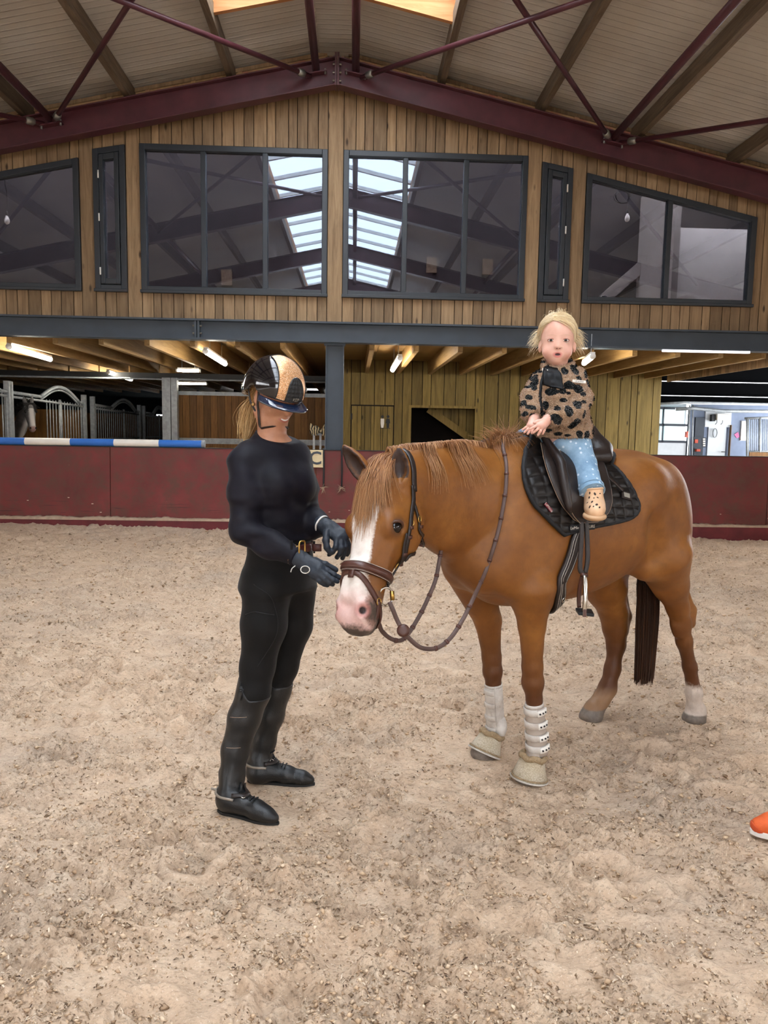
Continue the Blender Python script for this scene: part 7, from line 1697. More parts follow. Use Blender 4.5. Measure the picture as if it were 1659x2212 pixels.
Cc = [p-AXF*0.012+AXR*0.016*math.cos(a)+AXU*0.013*math.sin(a) for a in np.linspace(0, 6.283, 20, endpoint=False)]
MB().prism(Cc, AXF*0.008).build('wrist_tab', 'rubber_black', g1); MB().tube(Cc, 0.0018, 6, closed=True).build('tab_piping', 'glove_edge', g1, smooth=True)
d = unit(RWR-REL); e = unit(np.cross(d, AXF)); g2 = np.cross(d, e)
for k in range(3):
    c = RWR-d*(0.012+0.009*k); 
    MB().tube([c+0.0355*(math.cos(a)*e+math.sin(a)*g2) for a in np.linspace(0, 6.283, 26, endpoint=False)], 0.0022+0.0008*(np.arange(26) % 2), 6, closed=True).build('bracelet', 'bead_gold', person, smooth=True, label='gold beaded bracelet')
MB().tube(spline([D_(638, 1222, 2.70), D_(631, 1228, 2.70), D_(628, 1236, 2.70)], 8), 0.0018, 5).build('bracelet_cord', 'glove_edge', person, smooth=True)
kl = [D_(727, 1163, 2.845), D_(735, 1160, 2.852), D_(741, 1157, 2.865), D_(745, 1155, 2.88)]
g2_, G2 = glove(LWR, LEL, kl, [[kl[0], D_(726, 1182, 2.825), D_(718, 1192, 2.83), D_(711, 1198, 2.845)], [kl[1], D_(738, 1184, 2.83), D_(734, 1197, 2.835), D_(727, 1204, 2.85)], [kl[2], D_(746, 1182, 2.845), D_(744, 1196, 2.85), D_(740, 1206, 2.86)], [kl[3], D_(752, 1176, 2.865), D_(753, 1188, 2.87), D_(750, 1198, 2.88)]],
      [D_(705, 1150, 2.86), D_(704, 1168, 2.835), D_(706, 1182, 2.825), D_(711, 1192, 2.825)], unit(-AXF+AXU*0.3), '')
# ---- helmet
HS = Field(HC-0.2, HC+0.22, 0.005)
hc = hw3(-0.008, 0, 0.040)
HS.ell(hc, (0.126, 0.109, 0.117), FH, k=0.0); HS.ell(hw3(-0.055, 0, 0.0), (0.078, 0.098, 0.085), FH, k=0.03)
XX, YY, ZZ = HS.ax[0][:, None, None], HS.ax[1][None, :, None], HS.ax[2][None, None, :]
dx, dy, dz_ = XX-HC[0], YY-HC[1], ZZ-HC[2]; U = dx*uH[0]+dy*uH[1]+dz_*uH[2]; Fw = dx*fH[0]+dy*fH[1]+dz_*fH[2]; Lw = dx*lH[0]+dy*lH[1]+dz_*lH[2]
low = np.where(Fw > -0.02, 0.022-0.0*Fw, 0.022+(Fw+0.02)*0.75); low = low+0.018*np.exp(-((Fw+0.005)/0.02)**2)
HFULL = HS.copy()
HS.g = np.maximum(HS.g, (low-U).astype(np.float32)); inner = Field(HC-0.2, HC+0.22, 0.005); inner.ell(hc-uH*0.012, (0.108, 0.090, 0.098), FH, k=0); inner.ell(hw3(-0.05, 0, -0.01), (0.065, 0.082, 0.08), FH, k=0.02); HS.g = np.maximum(HS.g, -inner.g)
V, Q = HS.mesh(1)
t = NT('helmet_black'); t.set(base=lin('#0b0b10'), rough=0.12, spec=0.6, Coat_Weight=0.5, Coat_Roughness=0.05)
helm = root('riding_helmet', HC, 'glossy black riding helmet with rose-gold glitter front panel, worn by the rider', None); del helm['label']; helm.parent = person; helm.location = HC-np.array(person.location)
np_mesh('shell', V, Q, 'helmet_black', helm)
t = NT('glitter_rose'); v = t.coord(); vo = t.n('ShaderNodeTexVoronoi'); vo.inputs['Scale'].default_value = 700; t.l(v, vo.inputs['Vector'])
sp_ = t.n('ShaderNodeSeparateColor'); t.l(vo.outputs['Color'], sp_.inputs[0])
c = t.ramp(sp_.outputs[0], [(0.0, lin('#a8703f')), (0.6, lin('#d9a06c')), (0.92, lin('#f0cfa8')), (1.0, lin('#fff2dc'))]); nm = t.n('ShaderNodeNormalMap')
t.set(base=c, rough=t.ramp(sp_.outputs[1], [(0, (0.2,)*3), (1, (0.55,)*3)]), metal=0.55, normal=t.bump(vo.outputs['Color'], 0.5, 0.002))
def hpatch(nm, wfun, a0, a1, iso, th, mat, nu=28, nv=20, lc=0.0, bump=None):
    """patch on the helmet front: a = elevation angle from the visor up, lateral half width wfun(t)"""
    P = []
    for i in range(nu):
        t_ = i/(nu-1); a = a0+(a1-a0)*t_
        for j in range(nv):
            l_ = (j/(nv-1)*2-1)*wfun(t_); dvec = unit(fH*math.cos(a)+uH*math.sin(a)+lH*(l_/0.115))
            p = HFULL.cast(hc+dvec*0.19, -dvec, 0, 0.19, iso, 0.002); P.append(hc+dvec*0.12 if p is None else p)
    P = np.array(P); N = HFULL.nrm(P); Pt = P+N*th
    if bump is not None: Pt = Pt+N*bump(np.repeat(np.linspace(0, 1, nu), nv), np.tile(np.linspace(0, 1, nv), nu))[:, None]
    Q = np.array([[i*nv+j, i*nv+j+1, (i+1)*nv+j+1, (i+1)*nv+j] for i in range(nu-1) for j in range(nv-1)]); n_ = len(P)
    rim = [j for j in range(nv)]+[i*nv+nv-1 for i in range(1, nu)]+[(nu-1)*nv+j for j in range(nv-2, -1, -1)]+[i*nv for i in range(nu-2, 0, -1)]
    RQ = np.array([[rim[k], n_+rim[k], n_+rim[(k+1) % len(rim)], rim[(k+1) % len(rim)]] for k in range(len(rim))])
    o = np_mesh(nm, np.vstack([P, Pt]), np.vstack([Q[:, ::-1], Q+n_, RQ]), mat, helm); return o, Pt, rim, N
wpan = lambda t_: np.interp(t_, [0, 0.25, 0.6, 1.0], [0.078, 0.074, 0.062, 0.042])
gp_, Pt, rim, N = hpatch('front_panel', wpan, -0.12, 1.75, 0.0, 0.003, 'glitter_rose')
MB().tube(Pt[rim], 0.0022, 5, closed=True).build('panel_piping', 'seam_black', helm, smooth=True)
wv = lambda t_: 0.036*math.sqrt(max(0.0, 1-t_**2.2))+0.001
vb = lambda u, v_: 0.003*np.abs(np.sin(u*np.pi*6))*np.abs(np.sin(v_*np.pi*5))
vn, Pt, rim, N = hpatch('vent_grille', wv, -0.10, 0.62, 0.003, 0.004, 'rubber_black', 40, 26, bump=vb)
MB().tube(Pt[rim], 0.0022, 5, closed=True).build('vent_rim', 'helmet_black', helm, smooth=True)
pb_ = hc+fH*0.1335+uH*(-0.002); text_mesh('lettering', 'KEP', 'badge_silver', 0.018, frame_matrix(pb_+fH*0.004, -lH if np.dot(-lH, AXR) > 0 else lH, fH), helm, 0.001)
# visor
VS = []; nA, nR = 30, 7
for i in range(nA):
    a = (i/(nA-1)*2-1)*1.35
    for j in range(nR):
        r = j/(nR-1); base = hc+fH*0.120*math.cos(a*0.92)+lH*0.104*math.sin(a*0.92)+uH*(-0.020)
        ext = 0.058*max(0.0, math.cos(a*1.1))**0.8; VS.append(base+(fH*math.cos(a*0.6)+lH*math.sin(a*0.6)*0.5)*ext*r+uH*(-0.012*r-0.012*(math.sin(a)**2)*r-0.003*(1-r)))
VS = np.array(VS); Q = np.array([[i*nR+j, (i+1)*nR+j, (i+1)*nR+j+1, i*nR+j+1] for i in range(nA-1) for j in range(nR-1)]); n_ = len(VS); low_ = VS-uH*0.005
t = NT('visor_blue'); t.set(base=lin('#1c2740'), rough=0.07, spec=0.8, Coat_Weight=0.8, Coat_Roughness=0.03)
rim = [j for j in range(nR)]+[i*nR+nR-1 for i in range(1, nA)]+[(nA-1)*nR+j for j in range(nR-2, -1, -1)]+[i*nR for i in range(nA-2, 0, -1)]
RQ = np.array([[rim[k], n_+rim[k], n_+rim[(k+1) % len(rim)], rim[(k+1) % len(rim)]] for k in range(len(rim))])
np_mesh('visor', np.vstack([VS, low_]), np.vstack([Q, Q[:, ::-1]+n_, RQ[:, ::-1]]), 'visor_blue', helm)
# chin strap
for s in (-1, 1):
    P = spline([hw3(0.015, s*0.088, 0.02), hw3(0.02, s*0.078, -0.04), hw3(0.035, s*0.055, -0.09), hw3(0.045, s*0.02, -0.118), hw3(0.047, 0, -0.121)], 20); P = np.array([p if WF.at(p)[0] > 0.004 else WF.project(p, 0.004, 4)[0] for p in P])
    MB().strap(P, np.array([unit(p-hw3(0.0, 0, -0.03)) for p in P]), 0.012, 0.002).build('chin_strap', 'leather_dark', helm, smooth=True)
    P = spline([hw3(-0.05, s*0.085, 0.0), hw3(-0.02, s*0.082, -0.04), hw3(0.03, s*0.062, -0.082)], 14); MB().strap(P, np.tile(lH*s, (14, 1)), 0.010, 0.002).build('rear_strap', 'leather_dark', helm, smooth=True)
# ponytail and loose hair
t = NT('blonde_hair'); a1 = t.attr('along').outputs['Fac']; a2 = t.attr('rnd').outputs['Fac']
t.set(base=t.mix(t.math('MULTIPLY', a1, 0.5), t.ramp(a2, [(0, lin('#8a6235')), (0.5, lin('#b98e56')), (1, lin('#d8b57e'))]), lin('#cdaa74')), rough=0.4)
r_ = np.random.default_rng(12); C_ = []
b0 = hw3(-0.085, 0.0, -0.045)
for i in range(300):
    o = r_.normal(0, 1, 3)*0.007; s0 = b0+o*0.6+lH*r_.uniform(-0.03, -0.01); e = D_(527+r_.normal(0, 5), 940+r_.uniform(-30, 14), 2.99)+o*0.8
    m1 = s0*0.75+e*0.25-fH*0.012+o*0.7; C_.append(spline([s0, m1, s0*0.35+e*0.65-fH*0.01+o, e], 9))
for i in range(90):
    s0 = hw3(r_.uniform(-0.085, -0.01), -0.078+r_.normal(0, 0.004), 0.005+r_.uniform(-0.01, 0.02)); e = b0+r_.normal(0, 0.012, 3); C_.append(spline([s0, (s0+e)/2-lH*0.016, e], 7))
strands('hair', C_, 0.0016, 'blonde_hair', person)
MB().lathe([(0.001, -0.004), (0.006, -0.003), (0.007, 0.001), (0.004, 0.005), (0.001, 0.006)], 10, hw3(-0.006, -0.083, -0.040), -lH).build('earring', 'bead_gold', person, smooth=True)
# ================================================================ CHILD on the saddle
kf = unit([-0.30, -0.95, 0]); kl_ = np.array([-kf[1], kf[0], 0.0])          # chest direction, child's left
if np.dot(kl_, AXR) < 0: kl_ = -kl_
KD = 3.22                                                                  # distance of the child's trunk
KF = Field(DP(1200, 800, KD)-np.array([0.36, 0.42, 0.72]), DP(1200, 800, KD)+np.array([0.36, 0.32, 0.30]), 0.0052)
def D2(px, py, d=0.0): return DP(px, py, KD+d)
F3 = np.stack([UPZ, kl_, kf]); o0 = D2(1212, 940)
TS = [(D2(1214, 962), 0.088, 0.080), (D2(1212, 940), 0.098, 0.085), (D2(1210, 890), 0.096, 0.082), (D2(1208, 845), 0.094, 0.078), (D2(1206, 818), 0.082, 0.068), (D2(1205, 801), 0.050, 0.045)]
KF.loft([((c-o0) @ UPZ, (c-o0) @ kl_, (c-o0) @ kf, a, b) for c, a, b in TS], o0, F3, k=0.02, ex=2.2)
CH = D2(1204, 742, -0.02); khf = unit([-0.20, -0.98, -0.02]); khl = unit(np.cross(UPZ, khf)); khl = khl if np.dot(khl, AXR) > 0 else -khl; khu = np.cross(khf, khl); khu = khu if khu[2] > 0 else -khu
FK = np.stack([khf, khl, khu])
US = 1.2
def kw(f, l, u): return CH+khf*f+khl*l+khu*u*US
KF.cone(D2(1206, 806), CH-UPZ*0.05-khf*0.012, 0.042, 0.042, k=0.02)
# head
KF.ell(kw(-0.012, 0, 0.034), (0.085, 0.074, 0.083), FK, k=0.02); KF.ell(kw(0.020, -0.002, -0.018), (0.053, 0.058, 0.060), FK, k=0.03)
for s in (1, -1):
    KF.ell(kw(0.040, s*0.034-0.002, -0.032), (0.028, 0.027, 0.025), FK, k=0.02)          # cheeks
    KF.ell(kw(0.0795, s*0.0300, 0.006), (0.013, 0.017, 0.0095), FK, k=0.012, mode='cut')
    KF.ell(kw(-0.008, s*0.071, -0.012), (0.016, 0.009, 0.024), FK, k=0.008)         # ears
KF.ell(kw(0.047, -0.004, -0.060), (0.020, 0.021, 0.014), FK, k=0.022)                    # chin
KF.chain([kw(0.064, 0, 0.002), kw(0.077, 0, -0.016)], [0.005, 0.0085], k=0.012); 
for s in (1, -1): KF.ell(kw(0.074, s*0.009, -0.018), (0.007, 0.006, 0.005), FK, k=0.006)
KF.ell(kw(0.063, 0, -0.044), (0.013, 0.020, 0.013), FK, k=0.012); KF.ell(kw(0.077, -0.002, -0.043), (0.009, 0.0135, 0.0048), FK, k=0.004, mode='cut')
# arms
KA_R = [D2(1169, 822, -0.02), D2(1152, 862, -0.05), D2(1149, 888, -0.08), D2(1155, 907, -0.12)]; KA_L = [D2(1243, 822, 0.0), D2(1254, 862, -0.06), D2(1246, 890, -0.11), D2(1215, 900, -0.145), D2(1183, 906, -0.16)]
KF.chain(KA_R, [0.036, 0.032, 0.029, 0.021], k=0.025); KF.chain(KA_L, [0.038, 0.036, 0.034, 0.030, 0.022], k=0.012)
# legs astride
def sp(px, py, off): return DP(px, py, float(np.dot(h2w(hit(px, py))[0]-CAM, AXF))-off)
ank = sp(1277, 1058, 0.10); kne = sp(1252, 1000, 0.10)
KL_L = [D2(1232, 958, -0.03), kne, ank, ank+(ank-kne)*0.05]
KF.chain(KL_L, [0.060, 0.048, 0.024, 0.018], k=0.03)
mir = lambda p: h2w(w2h(p)*np.array([1, -1, 1]))[0]
KL_R = [D2(1190, 958, 0.02), mir(kne)+np.array([0, 0, 0.03]), mir(ank)]
KF2 = Field(np.min(KL_R, 0)-0.12, np.max(KL_R, 0)+0.12, 0.006); KF2.chain(KL_R, [0.066, 0.052, 0.036], k=0.03)
child = root('person', h2w([-0.30, 0, 1.47])[0], 'small blond child in a leopard-spotted fleece jacket sitting on the saddle', 'person')
V, Q = KF.mesh(2)
dm = V-CH; f_, l_, u_ = dm @ khf, dm @ khl, dm @ khu/US
lips = 0.0112-np.sqrt(((l_+0.002)/1.65)**2+((u_+0.0445-4*(l_+0.002)**2)*1.2)**2+np.maximum(0.060-f_, 0)**2); inm = 0.0062-np.sqrt(((l_+0.002)/2.0)**2+((u_+0.043)*1.5)**2+np.maximum(0.055-f_, 0)**2)
rosy = np.maximum(0, 1-np.min([np.linalg.norm(dm-np.array(khf*0.055+khl*s*0.042-khu*0.036*US), axis=1) for s in (1, -1)], axis=0)/0.032)
brow = np.maximum.reduce([0.0042-np.sqrt(((l_-s*0.031)/5.0)**2+((u_-0.020-0.004*np.cos((l_-s*0.031)*60))*1.6)**2+np.maximum(0.045-f_, 0)**2) for s in (1, -1)])
t = NT('skin_child'); v = t.coord(); c = t.ramp(t.noise(v, 25, 3), [(0.3, lin('#d6a591')), (0.7, lin('#e0b3a0'))])
def mr_(an, lo, hi):
    m = t.n('ShaderNodeMapRange'); m.inputs[1].default_value = lo; m.inputs[2].default_value = hi; t.l(t.attr(an).outputs['Fac'], m.inputs[0]); return m.outputs[0]
c = t.mix(t.math('MULTIPLY', mr_('rosy', 0, 1), 0.35), c, lin('#d98a7c')); c = t.mix(t.math('MULTIPLY', mr_('brow', -0.002, 0.002), 0.30), c, lin('#b58a68'))
c = t.mix(mr_('lips', -0.003, 0.003), c, lin('#c8736a')); c = t.mix(mr_('inm', -0.001, 0.001), c, lin('#3a1414'))
t.set(base=c, rough=0.45, spec=0.4, Subsurface_Weight=0.08, Subsurface_Radius=(0.02, 0.008, 0.004))
np_mesh('body', V, Q, 'skin_child', child, attrs=dict(lips=lips, inm=inm, rosy=rosy, brow=brow))
plain('eye_white', '#d9d5d0', 0.2, var=0.02); plain('iris_blue', '#4a463f', 0.1)
for s in (1, -1):
    c_ = kw(0.0565, s*0.0300, 0.0055); prof = [(0.0005, -0.0125)]+[(0.0128*math.sin(a), -0.0128*math.cos(a)) for a in np.linspace(0.25, 2.9, 9)]+[(0.0005, 0.0125)]
    e = MB().lathe(prof, 14, c_).build('eye', 'eye_white', child, smooth=True)
    d = unit(khf+khl*(-0.05)); MB().lathe([(0.0001, 0.0), (0.0062, -0.0012), (0.0060, 0.0012), (0.0001, 0.0018)], 14, c_+d*0.0118, d).build('iris', 'iris_blue', e, smooth=True); MB().lathe([(0.0001, 0.0), (0.0030, 0.0), (0.0028, 0.0012), (0.0001, 0.0014)], 12, c_+d*0.0134, d).build('pupil', 'eye_dark', e, smooth=True)
    for sg, hgt in ((1, 0.0068), (-1, -0.0056)):      # lids
        P = [c_+khl*(0.0145*math.cos(a))+khu*(hgt*math.sin(a))+khf*(0.0128*math.sqrt(max(0.05, 1-(1.0*math.cos(a))**2*0.8))) for a in np.linspace(0, math.pi, 10)]
        MB().tube(P, [0.0012]+[0.0019 if sg > 0 else 0.0014]*8+[0.0012], 6).build('eyelid', 'lid_skin' if 'lid_skin' in MATS else plain('lid_skin', '#a8705e', 0.5), child, smooth=True)
for s in (1, -1): MB().lathe([(0.0001, -0.001), (0.0026, -0.001), (0.002, 0.001), (0.0001, 0.0015)], 10, kw(0.0805, s*0.0062, -0.0235), khf-khu*0.8).build('nostril', 'mouth_dark' if 'mouth_dark' in MATS else plain('mouth_dark', '#7a3f38', 0.6), child, smooth=True)
np_mesh('far_leg', *KF2.mesh(1), 'skin_child', child) if False else None
# ---------------------------------------------------------------- fleece jacket
JF = KF.copy(); X, Y, Z = JF.ax[0][:, None, None], JF.ax[1][None, :, None], JF.ax[2][None, None, :]
def chaing(F, pts, rads):
    t_ = Field.__new__(Field); t_.lo, t_.h, t_.n, t_.ax = F.lo, F.h, F.n, F.ax; t_.g = np.full(tuple(F.n), 1.0, np.float32); t_.chain(pts, rads, k=0.0); return t_.g
neckz = kw(0.0, 0, -0.068); cn = unit(UPZ*0.88+khf*0.42); col = (X-neckz[0])*cn[0]+(Y-neckz[1])*cn[1]+(Z-neckz[2])*cn[2]
JF.g = JF.g-0.013
JF.cone(D2(1205, 812), D2(1204, 780), 0.066, 0.062, k=0.02)            # stand-up collar
JF.cone(D2(1214, 905), D2(1220, 942), 0.108, 0.112, k=0.03)            # padded hem
hz = D2(1220, 946)[2]
armg = np.minimum(chaing(JF, KA_R, [0.06, 0.056, 0.052, 0.045]), chaing(JF, KA_L, [0.062, 0.06, 0.06, 0.055, 0.045]))
legg = chaing(JF, [KL_L[0]+np.array([0.0, 0, -0.03]), KL_L[1]], [0.078, 0.07])
reg = np.maximum(col-0.004, np.where(armg < 0, -1.0, hz-Z))
wcut = lambda o, d: (X-o[0])*d[0]+(Y-o[1])*d[1]+(Z-o[2])*d[2]
wr1 = np.where(chaing(JF, [KA_R[-2], KA_R[-1]+(KA_R[-1]-KA_R[-2])*1.2], [0.05, 0.05]) < 0, wcut(KA_R[-1], unit(KA_R[-1]-KA_R[-2]))+0.004, -1.0)
wr2 = np.where(chaing(JF, [KA_L[-2], KA_L[-1]+(KA_L[-1]-KA_L[-2])*0.7], [0.055, 0.055]) < 0, wcut(KA_L[-1], unit(KA_L[-1]-KA_L[-2]))+0.004, -1.0)
smooth_noise_add(JF, 0.0075, 16, 8, 0.016); smooth_noise_add(JF, 0.0045, 75, 4, 0.014)
JF.g = np.maximum(np.maximum(JF.g, reg.astype(np.float32)), np.maximum(wr1, wr2).astype(np.float32))
inn = KF.g-0.002; JF.g = np.maximum(JF.g, np.where(col > -0.06, -(inn), -1).astype(np.float32))
V, Q = JF.mesh(0)
# leopard spots: blobs set on the jacket where the photograph shows them, random ones round the back
def jc(px, py): return wcast(JF, px, py, 0.0, 2.6, 4.0)
SPT = [(1241, 800, 13, 9, 0.9), (1266, 805, 5, 11, 0.2), (1220, 802, 8, 9, 0), (1250, 817, 8, 5, 0), (1230, 832, 13, 9, 0.2), (1248, 840, 12, 9, 0.6), (1260, 852, 6, 6, 0), (1275, 832, 6, 10, 0.2), (1281, 815, 5, 7, 0), (1192, 846, 15, 8, 0), (1217, 865, 9, 5, 0), (1248, 873, 10, 13, 0.4), (1230, 887, 10, 14, -0.2), (1204, 883, 8, 6, -0.3), (1203, 905, 15, 10, 0.7), (1240, 915, 15, 9, -0.6), (1262, 895, 4, 8, 0), (1274, 880, 7, 7, 0), (1277, 905, 5, 9, 0.1), (1268, 940, 7, 12, 0.2), (1284, 895, 4, 8, 0), (1177, 876, 10, 10, 0), (1172, 893, 7, 5, 0), (1154, 836, 6, 9, 0.2), (1149, 818, 5, 6, 0), (1163, 803, 8, 5, 0.3), (1140, 836, 6, 4, 0), (1143, 858, 9, 6, 0.3), (1131, 871, 6, 8, 0), (1147, 880, 11, 6, 0.2), (1134, 894, 7, 6, 0), (1150, 900, 9, 8, 0), (1158, 822, 5, 8, 0), (1153, 800, 6, 5, 0), (1188, 795, 9, 4, 0.5), (1232, 780, 9, 5, -0.6), (1222, 788, 6, 5, 0.3), (1243, 790, 8, 4, -0.8), (1170, 782, 8, 4, 0.4), (1205, 937, 9, 4, 0), (1185, 930, 8, 4, 0), (1252, 938, 8, 8, 0.3), (1228, 850, 6, 5, 0), (1262, 868, 5, 5, 0), (1216, 845, 7, 7, 0), (1167, 858, 4, 7, 0), (1283, 862, 4, 7, 0), (1283, 930, 4, 8, 0), (1225, 940, 9, 3, 0)]
spot = np.full(len(V), -0.1)
wob = (vnoise(V, 90, 3)-0.5)*0.006
for px, py, a, b, an in SPT:
    p = jc(px, py)
    if p is None: continue
    k_ = 1/PXM(p); e1 = AXR*math.cos(an)-AXU*math.sin(an); e2 = AXR*math.sin(an)+AXU*math.cos(an); dd = V-p
    q = np.sqrt((dd @ e1/(a*k_))**2+(dd @ e2/(b*k_))**2+((dd @ AXF)/0.05)**2); spot = np.maximum(spot, (1-q)*min(a, b)*k_)
nr_ = JF.nrm(V); back = np.where((nr_ @ (-AXF)) < -0.1)[0]
for i in r_.choice(back, 60, replace=False): dd = np.linalg.norm(V-V[i], axis=1); spot = np.maximum(spot, r_.uniform(0.012, 0.022)-dd)
spot = spot+wob
t = NT('fleece_leopard'); v = t.coord(); n1 = t.noise(v, 260, 3, 0.7)
mr = t.n('ShaderNodeMapRange'); mr.inputs[1].default_value = -0.001; mr.inputs[2].default_value = 0.001; t.l(t.attr('spot').outputs['Fac'], mr.inputs[0])
c = t.mix(mr.outputs[0], t.ramp(n1, [(0.3, lin('#8d6f54')), (0.6, lin('#b89a7c')), (0.8, lin('#cdb296'))]), t.ramp(n1, [(0.3, lin('#0d0f10')), (0.8, lin('#1e2322'))]))
vo = t.n('ShaderNodeTexVoronoi'); vo.inputs['Scale'].default_value = 190; t.l(v, vo.inputs['Vector'])
t.set(base=c, rough=0.95, normal=t.bump(vo.outputs['Distance'], 0.9, 0.006), spec=0.1, Sheen_Weight=0.3)
jk = np_mesh('fleece_jacket', V, Q, 'fleece_leopard', child, attrs={'spot': spot})
# little fleece curls standing off the surface
vi_ = r_.choice(len(V), min(len(V), 11500), replace=False); VV = V[vi_]; NN = JF.nrm(VV)
for nm_c, col_, sel_ in (('curl_tan', 'curl_tan', spot[vi_] < -0.0005), ('curl_black', 'curl_black', spot[vi_] > 0.0005)):
    p, n_ = VV[sel_], NN[sel_]; t1_ = np.cross(n_, r_.normal(0, 1, n_.shape)); t1_ /= np.linalg.norm(t1_, axis=1)[:, None]+1e-9; t2_ = np.cross(n_, t1_); L1 = r_.uniform(0.003, 0.0062, (len(p), 1))
    C_ = list(np.stack([p+n_*L1*(0.9*math.sin(s_*2.4))+t1_*L1*0.7*s_+t2_*L1*0.35*math.sin(s_*4) for s_ in (0, 0.33, 0.66, 1.0)], 1))
    strands('fleece_pile', C_, 0.0012, plain(col_, '#b2937a' if 'tan' in col_ else '#14171a', 0.95, spec=0.05), jk, taper=0.6)
plain('nylon_black', '#08080a', 0.55, spec=0.25)
def jpatch(L_front, L_rear, iso, th, nm, mat, nu=14, nv=14):
    a = spline([jc(*q) for q in L_front], nv); b = spline([jc(*q) for q in L_rear], nv); P = np.array([a[j]*(1-i/(nu-1))+b[j]*(i/(nu-1)) for i in range(nu) for j in range(nv)]); P = JF.project(P, iso, 3); N = np.tile(unit(np.mean(JF.nrm(P), 0)), (len(P), 1))*0.5+JF.nrm(P)*0.5; Pt = P+N*th; n_ = len(P)
    Q = np.array([[i*nv+j, i*nv+j+1, (i+1)*nv+j+1, (i+1)*nv+j] for i in range(nu-1) for j in range(nv-1)]); rim = [i*nv for i in range(nu)]+[(nu-1)*nv+j for j in range(1, nv)]+[i*nv+nv-1 for i in range(nu-2, -1, -1)]+[j for j in range(nv-2, 0, -1)]
    RQ = np.array([[rim[k], rim[(k+1) % len(rim)], n_+rim[(k+1) % len(rim)], n_+rim[k]] for k in range(len(rim))])
    return np_mesh(nm, np.vstack([P, Pt]), np.vstack([Q[:, ::-1], Q+n_, RQ]), mat, jk)
jpatch([(1176, 796), (1172, 815), (1173, 832)], [(1204, 797), (1214, 815), (1216, 842)], 0.001, 0.010, 'chest_pocket', 'nylon_black')
P = wpath(JF, [(1184, 790), (1175, 810), (1169, 830), (1166, 860), (1164, 893)], 0.002, 24); MB().strap(P, JF.nrm(P), 0.013, 0.004).build('zip', 'nylon_black', jk, smooth=True)
for (px, py) in ((1184, 802), (1174, 800)):
    p = jc(px, py); n_ = JF.nrm(p)[0]; MB().tube([p+n_*0.012, p+n_*0.013-UPZ*0.016], 0.0028, 6).build('zip_pull', 'bit_steel', jk)
p0 = jc(1248, 825); n_ = unit(-AXF+JF.nrm(p0)[0]*0.5); M = frame_matrix(p0+n_*0.012, AXR-AXU*0.10, n_); m3 = np.array(M)[:3]
MB().hexa(*[[m3 @ np.array([a*0.028, b*0.0055, z, 1]) for a, b in ((-1, -1), (1, -1), (1, 1), (-1, 1))] for z in (-0.006, 0.001)]).build('name_tape', 'pole_white', jk); text_mesh('lettering', 'LAI # OOD', 'seam_black', 0.0075, frame_matrix(p0+n_*0.0138, AXR-AXU*0.10, n_), jk, 0.0003)
P = np.array([kw(0.058*math.cos(a)+0.006, 0.066*math.sin(a), -0.086+0.010*math.cos(a+math.pi)) for a in np.linspace(0.25, 2*math.pi-0.25, 30)])
# ---------------------------------------------------------------- hands with separate fingers
HN = Field(D2(1165, 915, -0.16)-0.13, D2(1165, 915, -0.16)+0.13, 0.0025)
def small_hand(wr_, kn_, fing, thumb):
    HN.cone(wr_, np.mean(kn_, 0), 0.019, 0.017, k=0.008)
    for k_ in kn_: HN.cone(wr_, k_, 0.014, 0.0085, k=0.010)
    for f in fing: HN.chain(f, np.linspace(0.0062, 0.0050, len(f)), k=0.0015)
    HN.chain(thumb, np.linspace(0.0085, 0.0062, len(thumb)), k=0.004)
kr = [D2(1157, 918, -0.165), D2(1152, 921, -0.16), D2(1147, 921, -0.155), D2(1142, 919, -0.15)]
small_hand(D2(1153, 906, -0.13), kr, [[kr[0], D2(1153, 928, -0.178), D2(1149, 936, -0.175)], [kr[1], D2(1145, 930, -0.172), D2(1140, 937, -0.17)], [kr[2], D2(1139, 928, -0.163), D2(1133, 934, -0.16)], [kr[3], D2(1135, 924, -0.152), D2(1129, 928, -0.15)]], [D2(1157, 911, -0.15), D2(1164, 920, -0.16), D2(1164, 929, -0.165)])
kk = [D2(1162, 918, -0.20), D2(1167, 921, -0.198), D2(1173, 921, -0.195), D2(1178, 918, -0.19)]
small_hand(D2(1182, 907, -0.165), kk, [[kk[0], D2(1153, 923, -0.21), D2(1145, 927, -0.205)], [kk[1], D2(1159, 929, -0.21), D2(1152, 935, -0.205)], [kk[2], D2(1167, 932, -0.205), D2(1162, 940, -0.20)], [kk[3], D2(1176, 929, -0.195), D2(1172, 937, -0.192)]], [D2(1174, 907, -0.185), D2(1163, 910, -0.195), D2(1154, 913, -0.195)])
V, Q = HN.mesh(1); z0 = np.zeros(len(V)); np_mesh('hands', V, Q, 'skin_child', child, attrs=dict(lips=z0-1, inm=z0-1, rosy=z0+0.35, brow=z0-1))
# ---------------------------------------------------------------- jeans
JE = KF.copy(); JE.g = chaing(JE, KL_L, [0.074, 0.060, 0.047, 0.044])
t_ = Field.__new__(Field); t_.lo, t_.h, t_.n, t_.ax = JE.lo, JE.h, JE.n, JE.ax; t_.g = np.full(tuple(JE.n), 1.0, np.float32)
t_.cone(KL_L[0], KL_L[1], 0.074, 0.064, k=0.03); t_.cone(KL_L[1], KL_L[2], 0.064, 0.050, k=0.03); t_.ell(D2(1224, 960), (0.10, 0.09, 0.05), k=0.04); JE.g = t_.g
smooth_noise_add(JE, 0.004, 26, 21, 0.014, None, np.array([[0.6, 0, 0], [0, 0.6, 0], [0, 0, 1.6]]))
JE.g = np.maximum(JE.g, wcut(KL_L[2], unit(KL_L[2]-KL_L[1])).astype(np.float32)-0.016)
t = NT('denim_light'); v = t.coord(); n1 = t.noise(v, 14, 5, 0.65); n2 = t.noise(v, 300, 2)
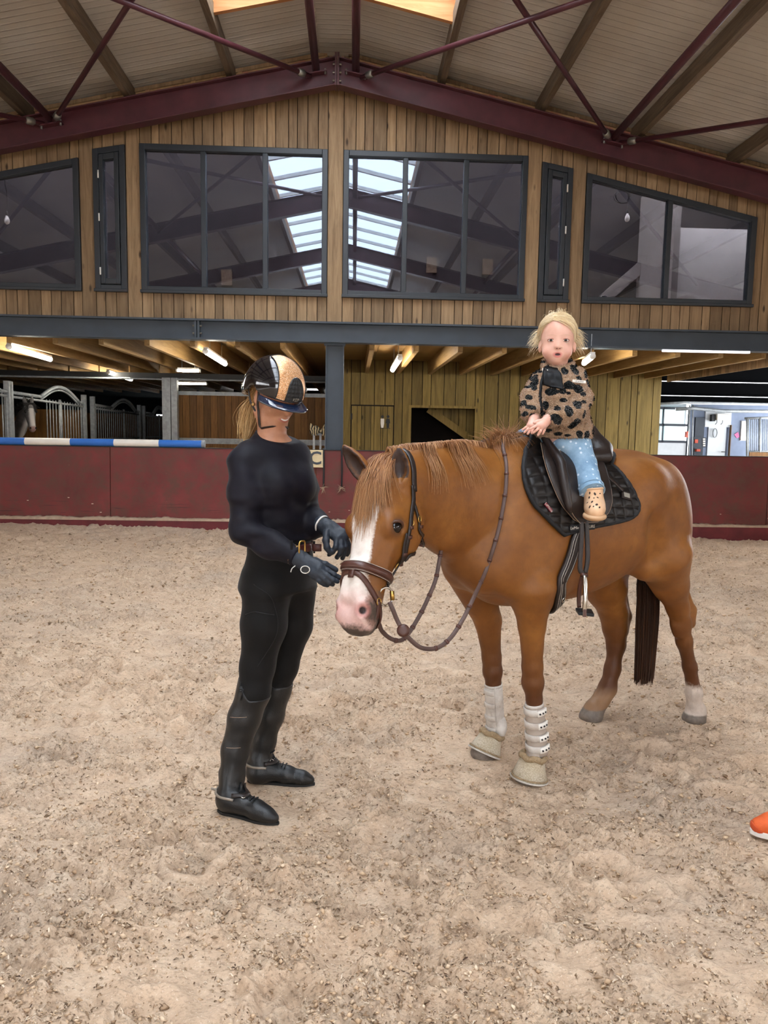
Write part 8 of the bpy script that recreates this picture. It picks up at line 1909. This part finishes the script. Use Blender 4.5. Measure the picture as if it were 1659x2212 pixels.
c = t.ramp(n1, [(0.3, lin('#6f8fab')), (0.55, lin('#8cabc4')), (0.8, lin('#aec6d6'))]); mp = t.n('ShaderNodeMapping'); mp.inputs['Rotation'].default_value = (0, 0.7, 0.5); t.l(v, mp.inputs[0])
vo = t.n('ShaderNodeTexVoronoi'); vo.inputs['Scale'].default_value = 42; t.l(mp.outputs[0], vo.inputs['Vector']); hrt = t.ramp(vo.outputs['Distance'], [(0.20, (0.85,)*3), (0.24, (0, 0, 0))])
t.set(base=t.mix(hrt, c, lin('#d9e6ee')), rough=0.85, normal=t.bump(n2, 0.2, 0.002), spec=0.2)
V, Q = JE.mesh(1); jn = np_mesh('jeans', V, Q, 'denim_light', child)
KF2.g = KF2.g-0.008; V, Q = KF2.mesh(1); np_mesh('jeans_leg', V, Q, 'denim_light', child)
# light blue knee showing over the withers
KN = Field(D2(1125, 938, 0.05)-0.12, D2(1125, 938, 0.05)+0.12, 0.006); KN.chain([D2(1165, 952, 0.06), D2(1142, 938, 0.04), D2(1128, 941, 0.07), D2(1120, 950, 0.12)], [0.05, 0.028, 0.024, 0.03], k=0.02); V, Q = KN.mesh(1); np_mesh('jeans_far_knee', V, Q, 'denim_light', child)
d = unit(KL_L[2]-KL_L[1]); e = unit(np.cross(d, AXF)); g = np.cross(d, e)
for off, rr in ((0.014, 0.051), (-0.006, 0.053)): MB().tube([KL_L[2]+d*off+rr*(math.cos(a)*e+math.sin(a)*g) for a in np.linspace(0, 6.283, 26, endpoint=False)], 0.003, 6, closed=True).build('cuff_seam', 'denim_light', jn, smooth=True)
# ---------------------------------------------------------------- leopard rubber boot
plain('rubber_peach', '#e0b892', 0.45, var=0.06, scale=20); plain('rubber_sole', '#cfa983', 0.6, var=0.1); plain('spot_brown', '#33221d', 0.6)
def child_boot(c0, c1, toe, nm='rubber_boot'):
    B = Field(np.min([c0, c1, toe], 0)-0.09, np.max([c0, c1, toe], 0)+0.09, 0.004)
    B.cone(c0-unit(c1-c0)*0.03, c1, 0.040, 0.038, k=0.01); B.chain([c1, c1*0.4+toe*0.6, toe], [0.040, 0.037, 0.033], k=0.02)
    dn = unit(c1-c0); XX, YY, ZZ = B.ax[0][:, None, None], B.ax[1][None, :, None], B.ax[2][None, None, :]
    B.g = np.maximum(B.g, (-((XX-c0[0])*dn[0]+(YY-c0[1])*dn[1]+(ZZ-c0[2])*dn[2])).astype(np.float32)); V, Q = B.mesh(1); o = np_mesh(nm, V, Q, 'rubber_peach', child)
    return o, B
bt = DP(1281, 1062, PXM(ank) and float(np.dot(ank-CAM, AXF))-0.01); bd = float(np.dot(ank-CAM, AXF))
bd -= 0.0
c0, c1, toe = DP(1281, 1056, bd), DP(1284, 1094, bd), DP(1286, 1103, bd-0.07)
d = unit(c1-c0); e = unit(np.cross(d, AXF)); g = np.cross(d, e)
bo, BB = child_boot(c0, c1, toe)
SL_ = Field(np.min([c1, toe], 0)-0.1, np.max([c1, toe], 0)+0.1, 0.004); dwn = np.array([0, 0, -0.030]); SL_.chain([c1+dwn*0.7-AXF*-0.02, c1*0.4+toe*0.6+dwn, toe+dwn*0.9], [0.040, 0.040, 0.035], k=0.02, n=UPZ, q=0.42); V, Q = SL_.mesh(1); np_mesh('sole', V, Q, 'rubber_sole', bo)
MB().tube([c0+0.0405*(math.cos(a)*e+math.sin(a)*g) for a in np.linspace(0, 6.283, 24, endpoint=False)], 0.004, 6, closed=True).build('top_rim', 'rubber_peach', bo, smooth=True)
for px, py, r in ((1274, 1065, 2.2), (1285, 1067, 3), (1273, 1075, 2.4), (1279, 1084, 3), (1289, 1090, 3), (1274, 1095, 2.6), (1291, 1075, 2), (1295, 1096, 2.2), (1283, 1076, 1.6), (1296, 1066, 1.6), (1269, 1086, 1.6), (1282, 1094, 1.6)):
    p = BB.cast(CAM, ray(px, py), 2.4, 4.0)
    if p is None: continue
    n_ = BB.nrm(p)[0]; k_ = r/PXM(p); e1 = unit(np.cross(n_, UPZ)); e2 = np.cross(n_, e1); MB().prism(BB.project([p+k_*(1+0.25*math.sin(2.0*a+px))*(0.8*math.cos(a)*e1+1.1*math.sin(a)*e2) for a in np.linspace(0, 6.283, 10, endpoint=False)], 0.0012, 3), -n_*0.002).build('spot', 'spot_brown', bo)
child_boot(mir(c0), mir(c1), mir(c1)+(toe-c1)*np.array([1, 1, 1])*0.8)
# ---------------------------------------------------------------- fine blond hair
t = NT('hair_pale'); a1 = t.attr('along').outputs['Fac']; a2 = t.attr('rnd').outputs['Fac']
t.set(base=t.mix(t.math('MULTIPLY', a1, 0.4), t.ramp(a2, [(0, lin('#d0ae7c')), (0.5, lin('#ecd3a4')), (1, lin('#f8ebcc'))]), lin('#f8eccf')), rough=0.35, spec=0.5)
C_ = []
def cast_many(F, O, Dv, t1, iso, step=0.004):
    T = np.arange(0, t1, step); out = O+Dv*t1; done = np.zeros(len(O), bool)
    for t_ in T:
        P = O+Dv*t_; v_ = F.at(P)-iso; nw = (~done) & (v_ <= 0); out[nw] = P[nw]; done |= nw
        if done.all(): break
    return out
def headpts(az, elv, r):
    d = khf*(np.cos(az)*np.cos(elv))[:, None]+khl*(np.sin(az)*np.cos(elv))[:, None]+khu*np.sin(elv)[:, None]; c0_ = kw(-0.012, 0, 0.025); return cast_many(KF, c0_+d*0.15, -d, 0.15, r)
az = r_.uniform(-math.pi, math.pi, 4200); elv = r_.uniform(-0.45, 1.5, 4200)
part = 0.60+0.10*np.cos(az*2.2)+0.08*np.sin(az)
keep = ~((np.abs(az) < 1.15) & (elv < part)) & ~((np.abs(az) < 1.5) & (elv < 0.25)) & ~((np.abs(az) < 1.75) & (elv < -0.25)); az, elv = az[keep], elv[keep]
P0 = headpts(az, elv, 0.001); n_ = len(P0); L_ = r_.uniform(0.06, 0.12, n_); sgn = np.where(np.sin(az)+0.25 > 0, 1.0, -1.0)
tgt = CH+khf*(-0.07)+khl*(0.075*sgn)[:, None]+khu*(-0.01-0.03*r_.random(n_))[:, None]
def nz(a): return a/(np.linalg.norm(a, axis=1)[:, None]+1e-9)
dirv = nz(tgt-P0+khu*0.03); PT = [P0]
for k in range(1, 8):
    q = PT[-1]+dirv*(L_/7)[:, None]; q = KF.project(q, 0.0, 1)+KF.nrm(q)*(0.003+0.005*math.sin(k/7*math.pi)+0.004*r_.random(n_))[:, None]; PT.append(q); dirv = nz(dirv*0.8+nz(tgt-q)*0.25+np.array([0, 0, -0.05]))
PT = np.stack(PT, 1); C_ += list(PT)
for side, num in ((0, 110), (1, 150), (2, 110)):            # flyaway wisps on top and at the sides
    sd_ = {0: 0, 1: 1, 2: -1}[side]
    a_ = r_.uniform(-3, 3, num) if side == 0 else sd_*1.85+r_.normal(0, 0.3, num); e_ = r_.uniform(0.9, 1.5, num) if side == 0 else r_.uniform(-0.4, 0.45, num); P0 = headpts(a_, e_, 0.001)
    for p in P0:
        if side == 0: d = unit(khu+khl*r_.normal(0, 0.7)-khf*r_.uniform(-0.2, 0.7)); L1 = r_.uniform(0.02, 0.05)
        else: d = unit(khl*sd_*0.9-khf*0.3-khu*r_.uniform(-0.2, 0.9)); L1 = r_.uniform(0.03, 0.065)
        w2_ = r_.normal(0, 0.006, 3); C_.append(np.array([p+d*L1*s_+np.array([0, 0, -0.5*L1*s_*s_])+w2_*math.sin(s_*3.0) for s_ in np.linspace(0, 1, 7)]))
for az0, az1, num, lo_, hi_ in ((0.35, 1.42, 520, -0.45, 0.75), (-0.55, -1.45, 240, -0.7, -0.30)):       # hair swept across the forehead to both temples
    A0 = r_.uniform(lo_, hi_, num); E0 = r_.uniform(0.72, 1.25, num); E1 = r_.uniform(-0.30, 0.30, num); A1 = az1+r_.normal(0, 0.12, num); R1 = r_.uniform(0.003, 0.008, num); rows = []
    for s_ in np.linspace(0, 1, 8):
        p = headpts(A0+(A1-A0)*s_**0.8, E0+(E1-E0)*s_**1.15, 0.0); rows.append(KF.project(p, 0.0, 1)+KF.nrm(p)*(R1*(0.4+0.6*math.sin(math.pi*min(1, s_+0.2))))[:, None])
    C_ += list(np.stack(rows, 1))
strands('hair', C_, 0.0008, 'hair_pale', child)
CAPF = KF.copy(); CAPF.g = CAPF.g-0.0012; dX, dY, dZ = X-CH[0], Y-CH[1], Z-CH[2]; cf = dX*khf[0]+dY*khf[1]+dZ*khf[2]; cu_ = dX*khu[0]+dY*khu[1]+dZ*khu[2]; cl_ = dX*khl[0]+dY*khl[1]+dZ*khl[2]
cu_ = cu_/US; azg = np.abs(np.arctan2(cl_, cf+0.012)); lim = np.interp(azg, [0, 0.7, 1.15, 1.45, 1.8, 3.2], [0.080, 0.072, 0.054, 0.014, -0.030, -0.062]); hl_ = lim-cu_
CAPF.g = np.maximum(CAPF.g, hl_.astype(np.float32)); V, Q = CAPF.mesh(1); np_mesh('hair_base', V, Q, 'hair_pale', child, attrs={'along': np.zeros(len(V)), 'rnd': vnoise(V @ np.diag([3, 1, 1]), 60, 2)*0.7})
